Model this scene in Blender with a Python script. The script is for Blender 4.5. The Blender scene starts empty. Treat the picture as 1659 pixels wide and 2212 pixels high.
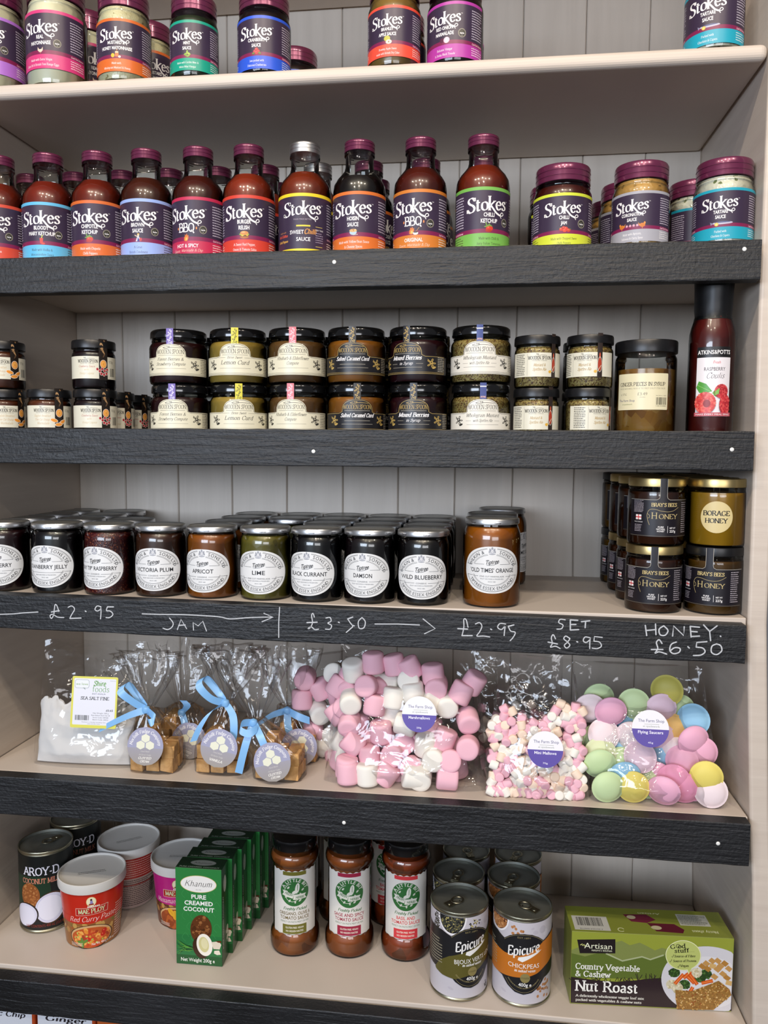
import bpy, math, random
import numpy as np
from mathutils import Vector, Matrix, noise
from mathutils.geometry import tessellate_polygon
random.seed(7)
PI = math.pi
SC = bpy.context.scene
COL = SC.collection

# ------------------------------------------------------------------ camera
F_PX = 1715.07; YAW = .1267; PITCH = -.0793; ROLL = .0075
CAMP = np.array([.2233, -1.0, .0456])
def _axes():
    cy, sy = math.cos(YAW), math.sin(YAW)
    F = np.array([-sy, cy, 0]); R = np.array([cy, sy, 0]); U = np.array([0, 0, 1.])
    cp, sp = math.cos(PITCH), math.sin(PITCH)
    F, U = F*cp+U*sp, U*cp-F*sp
    cr, sr = math.cos(ROLL), math.sin(ROLL)
    R, U = R*cr+U*sr, U*cr-R*sr
    return R, U, F
AR, AU, AF = _axes()
cam = bpy.data.cameras.new('camera'); camo = bpy.data.objects.new('camera', cam); COL.objects.link(camo)
camo.matrix_world = Matrix(((AR[0], AU[0], -AF[0], CAMP[0]), (AR[1], AU[1], -AF[1], CAMP[1]), (AR[2], AU[2], -AF[2], CAMP[2]), (0, 0, 0, 1)))
cam.sensor_fit = 'VERTICAL'; cam.sensor_height = 24; cam.lens = 24*F_PX/2212; cam.clip_start = .01
SC.camera = camo
# ------------------------------------------------------------------ world, lights, exposure
SC.view_settings.view_transform = 'Standard'; SC.view_settings.look = 'None'
SC.view_settings.gamma = 1; SC.view_settings.use_curve_mapping = False
SC.view_settings.exposure = -0.12
SC.cycles.max_bounces = 7; SC.cycles.transparent_max_bounces = 24; SC.cycles.caustics_reflective = False; SC.cycles.caustics_refractive = False
SC.cycles.sample_clamp_indirect = 4; SC.cycles.use_denoising = True
W = bpy.data.worlds.new('shop_air'); SC.world = W; W.use_nodes = True
W.node_tree.nodes['Background'].inputs[0].default_value = (.9, .91, 1, 1)
W.node_tree.nodes['Background'].inputs[1].default_value = .16
def lamp(name, loc, target, size, power, col, sy=None):
    d = bpy.data.lights.new(name, 'AREA'); d.energy = power; d.color = col; d.size = size
    if sy: d.shape = 'RECTANGLE'; d.size_y = sy
    else: d.shape = 'DISK'
    o = bpy.data.objects.new(name, d); COL.objects.link(o); o.location = loc
    o.rotation_euler = (Vector(target)-Vector(loc)).to_track_quat('-Z', 'Y').to_euler()
    return o
# track spots on the shop ceiling in front of the shelves, and daylight from the shop front on the left
for i, (x, y, z, p) in enumerate([(-.75, -1.35, 1.55, 9), (-.35, -1.5, 1.6, 9), (.15, -1.35, 1.55, 10), (.55, -1.5, 1.6, 10), (1.0, -1.3, 1.55, 10), (.35, -2.3, 1.6, 10), (-.5, -2.4, 1.6, 8)]):
    lamp('ceiling_spot_lamp', (x, y, z), (x*.35+.1, 0, -.1), .06, p*.82, (1, .86, .70))
lamp('shop_window_daylight', (-.9, -2.6, .34), (.05, 0, -.25), 1.5, 54, (.74, .84, 1), .7)
lamp('shop_window_daylight', (.9, -3.0, .25), (.2, 0, -.1), 1.4, 22, (.95, .95, 1), .6)

# ------------------------------------------------------------------ helpers
def lin(h):
    if isinstance(h, str):
        h = h.lstrip('#'); c = [int(h[i:i+2], 16)/255 for i in (0, 2, 4)]
    else: c = h
    return tuple(((v+.055)/1.055)**2.4 if v > .04045 else v/12.92 for v in c)
def at(px, py, y):                         # the point of the plane at depth y seen at a pixel of the photograph
    d = AF+AR*(px-829.5)/F_PX+AU*(1106-py)/F_PX
    return CAMP+d*((y-CAMP[1])/d[1])
def onz(px, py, z):
    d = AF+AR*(px-829.5)/F_PX+AU*(1106-py)/F_PX
    return CAMP+d*((z-CAMP[2])/d[2])
_M = {}
def mat(name, color=None, rough=.5, metal=0., coat=0., spec=.5, build=None):
    if name in _M: return _M[name]
    m = bpy.data.materials.new(name); m.use_nodes = True; _M[name] = m
    nt = m.node_tree; b = nt.nodes['Principled BSDF']
    if color is not None: b.inputs['Base Color'].default_value = (*lin(color), 1)
    b.inputs['Roughness'].default_value = rough; b.inputs['Metallic'].default_value = metal
    b.inputs['Coat Weight'].default_value = coat; b.inputs['Coat Roughness'].default_value = .04
    b.inputs['Specular IOR Level'].default_value = spec
    if build: build(nt, b)
    return m
def N(nt, t, **k):
    n = nt.nodes.new(t)
    for a, v in k.items():
        if a.startswith('i_'):
            key = a[2:]; key = int(key) if key.isdigit() else key.replace('_', ' ')
            n.inputs[key].default_value = v
        else: setattr(n, a, v)
    return n
def ramp(nt, fac, stops):
    r = nt.nodes.new('ShaderNodeValToRGB'); e = r.color_ramp.elements
    while len(e) < len(stops): e.new(.5)
    for q, (p, c) in zip(e, stops): q.position = p; q.color = (*lin(c), 1) if not isinstance(c, float) else (c, c, c, 1)
    nt.links.new(fac, r.inputs[0]); return r.outputs[0]
def coords(nt, sc=(1, 1, 1), rnd=True):
    t = N(nt, 'ShaderNodeTexCoord'); mp = N(nt, 'ShaderNodeMapping'); mp.inputs['Scale'].default_value = sc
    if rnd:
        oi = N(nt, 'ShaderNodeObjectInfo'); ad = N(nt, 'ShaderNodeVectorMath', operation='ADD')
        mu = N(nt, 'ShaderNodeMath', operation='MULTIPLY', i_1=3.7)
        nt.links.new(oi.outputs['Random'], mu.inputs[0]); nt.links.new(t.outputs['Object'], ad.inputs[0]); nt.links.new(mu.outputs[0], ad.inputs[1])
        nt.links.new(ad.outputs[0], mp.inputs[0])
    else: nt.links.new(t.outputs['Object'], mp.inputs[0])
    return mp.outputs[0]
def bump(nt, b, h, dist, strength=1.):
    n = N(nt, 'ShaderNodeBump', i_Distance=dist, i_Strength=strength); nt.links.new(h, n.inputs['Height']); nt.links.new(n.outputs[0], b.inputs['Normal'])

def _cream(nt, b):
    v = coords(nt, (5, 5, 60), False)
    n = N(nt, 'ShaderNodeTexNoise', i_Scale=1.2, i_Detail=4.); nt.links.new(v, n.inputs[0])
    c = ramp(nt, n.outputs[0], [(.3, '#c6b9ac'), (.7, '#cec2b5')]); nt.links.new(c, b.inputs['Base Color'])
    bump(nt, b, n.outputs[0], .0012, .5)
CREAM = mat('cream_painted_board', rough=.45, build=_cream)
def _plank(nt, b):
    v = coords(nt, (28, 5, 2.2))
    n = N(nt, 'ShaderNodeTexNoise', i_Scale=2., i_Detail=5.); nt.links.new(v, n.inputs[0])
    c = ramp(nt, n.outputs[0], [(.25, '#bdb4a8'), (.75, '#c9c0b4')]); nt.links.new(c, b.inputs['Base Color'])
    bump(nt, b, n.outputs[0], .0012, .6)
PLANK = mat('cream_painted_plank', rough=.38, build=_plank)
def _black(nt, b):
    v = coords(nt, (5.0, 5, 60))
    n = N(nt, 'ShaderNodeTexNoise', i_Scale=3., i_Detail=6., i_Roughness=.55, i_Distortion=1.1); nt.links.new(v, n.inputs[0])
    v2 = coords(nt, (1, 1, 1)); n2 = N(nt, 'ShaderNodeTexNoise', i_Scale=260., i_Detail=3.); nt.links.new(v2, n2.inputs[0])
    n3 = N(nt, 'ShaderNodeTexNoise', i_Scale=9., i_Detail=3.); nt.links.new(v2, n3.inputs[0])
    ad = N(nt, 'ShaderNodeMath', operation='MULTIPLY_ADD', i_1=.55); nt.links.new(n2.outputs[0], ad.inputs[0]); nt.links.new(n.outputs[0], ad.inputs[2])
    c = ramp(nt, n3.outputs[0], [(.3, '#111214'), (.7, '#1b1c1f')]); nt.links.new(c, b.inputs['Base Color'])
    r = N(nt, 'ShaderNodeMapRange', i_3=.36, i_4=.58); nt.links.new(n3.outputs[0], r.inputs[0]); nt.links.new(r.outputs[0], b.inputs['Roughness'])
    bump(nt, b, ad.outputs[0], .0017, .75)
BLACK = mat('black_stained_wood', rough=.42, build=_black)
WALLM = mat('dim_room_wall', '#6d655d', .8)
def _print(nt, b):
    a = N(nt, 'ShaderNodeVertexColor', layer_name='Col'); nt.links.new(a.outputs[0], b.inputs['Base Color'])
PRINT = mat('printed_paper', rough=.38, build=_print)
PRINTG = mat('printed_glossy_card', rough=.25, build=_print)
TIN = mat('tinned_steel', '#a8a48e', .32, 1.)
TINEND = mat('can_end_steel', '#8c8f88', .5, .85)
PLUM = mat('plum_lacquered_metal', '#6a2849', .26, .35, .7)
SILVER = mat('silver_lid_metal', '#d6d7d8', .36, 1.)
GREYTOP = mat('grey_lid_top', '#8a8a86', .36, .6)
GOLD = mat('gold_lid_metal', '#d2ba80', .36, 1.)
BLACKLID = mat('black_lacquered_metal', '#0d0d0e', .16, .0, .6)
BLACKPL = mat('black_plastic', '#101012', .35)
def _glass(nt, b):
    out = nt.nodes['Material Output']; nt.nodes.remove(b)
    tr = N(nt, 'ShaderNodeBsdfTransparent'); tr.inputs[0].default_value = (.93, .95, .93, 1)
    gl = N(nt, 'ShaderNodeBsdfGlossy', i_Roughness=.025); mx = N(nt, 'ShaderNodeMixShader'); fr = N(nt, 'ShaderNodeFresnel', i_IOR=1.5)
    nt.links.new(fr.outputs[0], mx.inputs[0]); nt.links.new(tr.outputs[0], mx.inputs[1]); nt.links.new(gl.outputs[0], mx.inputs[2]); nt.links.new(mx.outputs[0], out.inputs[0])
GLASS = mat('clear_glass', build=_glass)
def _film(nt, b):
    out = nt.nodes['Material Output']; nt.nodes.remove(b)
    v = coords(nt, (1, 1, 1)); n = N(nt, 'ShaderNodeTexNoise', i_Scale=34., i_Detail=2., i_Distortion=1.2); nt.links.new(v, n.inputs[0])
    bp = N(nt, 'ShaderNodeBump', i_Distance=.004, i_Strength=.5); nt.links.new(n.outputs[0], bp.inputs['Height'])
    tr = N(nt, 'ShaderNodeBsdfTransparent'); tr.inputs[0].default_value = (.985, .985, .985, 1)
    gl = N(nt, 'ShaderNodeBsdfGlossy', i_Roughness=.09); mx = N(nt, 'ShaderNodeMixShader'); fr = N(nt, 'ShaderNodeFresnel', i_IOR=1.45)
    mr = N(nt, 'ShaderNodeMapRange', i_1=.0, i_2=1., i_3=.05, i_4=.46)
    nt.links.new(fr.outputs[0], mr.inputs[0])
    nt.links.new(bp.outputs[0], gl.inputs['Normal'])
    nt.links.new(mr.outputs[0], mx.inputs[0]); nt.links.new(tr.outputs[0], mx.inputs[1]); nt.links.new(gl.outputs[0], mx.inputs[2]); nt.links.new(mx.outputs[0], out.inputs[0])
FILM = mat('clear_crinkled_film', build=_film)

def mesh_data(name, V, Fc, mats, midx=None, smooth=True, cols=None, normals=None, sharp=35):
    me = bpy.data.meshes.new(name)
    me.from_pydata([tuple(v) for v in V], [], Fc)
    for m in (mats if isinstance(mats, (list, tuple)) else [mats]): me.materials.append(m)
    if midx is not None: me.polygons.foreach_set('material_index', midx)
    if smooth:
        me.polygons.foreach_set('use_smooth', [True]*len(me.polygons))
        if normals is None and sharp: me.set_sharp_from_angle(angle=math.radians(sharp))
    if cols is not None:
        a = me.color_attributes.new('Col', 'FLOAT_COLOR', 'POINT'); a.data.foreach_set('color', np.asarray(cols, dtype=np.float32).ravel())
    if normals is not None: me.normals_split_custom_set_from_vertices([tuple(n) for n in normals])
    me.update(); return me
def link(name, me, parent=None, loc=None, rz=None, kind=None, label=None, cat=None, group=None):
    o = bpy.data.objects.new(name, me); COL.objects.link(o)
    if parent: o.parent = parent
    if loc is not None: o.location = [float(v) for v in loc]
    if rz is not None: o.rotation_euler = (0, 0, rz)
    tag(o, label, cat, group, kind); return o
def tag(o, label=None, cat=None, group=None, kind=None):
    if label: o['label'] = label
    if cat: o['category'] = cat
    if group: o['group'] = group
    if kind: o['kind'] = kind
    return o
def empty(name, loc, rz=0, label=None, cat=None, group=None, kind=None):
    return link(name, None, None, loc, rz, kind, label, cat, group)
def lathe(prof, n=44, cap0=True, cap1=True, sx=1., sy=1.):
    V = []; Fc = []
    for r, z in prof:
        for i in range(n):
            a = 2*PI*i/n; V.append((r*math.sin(a)*sx, -r*math.cos(a)*sy, z))
    for j in range(len(prof)-1):
        for i in range(n):
            k = (i+1) % n; Fc.append((j*n+i, j*n+k, (j+1)*n+k, (j+1)*n+i))
    if cap0: Fc.append(tuple(reversed(range(n))))
    if cap1: Fc.append(tuple((len(prof)-1)*n+i for i in range(n)))
    return V, Fc
def box(x0, y0, z0, x1, y1, z1, b=0):
    V = [(x0, y0, z0), (x1, y0, z0), (x1, y1, z0), (x0, y1, z0), (x0, y0, z1), (x1, y0, z1), (x1, y1, z1), (x0, y1, z1)]
    return V, [(3, 2, 1, 0), (4, 5, 6, 7), (0, 1, 5, 4), (1, 2, 6, 5), (2, 3, 7, 6), (3, 0, 4, 7)]
def bev(o, w, seg=2):
    m = o.modifiers.new('soft_edge', 'BEVEL'); m.width = w; m.segments = seg; m.limit_method = 'ANGLE'; m.harden_normals = False
def merge(parts):
    V = []; Fc = []
    for v, f in parts:
        b = len(V); V += list(v); Fc += [tuple(i+b for i in q) for q in f]
    return V, Fc

# ------------------------------------------------------------------ lettering: sans glyphs from the built-in font, serif and script from a pen-stroke alphabet
_G = {}
def _glyph_mesh(body, off):
    c = bpy.data.curves.new('t', 'FONT'); c.body = body; c.size = 1.37; c.resolution_u = 2; c.offset = off
    o = bpy.data.objects.new('t', c); me = o.to_mesh(); me.calc_loop_triangles()
    V = np.array([v.co[:2] for v in me.vertices]) if len(me.vertices) else np.zeros((0, 2))
    T = np.array([t.vertices[:] for t in me.loop_triangles]) if len(me.loop_triangles) else np.zeros((0, 3), int)
    o.to_mesh_clear(); bpy.data.objects.remove(o); bpy.data.curves.remove(c); return V, T
def glyph(ch, bold):
    k = (ch, bold)
    if k not in _G:
        off = (.022 if bold == 1 else (.036 if bold == 2 else 0))*(.35 if ch in 'MWmw&' else 1)
        V, T = _glyph_mesh(ch, off)
        a = _glyph_mesh('H'+ch+'H', 0)[0][:, 0].max()-_glyph_mesh('HH', 0)[0][:, 0].max()
        _G[k] = (V, T, a)
    return _G[k]
PEN = {
'κ':(5.8,'0.9,0 0.9,10;4.9,6.6 1.2,3.1'),
'A':(8,'0,0 4,10;4,10 8,0;.1.5,3.7 6.6,3.7'),'B':(7,'0.8,0 0.8,10;~.0.8,10 4.5,10 6,7.7 4.3,5.3 0.8,5.3;~.4,5.3 6.8,4.5 6.8,1 4.3,0 0.8,0'),
'C':(7.6,'~.7.2,8 5.5,9.8 3.2,9.8 0.8,7.5 0.6,3.5 2.6,0.3 5.3,0.1 7.3,2;.7.2,7.6 7.2,10'),'D':(8,'0.8,0 0.8,10;~.0.8,10 4.5,10 7.4,7.5 7.4,2.5 4.5,0 0.8,0'),
'E':(6.6,'0.8,0 0.8,10;.0.8,9.9 6,9.9 6,8;.0.8,5.1 4.6,5.1;.0.8,0.1 6.3,0.1 6.3,2.2'),'F':(6.2,'0.8,0 0.8,10;.0.8,9.9 6,9.9 6,8;.0.8,5.1 4.6,5.1'),
'G':(8.2,'~.7.2,8 5.5,9.8 3.2,9.8 0.8,7.5 0.6,3.5 2.6,0.3 5.3,0.1 7.2,1.2;7.2,0.8 7.2,4.4'),'H':(8.4,'0.8,0 0.8,10;7.5,0 7.5,10;.0.8,5.1 7.5,5.1'),
'I':(3,'1.5,0 1.5,10'),'J':(4.6,'3.2,10 3.2,3;~.3.2,3 2.8,0.5 1,-.6 0,0.4'),'K':(8,'0.8,0 0.8,10;7,10 .9,4.4;2.8,6 7.8,0'),
'L':(6.4,'0.8,0 0.8,10;.0.8,0.1 6,0.1 6,2.4'),'M':(10,'0.8,0 1.2,10;1.2,10 5,0.6;5,0.6 8.8,10;8.8,10 9.3,0'),'N':(8.6,'0.8,0 0.8,10;.0.8,10 7.7,0;7.7,0 7.7,10'),
'O':(8.6,'~.4.3,9.9 1.4,8.5 0.5,5 1.4,1.5 4.3,0.1 7.2,1.5 8.1,5 7.2,8.5 4.3,9.9'),'P':(6.8,'0.8,0 0.8,10;~.0.8,10 4.6,10 6.4,7.4 4.6,4.8 0.8,4.8'),
'Q':(8.6,'~.4.3,9.9 1.4,8.5 0.5,5 1.4,1.5 4.3,0.1 7.2,1.5 8.1,5 7.2,8.5 4.3,9.9;~.4.3,1.8 6,0.6 8.6,-1.8'),'R':(7.8,'0.8,0 0.8,10;~.0.8,10 4.6,10 6.2,7.6 4.6,5.2 0.8,5.2;3.6,5.2 7.4,0'),
'S':(6.4,'~.5.8,8 4.4,9.8 2,9.6 1,7.8 2.2,6 4.6,4.6 5.8,2.6 4.6,0.4 2,0.1 0.4,2;.5.8,7.6 5.8,10;.0.4,2.4 0.4,0'),'T':(7.4,'3.7,0 3.7,10;.0.2,8 0.2,9.9 7.2,9.9 7.2,8'),
'U':(8.2,'0.9,10 0.9,4;~.0.9,4 1.4,1 4.2,0.1 6.8,1 7.3,4;7.3,4 7.3,10'),'V':(8,'0,10 4,0;4,0 8,10'),'W':(11,'0,10 2.8,0;2.8,0 5.5,9;5.5,9 8.2,0;8.2,0 11,10'),
'X':(7.8,'0.2,10 7.6,0;7.4,10 0.2,0'),'Y':(7.6,'0.2,10 3.8,4.6;7.4,10 3.8,4.6;3.8,4.6 3.8,0'),'Z':(7,'.0.4,8 0.4,9.9 6.6,9.9 0.4,0.1 6.6,0.1 6.6,2'),
'a':(5.4,'~.0.8,5.6 2.2,6.6 3.8,6 4.1,4;.4.1,4.6 4.1,0.9;~.4.1,0.9 4.4,0.1 5.2,0.5;~.4.1,3.8 1.6,3.2 0.5,1.6 1.6,0.1 3.2,0.5 4.1,1.6'),
'b':(6,'0.9,0.3 0.9,10;~.0.9,5.4 3,6.7 5.2,5.4 5.5,3 4.5,0.5 2.5,0 0.9,0.9'),'c':(5,'~.4.6,5.2 3.4,6.6 1.6,6 0.5,3.6 1.4,0.7 3.2,0 4.8,1.2'),
'd':(6.1,'5,0.1 5,10;~.5,5.6 3,6.7 0.9,5.2 0.5,3 1.5,0.4 3.3,0.1 5,1.2'),'e':(5.2,'~.0.6,3.8 4.7,3.8 4.3,5.8 2.7,6.7 1,5.4 0.5,3.2 1.5,0.6 3.2,0 4.8,1.4'),
'f':(3.6,'1.5,0 1.5,7.6;~.1.5,7.6 2,9.8 3.4,10 4.2,9.2;.0.2,6.4 3.2,6.4'),'g':(5.6,'~.2.6,6.6 0.9,5.6 0.9,3.6 2.6,2.6 4.2,3.6 4.2,5.6 2.6,6.6;.4.2,6.2 5.6,6.6;~.1.6,2.8 0.8,1.6 2,0.8 4.4,0.4 5,-1.4 3,-3 0.8,-2.4 0.4,-1 1.6,0.6'),
'h':(6.2,'0.9,0 0.9,10;~.0.9,5 2.8,6.7 4.6,6 5,4;5,4.4 5,0'),'i':(2.6,'1.3,0 1.3,6.6;.1.2,8.6 1.4,9.2'),'j':(2.8,'1.6,6.6 1.6,-1;~.1.6,-1 1.1,-3 -.4,-3;.1.5,8.6 1.7,9.2'),
'k':(5.8,'0.9,0 0.9,10;5,6.6 1,2.6;2.2,3.8 5.6,0'),'l':(2.6,'1.3,0 1.3,10'),'m':(9,'0.9,0 0.9,6.6;~.0.9,5 2.4,6.7 4,6 4.4,4.2;4.4,4.6 4.4,0;~.4.4,5 6,6.7 7.6,6 8,4.2;8,4.6 8,0'),
'n':(6.2,'0.9,0 0.9,6.6;~.0.9,5 2.8,6.7 4.6,6 5,4;5,4.4 5,0'),'o':(5.8,'~.2.9,6.6 1,5.6 0.5,3.3 1,1 2.9,0 4.8,1 5.3,3.3 4.8,5.6 2.9,6.6'),
'p':(6,'0.9,-3.2 0.9,6.5;~.0.9,5.4 3,6.7 5.2,5.4 5.5,3 4.5,0.5 2.5,0 0.9,0.9'),'q':(6,'5,-3.2 5,6.5;~.5,5.6 3,6.7 0.9,5.2 0.5,3 1.5,0.4 3.3,0.1 5,1.2'),
'r':(4.2,'1,0 1,6.6;~.1,4.6 2,6.3 3.4,6.7 4.2,6'),'s':(4.4,'~.4,5.2 3,6.6 1.4,6.4 0.8,4.9 2.2,3.7 3.6,2.6 3.8,1.1 2.4,0 0.6,0.5 0.4,1.6'),
't':(3.8,'.1.5,8.4 1.5,1.4;~.1.5,1.4 2,0.1 3.6,0.8;.0.2,6.4 3.4,6.4'),'u':(6.2,'0.9,6.6 0.9,2.4;~.0.9,2.4 1.4,0.2 3.2,0 5,1.6;5,0.1 5,6.6'),
'v':(5.6,'0.1,6.6 2.8,0;2.8,0 5.5,6.6'),'w':(8,'0.1,6.6 2.2,0;2.2,0 4,6;4,6 5.8,0;5.8,0 7.9,6.6'),'x':(5.6,'0.2,6.6 5.4,0;5.2,6.6 0.2,0'),'y':(5.6,'0.1,6.6 2.9,0.2;~.5.5,6.6 2.9,0.2 1.6,-2.8 0,-2.8'),
'z':(5,'.0.5,5.4 0.5,6.5 4.4,6.5 0.4,0.1 4.6,0.1 4.6,1.4'),'&':(8,'~.7.4,4.6 5.6,1.2 3.4,0 1,0.6 0.6,2.6 2.2,4.8 4.4,6.8 4.2,9 2.8,9.7 1.8,8.2 2.6,6 5,2.6 7.8,0.2'),
"'":(2,'.1,10 .8,7.6'),',':(2.4,'.1.3,0.8 .7,-1.6'),'.':(2.4,'.1,0.1 1.3,0.6'),'-':(3.6,'.0.4,3.4 3.2,3.4'),'·':(3,'.1.2,3.2 1.7,3.8'),
'0':(6,'~.3,9.8 1.2,8.4 0.6,5 1.2,1.6 3,0.2 4.8,1.6 5.4,5 4.8,8.4 3,9.8'),'1':(4.4,'.0.8,8.4 2.4,10;2.4,0 2.4,10'),'2':(6,'~.0.8,7.6 1.6,9.6 3.6,9.9 5.1,8 4.4,5.4 2.4,2.6 0.4,0.2;.0.4,0.2 5.6,0.2'),
'3':(6,'~.0.8,8.6 2.6,9.9 4.8,8.8 4.6,6.4 2.4,5.3;~.2.4,5.3 5,4.6 5.2,1.6 3,0 0.6,1'),'4':(6.2,'.4.4,0 4.4,9.9 0.3,3 6,3'),'5':(6,'.5.2,9.8 1.2,9.8 1,5.6;~.1,5.6 3.4,6 5.3,4.4 5,1.4 2.8,0 0.6,0.8'),
'6':(6,'~.4.8,9.6 2.2,8 0.8,4 1.4,1 3.2,0 5.1,1.2 5.1,4.2 3.4,5.6 1.4,4.6'),'7':(5.6,'.0.4,8.4 0.4,9.8 5.4,9.8 2.2,0'),'8':(6,'~.3,5.4 1.1,7 1.4,9 3,9.9 4.7,9 4.9,7 3,5.4 0.9,3.8 0.7,1.2 3,0 5.3,1.2 5.1,3.8 3,5.4'),
'9':(6,'~.5,6.4 3.4,4.6 1,5.6 0.9,8.4 2.8,9.9 4.8,8.9 5.2,6 4,2.2 1.6,0.2'),'£':(6.4,'~.5.4,8.4 4.2,9.9 2.4,9 2.2,6.4 2.4,2.8 0.8,0.4;.0.6,0.3 5.8,0.3;.0.6,4.8 4.4,4.8'),' ':(3,'')}
def catmull(P, k=4):
    P = [np.array(p, float) for p in P]; out = []
    for i in range(len(P)-1):
        a = P[max(i-1, 0)]; b = P[i]; c = P[i+1]; d = P[min(i+2, len(P)-1)]
        for j in range(k):
            t = j/k; out.append(.5*((2*b)+(c-a)*t+(2*a-5*b+4*c-d)*t*t+(-a+3*b-3*c+d)*t**3))
    out.append(P[-1]); return out
def ribbon2(P, wf):
    """outline strip of a pen stroke; wf(direction) gives the width"""
    P = [np.array(p, float) for p in P]; L = []; R = []
    for i in range(len(P)):
        d = (P[min(i+1, len(P)-1)]-P[max(i-1, 0)]); n = np.linalg.norm(d); d = d/n if n > 1e-9 else np.array([1., 0])
        w = wf(d, i/(len(P)-1))/2; q = np.array([-d[1], d[0]])*w; L.append(P[i]+q); R.append(P[i]-q)
    V = L+R; n = len(P); T = []
    for i in range(n-1): T += [(i, n+i, i+1), (i+1, n+i, n+i+1)]
    return np.array(V), T
_PG = {}
def pen_glyph(ch, wmin, wmax, serif):
    key = (ch, wmin, wmax, serif)
    if key in _PG: return _PG[key]
    adv, s = PEN.get(ch, PEN['o']); Vs = []; Ts = []
    def add(V, T):
        b = len(Vs); Vs.extend(list(V)); Ts.extend([(a+b, c+b, d+b) for a, c, d in T])
    for st in filter(None, s.split(';')):
        sm = st.startswith('~'); st = st.lstrip('~'); ns = st.startswith('.') and not st[1:2] == ''
        if ns and st[0] == '.': st = st[1:]
        P = [tuple(float(q) for q in p.split(',')) for p in st.split()]
        wf = lambda d, t: wmin+(wmax-wmin)*abs(d[1]*math.cos(.25)-d[0]*math.sin(.25))
        Q = catmull(P) if sm else P
        if not sm and len(Q) > 2:
            for a, b2 in zip(Q[:-1], Q[1:]): add(*ribbon2([a, b2], wf))
        else: add(*ribbon2(Q, wf))
        if serif and not ns and not sm:
            for (x, y) in (P[0], P[-1]):
                if abs(P[0][1]-P[-1][1]) > 1 and (y < .4 or y > 6 or y < -2.5):
                    h = wmin*.5; w = wmax*.5+(.35 if (wmin, wmax) == (.5, 1.75) else .85); add([np.array((x-w, y-h)), np.array((x+w, y-h)), np.array((x+w, y+h)), np.array((x-w, y+h))], [(0, 1, 2), (0, 2, 3)])
    _PG[key] = (np.array(Vs) if Vs else np.zeros((0, 2)), np.array(Ts) if Ts else np.zeros((0, 3), int), adv+1.1)
    return _PG[key]

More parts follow.
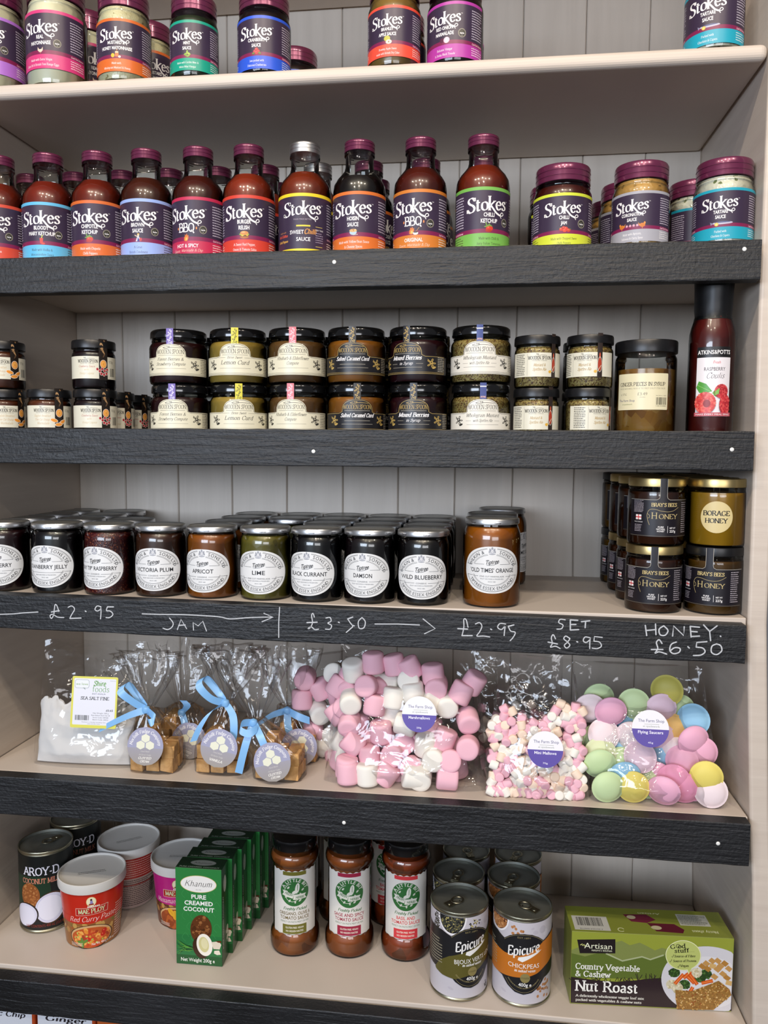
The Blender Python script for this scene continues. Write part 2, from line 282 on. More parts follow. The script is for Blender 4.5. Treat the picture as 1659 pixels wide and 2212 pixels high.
class Sheet:
    """flat print in millimetres, later wrapped onto a surface"""
    def __init__(s): s.ops = []
    def _add(s, V, T, c):
        V = np.asarray(V, float); T = np.asarray(T, int)
        if len(T) == 0: return
        a, b, d = V[T[:, 0]], V[T[:, 1]], V[T[:, 2]]; ar = (b[:, 0]-a[:, 0])*(d[:, 1]-a[:, 1])-(b[:, 1]-a[:, 1])*(d[:, 0]-a[:, 0])
        T = np.where((ar < 0)[:, None], T[:, ::-1], T)[np.abs(ar) > 1e-7]
        if len(T) == 0: return
        b = (V[:, 0].min(), V[:, 1].min(), V[:, 0].max(), V[:, 1].max()); lay = 0
        for o in s.ops:
            q = o[3]
            if o[4] >= lay and b[0] < q[2] and b[2] > q[0] and b[1] < q[3] and b[3] > q[1]: lay = o[4]+1
        s.ops.append((V, T, lin(c), b, lay))
    def poly(s, P, c):
        t = tessellate_polygon([[Vector((p[0], p[1], 0)) for p in P]]); s._add(P, t, c)
    def rect(s, x0, y0, x1, y1, c): s.poly([(x0, y0), (x1, y0), (x1, y1), (x0, y1)], c)
    def rrect(s, x0, y0, x1, y1, r, c):
        P = []
        for cx, cy, a0 in ((x1-r, y1-r, 0), (x0+r, y1-r, 90), (x0+r, y0+r, 180), (x1-r, y0+r, 270)):
            for k in range(4): a = math.radians(a0+k*30); P.append((cx+r*math.cos(a), cy+r*math.sin(a)))
        s.poly(P, c)
    def ell(s, x, y, rx, ry, c, n=24, rot=0):
        ca, sa = math.cos(rot), math.sin(rot); P = []
        for i in range(n):
            a = 2*PI*i/n; u, v = rx*math.cos(a), ry*math.sin(a); P.append((x+u*ca-v*sa, y+u*sa+v*ca))
        s._add(P+[(x, y)], [(i, (i+1) % n, n) for i in range(n)], c)
    def ring(s, x, y, rx, ry, w, c, a0=0, a1=360, n=36):
        V = []; T = []
        for i in range(n+1):
            a = math.radians(a0+(a1-a0)*i/n); V += [(x+(rx-w/2)*math.cos(a), y+(ry-w/2)*math.sin(a)), (x+(rx+w/2)*math.cos(a), y+(ry+w/2)*math.sin(a))]
        for i in range(n): T += [(2*i, 2*i+1, 2*i+3), (2*i, 2*i+3, 2*i+2)]
        s._add(V, T, c)
    def line(s, P, w, c, smooth=False, taper=False):
        if smooth: P = catmull(P, 5)
        V, T = ribbon2(P, (lambda d, t: w*(.25+.75*math.sin(PI*min(max(t, .02), .98)))) if taper else (lambda d, t: w)); s._add(V, T, c)
    def text(s, t, x, y, h, c, font='sans', cond=1., bold=0, shear=0., rot=0., align='c', arc=None, w=None, sp=0., tilt=0.):
        """h = cap height; arc=(cx,cy,rx,ry) sets the baseline on an ellipse around the angle x (degrees); w = fit to this width"""
        G = []; X = 0
        for ch in t:
            if font == 'sans': V, T, a = glyph(ch, bold); k = h
            else:
                wm, wM = {'serif': (.45, 1.25), 'serifb': (.9, 2.1), 'script': (.35, .9), 'scriptb': (.9, 2.), 'hand': (.9, .9), 'slab': (1.1, 1.7), 'logo': (.5, 1.75)}[font]
                V, T, a = pen_glyph(ch, wm, wM, font in ('serif', 'serifb', 'slab', 'logo')); k = h/10
            G.append((V*k, T, X)); X += a*k+sp
        X -= sp
        cx_ = cond if w is None else w/X
        off = {'c': -X/2, 'l': 0, 'r': -X}[align]
        ca, sa = math.cos(rot), math.sin(rot); AV = []; AT = []; nb = 0
        for V, T, gx in G:
            if len(V) == 0: continue
            u = (V[:, 0]+gx+off)*cx_; v = V[:, 1].copy(); u = u+v*shear
            if arc:
                ex, ey, rx, ry, inner = arc; mid = (gx+off+V[:, 0].mean())*cx_
                a0 = math.radians(x); rm = (rx+ry)/2; a = a0-mid/rm if inner > 0 else a0+mid/rm
                px = ex+rx*math.cos(a); py = ey+ry*math.sin(a)
                tx, ty = rx*math.sin(a), -ry*math.cos(a); ln = math.hypot(tx, ty); tx /= ln; ty /= ln
                if inner < 0: tx, ty = -tx, -ty
                nx, ny = -ty, tx; uu = u-mid
                P = np.stack([px+uu*tx+v*nx, py+uu*ty+v*ny], 1)
            else:
                v2 = v+u*tilt; P = np.stack([x+u*ca-v2*sa, y+u*sa+v2*ca], 1)
            AV.append(P); AT.append(T+nb); nb += len(P)
        if AV: s._add(np.concatenate(AV), np.concatenate(AT), c)
    def micro(s, x0, y0, x1, y1, n, c, h=.45, seed=1):
        """lines of print too small to read in the photograph"""
        rn = random.Random(seed); V = []; T = []
        for i in range(n):
            y = y1-(y1-y0)*(i+.5)/n; x = x0; e = x1-(rn.random()*.25*(x1-x0) if rn.random() < .4 else 0)
            while x < e:
                w = rn.uniform(.8, 3.); q = min(x+w, e); hh = (y1-y0)/n*h; b = len(V)
                V += [(x, y-hh/2), (q, y-hh/2), (q, y+hh/2), (x, y+hh/2)]; T += [(b, b+1, b+2), (b, b+2, b+3)]; x = q+.5
        s._add(V, T, c)
    def barcode(s, x0, y0, x1, y1, c='#111111', seed=3):
        rn = random.Random(seed); x = x0
        while x < x1:
            w = rn.choice((.25, .4, .7)); s_ = min(x+w, x1); s._add([(x, y0), (s_, y0), (s_, y1), (x, y1)], [(0, 1, 2), (0, 2, 3)], c); x = s_+rn.choice((.3, .45, .7))
    def blobs(s, n, x0, y0, x1, y1, r0, r1, cols, seed=1, inside=None, asp=.8, nn=9):
        rn = random.Random(seed); k = 0; tries = 0
        while k < n and tries < n*20:
            tries += 1; x = rn.uniform(x0, x1); y = rn.uniform(y0, y1)
            if inside and not inside(x, y): continue
            r = rn.uniform(r0, r1); s.ell(x, y, r, r*rn.uniform(asp, 1), rn.choice(cols), nn, rn.uniform(0, 3)); k += 1
    # ---- wrap
    def build(s, fmap, grid=None, lo=.03):
        """fmap(k-grid u in mm, v, off) -> (xyz in m, normal). grid = strip width in mm for curved surfaces"""
        VV = []; FF = []; CC = []; OO = []; n = 0
        for V, T, c, b, lay in s.ops:
            off = .08+lo*lay
            if grid is None: P = V; Fc = [tuple(int(i)+n for i in t) for t in T]
            else:
                kk = np.floor(V[:, 0]/grid+1e-9)
                P = [tuple(p) for p in V]; Fc = []
                for t in T:
                    t = [int(i) for i in t]; us = V[t, 0]; k0 = math.floor(us.min()/grid+1e-9); k1 = math.ceil(us.max()/grid-1e-9)
                    if k1-k0 <= 1: Fc.append(tuple(i+n for i in t)); continue
                    for k in range(k0, k1):
                        Q = [tuple(V[i]) for i in t]
                        for side, lim in ((1, k*grid), (-1, (k+1)*grid)):
                            R = []
                            for i in range(len(Q)):
                                a, b2 = Q[i], Q[(i+1) % len(Q)]; ia = side*(a[0]-lim) >= -1e-9; ib = side*(b2[0]-lim) >= -1e-9
                                if ia: R.append(a)
                                if ia != ib:
                                    f = (lim-a[0])/(b2[0]-a[0]); R.append((lim, a[1]+f*(b2[1]-a[1])))
                            Q = R
                            if not Q: break
                        if len(Q) >= 3: Fc.append(tuple(range(n+len(P), n+len(P)+len(Q)))); P += Q
                P = np.array(P)
            VV.append(np.asarray(P)); FF += Fc; CC.append(np.tile((*c, 1.), (len(P), 1))); OO.append(np.full(len(P), off)); n += len(P)
        V = np.concatenate(VV); C = np.concatenate(CC); O = np.concatenate(OO)
        X, Nn = fmap(V[:, 0], V[:, 1], O)
        return X, FF, C, Nn
def cyl_map(r, z0=0., grid=3., taper=0., zm=0., sx=1.):
    """u, v in mm around a cylinder of radius r (m) starting at height z0; u=0 faces -Y"""
    rm = r*1000
    def f(u, v, off):
        k = np.floor(u/grid); t = u/grid-k; a0 = k*grid/rm; a1 = (k+1)*grid/rm
        rr = rm+taper*(v-zm)+off
        x = rr*((1-t)*np.sin(a0)+t*np.sin(a1)); y = -rr*((1-t)*np.cos(a0)+t*np.cos(a1))
        a = u/rm; return np.stack([x*.001, y*.001, z0+v*.001], 1), np.stack([np.sin(a), -np.cos(a), np.zeros_like(a)], 1)
    return f
def flat_map(o, ux, vy):
    o = np.array(o); ux = np.array(ux, float); vy = np.array(vy, float); nn = np.cross(ux, vy)
    def f(u, v, off):
        return o+np.outer(u*.001, ux)+np.outer(v*.001, vy)+np.outer(off*.001, nn), np.tile(nn, (len(u), 1))
    return f
def sheet_mesh(name, s, fmap, grid=None, m=None, lo=.03):
    X, Fc, C, Nn = s.build(fmap, grid, lo)
    return mesh_data(name, X, Fc, m or PRINT, cols=C, normals=Nn)

# ================================================================== the built-in shelves
DEP = .2905
Z0, Z1, Z2, Z3, Z4, Z5 = .515, .288, .0577, -.156, -.4055, -.690
SH = {0: Z0, 1: Z1, 2: Z2, 3: Z3, 4: Z4, 5: Z5}
def interp(pts, z):
    pts = sorted(pts)
    if z <= pts[0][0]: return pts[0][1]
    for (a, x), (b, y) in zip(pts[:-1], pts[1:]):
        if z <= b: return x+(y-x)*(z-a)/(b-a)
    return pts[-1][1]
SEAMPX = [[(155, 672), (166, 1040), (171, 1370), (138, 1775)], [(263, 700), (272, 1050), (275, 1385), (247, 1790)], [(377, 700), (386, 1050), (389, 1390), (362, 1800)],
 [(490, 50), (495, 700), (502, 1050), (503, 1395), (481, 1805)], [(616, 60), (620, 700), (620, 1060), (620, 1400), (601, 1810)], [(739, 80), (740, 700), (741, 1050), (739, 1410), (723, 1820)],
 [(866, 350), (862, 700), (860, 1050), (858, 1420), (846, 1860)], [(1000, 60), (993, 350), (989, 700), (982, 1050), (979, 1400), (972, 1840)], [(1131, 80), (1124, 400), (1117, 700), (1106, 1050), (1103, 1420), (1100, 1850)],
 [(1267, 80), (1258, 400), (1250, 700), (1238, 1100), (1237, 1430), (1235, 1860)], [(1405, 80), (1395, 340), (1384, 700), (1374, 1100), (1372, 1430), (1366, 1900)]]
seams = []
for s in SEAMPX:
    p = [at(a, b, DEP) for a, b in s]; q = [(float(v[2]), float(v[0])) for v in p[:-1]]
    q += [(-.408, q[-1][1]), (-.42, float(p[-1][0])), (-1., float(p[-1][0]))]; seams.append(q)
RW = [(-1., .574), (-.64, .5705), (-.47, .561), (-.40, .555), (-.165, .5428), (.03, .5418), (.25, .5395), (.9, .5385)]
LW = [(-1., -.508), (-.42, -.508), (-.408, -.4706), (.9, -.4706)]
seams[0] = LW; seams.append(RW)
ZL = [-.95, -.7, -.5, -.42, -.408, -.3, -.165, -.05, .08, .2, .35, .5, .82]
wb = link('wall_back', mesh_data('wall_back', *box(-.6, DEP+.006, -.95, .6, DEP+.02, .82), mat('dark_gap_board', '#3a2f28', .8)), kind='structure')
for k in range(len(seams)-1):
    V = []; Fc = []
    for z in ZL:
        a = interp(seams[k], z)+.0003; b = interp(seams[k+1], z)-.0003
        V += [(a, DEP+.0055, z), (a, DEP+.0016, z), (a+.0016, DEP, z), (b-.0016, DEP, z), (b, DEP+.0016, z), (b, DEP+.0055, z)]
    for j in range(len(ZL)-1):
        for i in range(5): q = j*6+i; Fc.append((q, q+1, q+7, q+6))
    link('plank', mesh_data('plank', V, Fc, PLANK, smooth=False), wb)
def side(name, pts, t, y0, y1):
    V = []; Fc = []
    for z in ZL:
        x = interp(pts, z); V += [(x, y0, z), (x+t, y0, z), (x+t, y1, z), (x, y1, z)]
    for j in range(len(ZL)-1):
        for i in range(4): q = j*4; k = (i+1) % 4; Fc.append((q+i, q+k, q+4+k, q+4+i))
    Fc += [(3, 2, 1, 0), tuple(len(V)-4+i for i in range(4))]
    if t < 0: Fc = [tuple(reversed(f)) for f in Fc]
    o = link(name, mesh_data(name, V, Fc, CREAM, smooth=False), kind='structure'); bev(o, .004, 3); return o
side('wall_right', RW, .023, 0, DEP+.02); side('wall_left', LW, -.023, 0, DEP+.02)
link('wall_room', mesh_data('wall_room', *box(.60, .02, -1.2, 2.2, .06, 1.3), WALLM, smooth=False), kind='structure')
def shelf(z, t, x0, x1, lab, round_=False, y0=0.):
    o = link('shelf_board', mesh_data('shelf_board', *box(x0, y0, z-t, x1, DEP-.0005, z), CREAM, smooth=False), label=lab, cat='shelf')
    bev(o, .0075 if round_ else .0012, 5 if round_ else 2); return o
ZC = float(at(560, 32, DEP)[2])
shelf(ZC+.018, .018, -.47, .538, 'cream shelf board above the top row of jars, only its underside showing', True)
shelf(Z0, .0184, -.47, .5378, 'cream shelf board with a rounded bare front edge under the top row', True)
shelf(Z1, .017, -.47, .5378, 'cream shelf board under the sauce bottles, edged by the topmost black strip')
shelf(Z2, .017, -.47, .5398, 'cream shelf board under the double-stacked preserve jars')
shelf(Z3, .017, -.47, .5408, 'cream shelf board under the oval-labelled jams and the honey stack')
shelf(Z4, .017, -.47, .553, 'cream shelf board under the clear bags of sweets, fudge and salt')
shelf(Z5, .017, -.507, .569, 'cream shelf board under the cans, tubs and boxes')
shelf(-.885, .017, -.507, .57, 'cream shelf board at the bottom, below the lowest black strip')
def edging(z0, z1, x1, lab, y0=-.02, y1=-.0006, x0=-.47, screws=()):
    rn = random.Random(int(z1*1e4)); n = 60; V = []; Fc = []
    for i in range(n+1):
        x = x0+(x1-x0)*i/n; w = lambda: rn.uniform(-.0004, .0004)
        V += [(x, y0+.0006, z0+w()), (x, y0, z0+.0012+w()*.4), (x, y0, z1-.0012+w()*.4), (x, y0+.0006, z1+w()), (x, y1, z1), (x, y1, z0)]
    for i in range(n):
        for j in range(6): a = i*6+j; b = i*6+(j+1) % 6; Fc.append((a, a+6, b+6, b))
    Fc += [tuple(range(6)), tuple(reversed([n*6+j for j in range(6)]))]
    o = link('shelf_edging', mesh_data('shelf_edging', V, Fc, BLACK, smooth=False), label=lab, cat='edging strip')
    for px, py in screws:
        p = at(px, py, y0); v, f = lathe([(.0024, 0), (.0024, .0004), (.0016, .0009), (.0005, .0010)], 14)
        v = [(a+p[0], y0+.0001-c, b+p[2]) for a, b, c in v]
        link('screw_head', mesh_data('screw_head', v, [tuple(q) for q in f], mat('white_screw', '#e8e8e4', .4)), o)
    return o
E1 = edging(.2434, .2886, .5335, 'black stained wooden strip below the row of sauce bottles', screws=[(722, 566), (1608, 538)])
E2 = edging(.0232, .0695, .5345, 'black stained wooden strip below the double-stacked preserve jars', screws=[(677, 975), (1581, 971)])
E3 = edging(-.2025, -.1565, .535, 'black stained wooden strip with white chalk prices below the jams and honey')
E4 = edging(-.4585, -.4055, .550, 'black stained wooden strip below the clear bags of sweets', screws=[(743, 1777), (1551, 1822)])
E5 = edging(-.7415, -.694, .562, 'black stained wooden strip below the cans and boxes, lowest of all', y0=-.026, y1=-.005, x0=-.507)
for e in (E3,):
    for v in e.data.vertices:                                   # this strip hangs a little lower at its right end
        v.co.z += .0045*(.0-v.co.x)/.5
# chalk writing on the third strip
CHS = {}
WORDS = [('arrow', -9, 100, 0), ('price', 100, 250, 0), ('price', 660, 795, 0), ('arrow', 800, 945, 0), ('price', 985, 1116, 0), ('word', 1200, 1280, 1364), ('price', 1180, 1305, 0), ('word', 1390, 1565, 1379), ('price', 1400, 1565, 0), ('bar', 600, 606, 0), ('word', 350, 450, 9999), ('arrow', 300, 592, 0)]
def word_of(P):
    x = sum(p[0] for p in P)/len(P); y = sum(p[1] for p in P)/len(P); w_ = max(p[0] for p in P)-min(p[0] for p in P)
    if y > 1337 and 350 < x < 450 and w_ < 60: return 10
    for i, (k, a, b, lim) in enumerate(WORDS):
        if i != 10 and a <= x <= b and (lim == 0 or y < lim): return i
    return 11
def chalk(P, w=1.5, smooth=True):
    CH = CHS.setdefault(word_of(P), Sheet())
    Q = []
    for px, py in P:
        a = at(px, py, -.0203); Q.append((a[0]*1000, a[2]*1000))
    Q = catmull(Q, 4) if smooth and len(Q) > 2 else Q
    CH.line(Q, w, '#b9bcc0'); rn = random.Random(int(P[0][0]))
    for x, y in (Q[0], Q[-1]): CH.ell(x, y, w/2, w/2, '#b9bcc0', 8)
    for i in range(0, len(Q)-1):
        if rn.random() < .5: x = (Q[i][0]+Q[i+1][0])/2; y = (Q[i][1]+Q[i+1][1])/2; CH.ell(x+rn.uniform(-.3, .3), y+rn.uniform(-.3, .3), .3, .55, '#e4e6e8', 6, rn.uniform(0, 3))
S = False
for P, sm in [([(0, 1327), (30, 1326), (50, 1324), (82, 1322)], 1), ([(127, 1321), (123, 1309), (119, 1306), (117, 1318), (116, 1328), (111, 1336), (108, 1330), (114, 1327), (124, 1333), (138, 1334)], 1), ([(111, 1322), (128, 1319)], S),
 ([(147, 1312), (155, 1309), (161, 1316), (155, 1327), (151, 1335)], 1), ([(151, 1336), (175, 1335)], S), ([(184, 1320), (186, 1321)], S), ([(218, 1311), (210, 1309), (205, 1316), (210, 1320), (217, 1316), (218, 1311), (218, 1325), (217, 1337)], 1),
 ([(245, 1311), (232, 1311)], S), ([(232, 1311), (230, 1319), (238, 1320), (244, 1327), (237, 1334), (229, 1334)], 1),
 ([(307, 1326), (340, 1327), (400, 1328), (470, 1332), (497, 1337), (540, 1334), (588, 1333)], 1), ([(570, 1325), (590, 1333), (566, 1343)], S), ([(604, 1312), (602, 1345), (602, 1377)], S),
 ([(366, 1335), (374, 1346), (371, 1355), (362, 1360), (352, 1357)], 1), ([(383, 1360), (391, 1338), (403, 1358)], S), ([(386, 1351), (400, 1350)], S), ([(418, 1361), (417, 1345), (428, 1352), (438, 1342), (446, 1363)], S),
 ([(679, 1333), (676, 1325), (673, 1330), (675, 1345), (670, 1356), (665, 1358), (672, 1354), (680, 1360), (688, 1359)], 1), ([(663, 1345), (685, 1344)], S),
 ([(704, 1335), (713, 1334), (715, 1342), (708, 1346), (716, 1351), (713, 1359), (703, 1359)], 1), ([(731, 1344), (733, 1345)], S), ([(762, 1333), (751, 1337)], S), ([(751, 1337), (757, 1346), (762, 1353), (755, 1360), (748, 1366)], 1), ([(764, 1351), (765, 1352)], S), ([(782, 1334), (774, 1343), (776, 1357), (786, 1356), (789, 1343), (782, 1334)], 1),
 ([(810, 1348), (860, 1348), (906, 1350)], S), ([(914, 1337), (940, 1358), (917, 1369)], S),
 ([(1011, 1355), (1007, 1339), (1002, 1338), (1002, 1355), (998, 1373)], 1), ([(989, 1358), (1010, 1359)], S), ([(998, 1373), (1020, 1373)], S), ([(1027, 1348), (1036, 1345), (1041, 1353), (1036, 1365), (1030, 1374), (1044, 1374), (1058, 1376)], 1), ([(1060, 1359), (1062, 1360)], S),
 ([(1092, 1348), (1080, 1347), (1075, 1355), (1083, 1360), (1091, 1352), (1092, 1348), (1090, 1362), (1089, 1373)], 1), ([(1110, 1350), (1098, 1353)], S), ([(1098, 1353), (1103, 1363), (1113, 1366), (1109, 1376), (1102, 1384)], 1),
 ([(1221, 1339), (1210, 1338), (1207, 1345), (1216, 1350), (1213, 1358), (1203, 1359)], 1), ([(1232, 1339), (1232, 1361)], S), ([(1232, 1339), (1248, 1340)], S), ([(1232, 1349), (1244, 1349)], S), ([(1232, 1361), (1250, 1360)], S), ([(1256, 1343), (1274, 1341)], S), ([(1265, 1342), (1264, 1356)], S),
 ([(1200, 1380), (1195, 1371), (1191, 1378), (1193, 1390), (1189, 1398), (1200, 1396), (1210, 1401)], 1), ([(1184, 1387), (1204, 1391)], S), ([(1229, 1378), (1222, 1374), (1218, 1380), (1226, 1387), (1231, 1394), (1224, 1400), (1219, 1394), (1226, 1387), (1231, 1380), (1229, 1378)], 1), ([(1246, 1386), (1248, 1387)], S),
 ([(1275, 1378), (1264, 1376), (1260, 1384), (1266, 1388), (1274, 1382), (1275, 1378), (1274, 1390), (1274, 1401)], 1), ([(1301, 1377), (1284, 1375), (1283, 1385)], S), ([(1283, 1385), (1295, 1387), (1299, 1396), (1290, 1401), (1279, 1400)], 1),
 ([(1394, 1351), (1397, 1373)], S), ([(1416, 1348), (1417, 1371)], S), ([(1395, 1362), (1417, 1360)], S), ([(1434, 1352), (1424, 1359), (1426, 1371), (1437, 1372), (1443, 1362), (1434, 1352)], 1), ([(1453, 1374), (1455, 1352), (1477, 1373), (1478, 1354)], S),
 ([(1491, 1353), (1493, 1376)], S), ([(1491, 1353), (1511, 1355)], S), ([(1493, 1364), (1506, 1365)], S), ([(1493, 1375), (1511, 1374)], S), ([(1520, 1350), (1533, 1364)], S), ([(1549, 1352), (1533, 1364), (1535, 1384)], S), ([(1556, 1374), (1557, 1375)], S),
 ([(1430, 1390), (1424, 1382), (1418, 1388), (1421, 1401), (1415, 1411), (1424, 1408), (1440, 1413)], 1), ([(1407, 1403), (1432, 1403)], S), ([(1461, 1387), (1450, 1392), (1447, 1405), (1455, 1412), (1467, 1409), (1469, 1401), (1458, 1399), (1449, 1405)], 1), ([(1486, 1397), (1489, 1400)], S),
 ([(1527, 1386), (1505, 1388), (1504, 1398)], S), ([(1504, 1398), (1518, 1400), (1523, 1408), (1514, 1415), (1498, 1416)], 1), ([(1548, 1391), (1538, 1396), (1537, 1409), (1548, 1414), (1559, 1406), (1557, 1395), (1548, 1391)], 1)]:
    chalk(P, 1.35 if len(P) > 2 and P[0][0] < 1380 else 1.6, bool(sm))
for i, sh in CHS.items():
    nm = 'chalk_'+WORDS[i][0]; link(nm, sheet_mesh(nm, sh, flat_map((0, -.0201, 0), (1, 0, 0), (0, 0, 1)), m=mat('chalk_marks', rough=.9, build=_print)), E3)

# ================================================================== jars and bottles
def cmat(name, col, rough=.32, speck=None):
    """contents seen through glass; speck = (scale, second colour, third colour)"""
    def b(nt, bs):
        if not speck: return
        v = coords(nt, (1, 1, 1)); n = N(nt, 'ShaderNodeTexVoronoi', i_Scale=speck[0]); nt.links.new(v, n.inputs['Vector'])
        sp = N(nt, 'ShaderNodeSeparateColor'); nt.links.new(n.outputs['Color'], sp.inputs[0])
        c = ramp(nt, sp.outputs[0], speck[1]); nt.links.new(c, bs.inputs['Base Color']); bump(nt, bs, n.outputs['Distance'], .0006, .6)
    return mat(name, col, rough, coat=.35, build=b)
_ME = {}
def lathe_me(key, prof, m, n=44, **k):
    if key not in _ME:
        V, Fc = lathe(prof, n, **k); _ME[key] = mesh_data(key.split('|')[0], V, Fc, m)
    return _ME[key]
def shrink(prof, d, zmax):
    out = []
    for (r, z), (r2, z2) in zip(prof[:-1], prof[1:]):
        if z >= zmax: break
        out.append((max(r-d, .001), max(z, .0022)))
        if z2 > zmax: t = (zmax-z)/(z2-z); out.append((r+(r2-r)*t-d, zmax))
    return out
def place(px, py, y0): return float(at(px, py, y0)[0])
def yaw_for(x, y, f):
    return math.atan2(CAMP[0]-x, y-CAMP[1])+math.asin(max(-.99, min(.99, f)))
def jar(kind, x, y, z, yaw, body, content, lid, label=None, extra=(), lab='', cat='jar', group=None):
    """body/content/lid/label = mesh data; one Empty with its parts"""
    r = empty(kind, (x, y, z), yaw, lab, cat, group)
    glass = 'glass_bottle' if 'bottle' in kind else 'glass_jar'
    g = link(glass, body, r); link('contents', content, r)
    l = link(lid[0], lid[1], r)
    if label: link('label', label, r)
    for nm, me in extra:
        if nm == 'lid_print':
            for a in (-.95, 0, .9): link(nm, me, l, None, a)
        else: link(nm, me, r)
    return r
def dup(root, x, y, z, yaw, lab, group=None):
    c = root.copy(); COL.objects.link(c); c.location = (x, y, z); c.rotation_euler = (0, 0, yaw); c['label'] = lab
    if group: c['group'] = group
    for ch in list(root.children):
        d = ch.copy(); COL.objects.link(d); d.parent = c
        for g in ch.children:
            e = g.copy(); COL.objects.link(e); e.parent = d
    return c

# ---- plum-labelled sauces -------------------------------------------------
AUB = '#372a40'; MAR = '#7d1f4c'; WHT = '#efeceb'
def logo(s, x, y, k, c=WHT):
    """the white word with its long curled k, cap height 15*k mm"""
    h = 13.4*k; P = [('S', -24.5, -2.2, 1.16), ('t', -14.2, -.9, 1.05), ('o', -8., -.2, 1.), ('κ', -.1, 0, 1.12), ('e', 8.6, 1.0, 1.), ('s', 16.6, 1.6, 1.)]
    for ch, u, v, q in P: s.text(ch, x+u*k, y+v*k, h*q, c, 'logo', cond=.98, align='l', shear=.05, rot=.05)
    s.line([(x+2.4*k, y+5.4*k), (x+5.*k, y+2.4*k), (x+9.5*k, y-2.6*k), (x+14.8*k, y-5.0*k)], 2.0*k, c, True)
    s.line([(x+13.*k, y-4.6*k), (x+16.6*k, y-4.9*k), (x+18.8*k, y-3.2*k), (x+17.4*k, y-1.3*k), (x+15.2*k, y-2.6*k), (x+15.0*k, y-6.0*k), (x+15.8*k, y-7.6*k)], .9*k, c, True)
    s.text('TM', x+24*k, y+11*k, 1.2*k, c)
def ic_tomato(s, x, y): s.ell(x, y, 4.4, 3.6, '#c8341e'); s.ell(x-1, y-3, 4, 1.6, '#a82a1c'); s.ell(x-1.5, y+1, 1.1, .8, '#e8694c', 10); [s.ell(x-2.5+dx, y+3+dy, 2.2, .8, '#6f9440', 10, r) for dx, dy, r in ((0, 0, .5), (2, 1, 1.4), (4, .2, -.5), (-2, -1, .1), (-1.5, 2, 1.9))]
def ic_burger(s, x, y): s.ell(x, y-2.6, 5.6, 2.2, '#a8642a'); s.rrect(x-5.4, y-2, x+5.4, y-.2, .8, '#4a2a16'); s.poly([(x-5.6, y-.2), (x-2.5, y-1.9), (x+1, y-.4), (x+4, y-1.6), (x+5.8, y)], '#e8c63c'); [s.ell(x-5+q*2.4, y+.6, 1.7, .9, '#8fa838', 10) for q in range(5)]; s.ell(x, y+2.1, 5.3, 2.5, '#c98442'); s.ell(x-1.2, y+3, 2.6, .9, '#e0a868', 12)
def ic_drink(s, x, y): s.poly([(x-2.6, y+3), (x+2.2, y+3), (x+1.4, y-4), (x-1.8, y-4)], '#c8372a'); s.line([(x, y+3), (x+1.4, y+7)], 1., '#c9d257'); s.ell(x+2, y-4, 2.6, 1.3, '#cc4434', 12)
def ic_flame(s, x, y):
    s.poly([(x-3.6, y-3.6), (x-3.4, y), (x-2.2, y+1.6), (x-2.4, y+4), (x-.6, y+2.4), (x+.2, y+5), (x+1.6, y+2), (x+2.8, y+3), (x+2.6, y-1.6), (x+1, y-4.4), (x-1.6, y-4.8)], '#d8742a'); s.poly([(x-1.8, y-3.4), (x-1.2, y+.4), (x, y-.8), (x+.8, y+1.4), (x+1.3, y-2.6), (x, y-4)], '#f0b45a')
def ic_bbq(s, x, y): ic_flame(s, x-1.6, y+1); s.ell(x+3, y-2.2, 3.3, 2.2, '#ece8e2'); s.ell(x+3, y-1, 2.9, .9, '#2c1c18', 14); s.line([(x+4, y), (x+7.5, y+4.5)], .6, '#b08858')
def ic_bowl(s, x, y): s.ell(x, y-.6, 4.6, 3.4, '#a8c0cc'); s.ell(x, y+1.4, 4.8, 1.9, '#d0a468'); s.blobs(9, x-3.4, y+.8, x+3.4, y+2.6, .5, .9, ['#e8c890', '#b87c40'], 4); s.line([(x, y-4), (x+6, y-3.4)], .7, '#c8b8a8')
def ic_figure(s, x, y): s.poly([(x-3, y-4.8), (x-.6, y+2), (x+1, y+2), (x+4, y-4.6)], '#d4d6e8'); s.poly([(x-1, y-4.8), (x, y+1), (x+2.6, y-4.8)], '#2a3c88'); s.ell(x+.4, y+3.2, 1.3, 1.4, '#e8c9a8', 12); s.line([(x-.4, y+1), (x-4.4, y+3.2)], .9, '#e8c9a8'); s.ell(x+3.4, y-2.4, 1.9, 2.3, '#b84248', 12); s.ell(x+.4, y+4.6, 1.5, .7, '#d8a83c', 10)
def ic_chilli(s, x, y): [(s.ell(x+a, y+b, 2.4, 2.1, c, 14), s.ell(x+a-.6, y+b+.7, .6, .5, '#ef8878', 8)) for a, b, c in ((-3.6, .4, '#c83422'), (-.8, 1.8, '#b82c1e'), (1.8, 1, '#d23c28'), (5, -1, '#c83422'), (.4, -1.2, '#d8402c'))]; s.line([(x-6, y+2), (x-4, y+1.6)], .5, '#6d8a3c'); s.line([(x+5, y-1), (x+8, y+.6)], .5, '#6d8a3c')
def ic_corona(s, x, y):
    for a, q in ((-13, 1), (12, -1)): s.ell(x+a, y, 3.4, 2.4, '#c8742c', 14); s.ell(x+a+2.6*-q, y+2.4, 1.2, 1.6, '#d88a3c', 10); s.poly([(x+a+2*q, y), (x+a+5*q, y+3.4), (x+a+3.6*q, y-1)], '#d88838'); s.line([(x+a, y-2), (x+a, y-4)], .5, '#d8a03c')
    for a in (-6.4, -2.2, 2, 6.2):
        for r in (0, PI/4, PI/2, -PI/4): s.line([(x+a-1.6*math.cos(r), y-1.6*math.sin(r)), (x+a+1.6*math.cos(r), y+1.6*math.sin(r))], .55, '#e8a8b8')
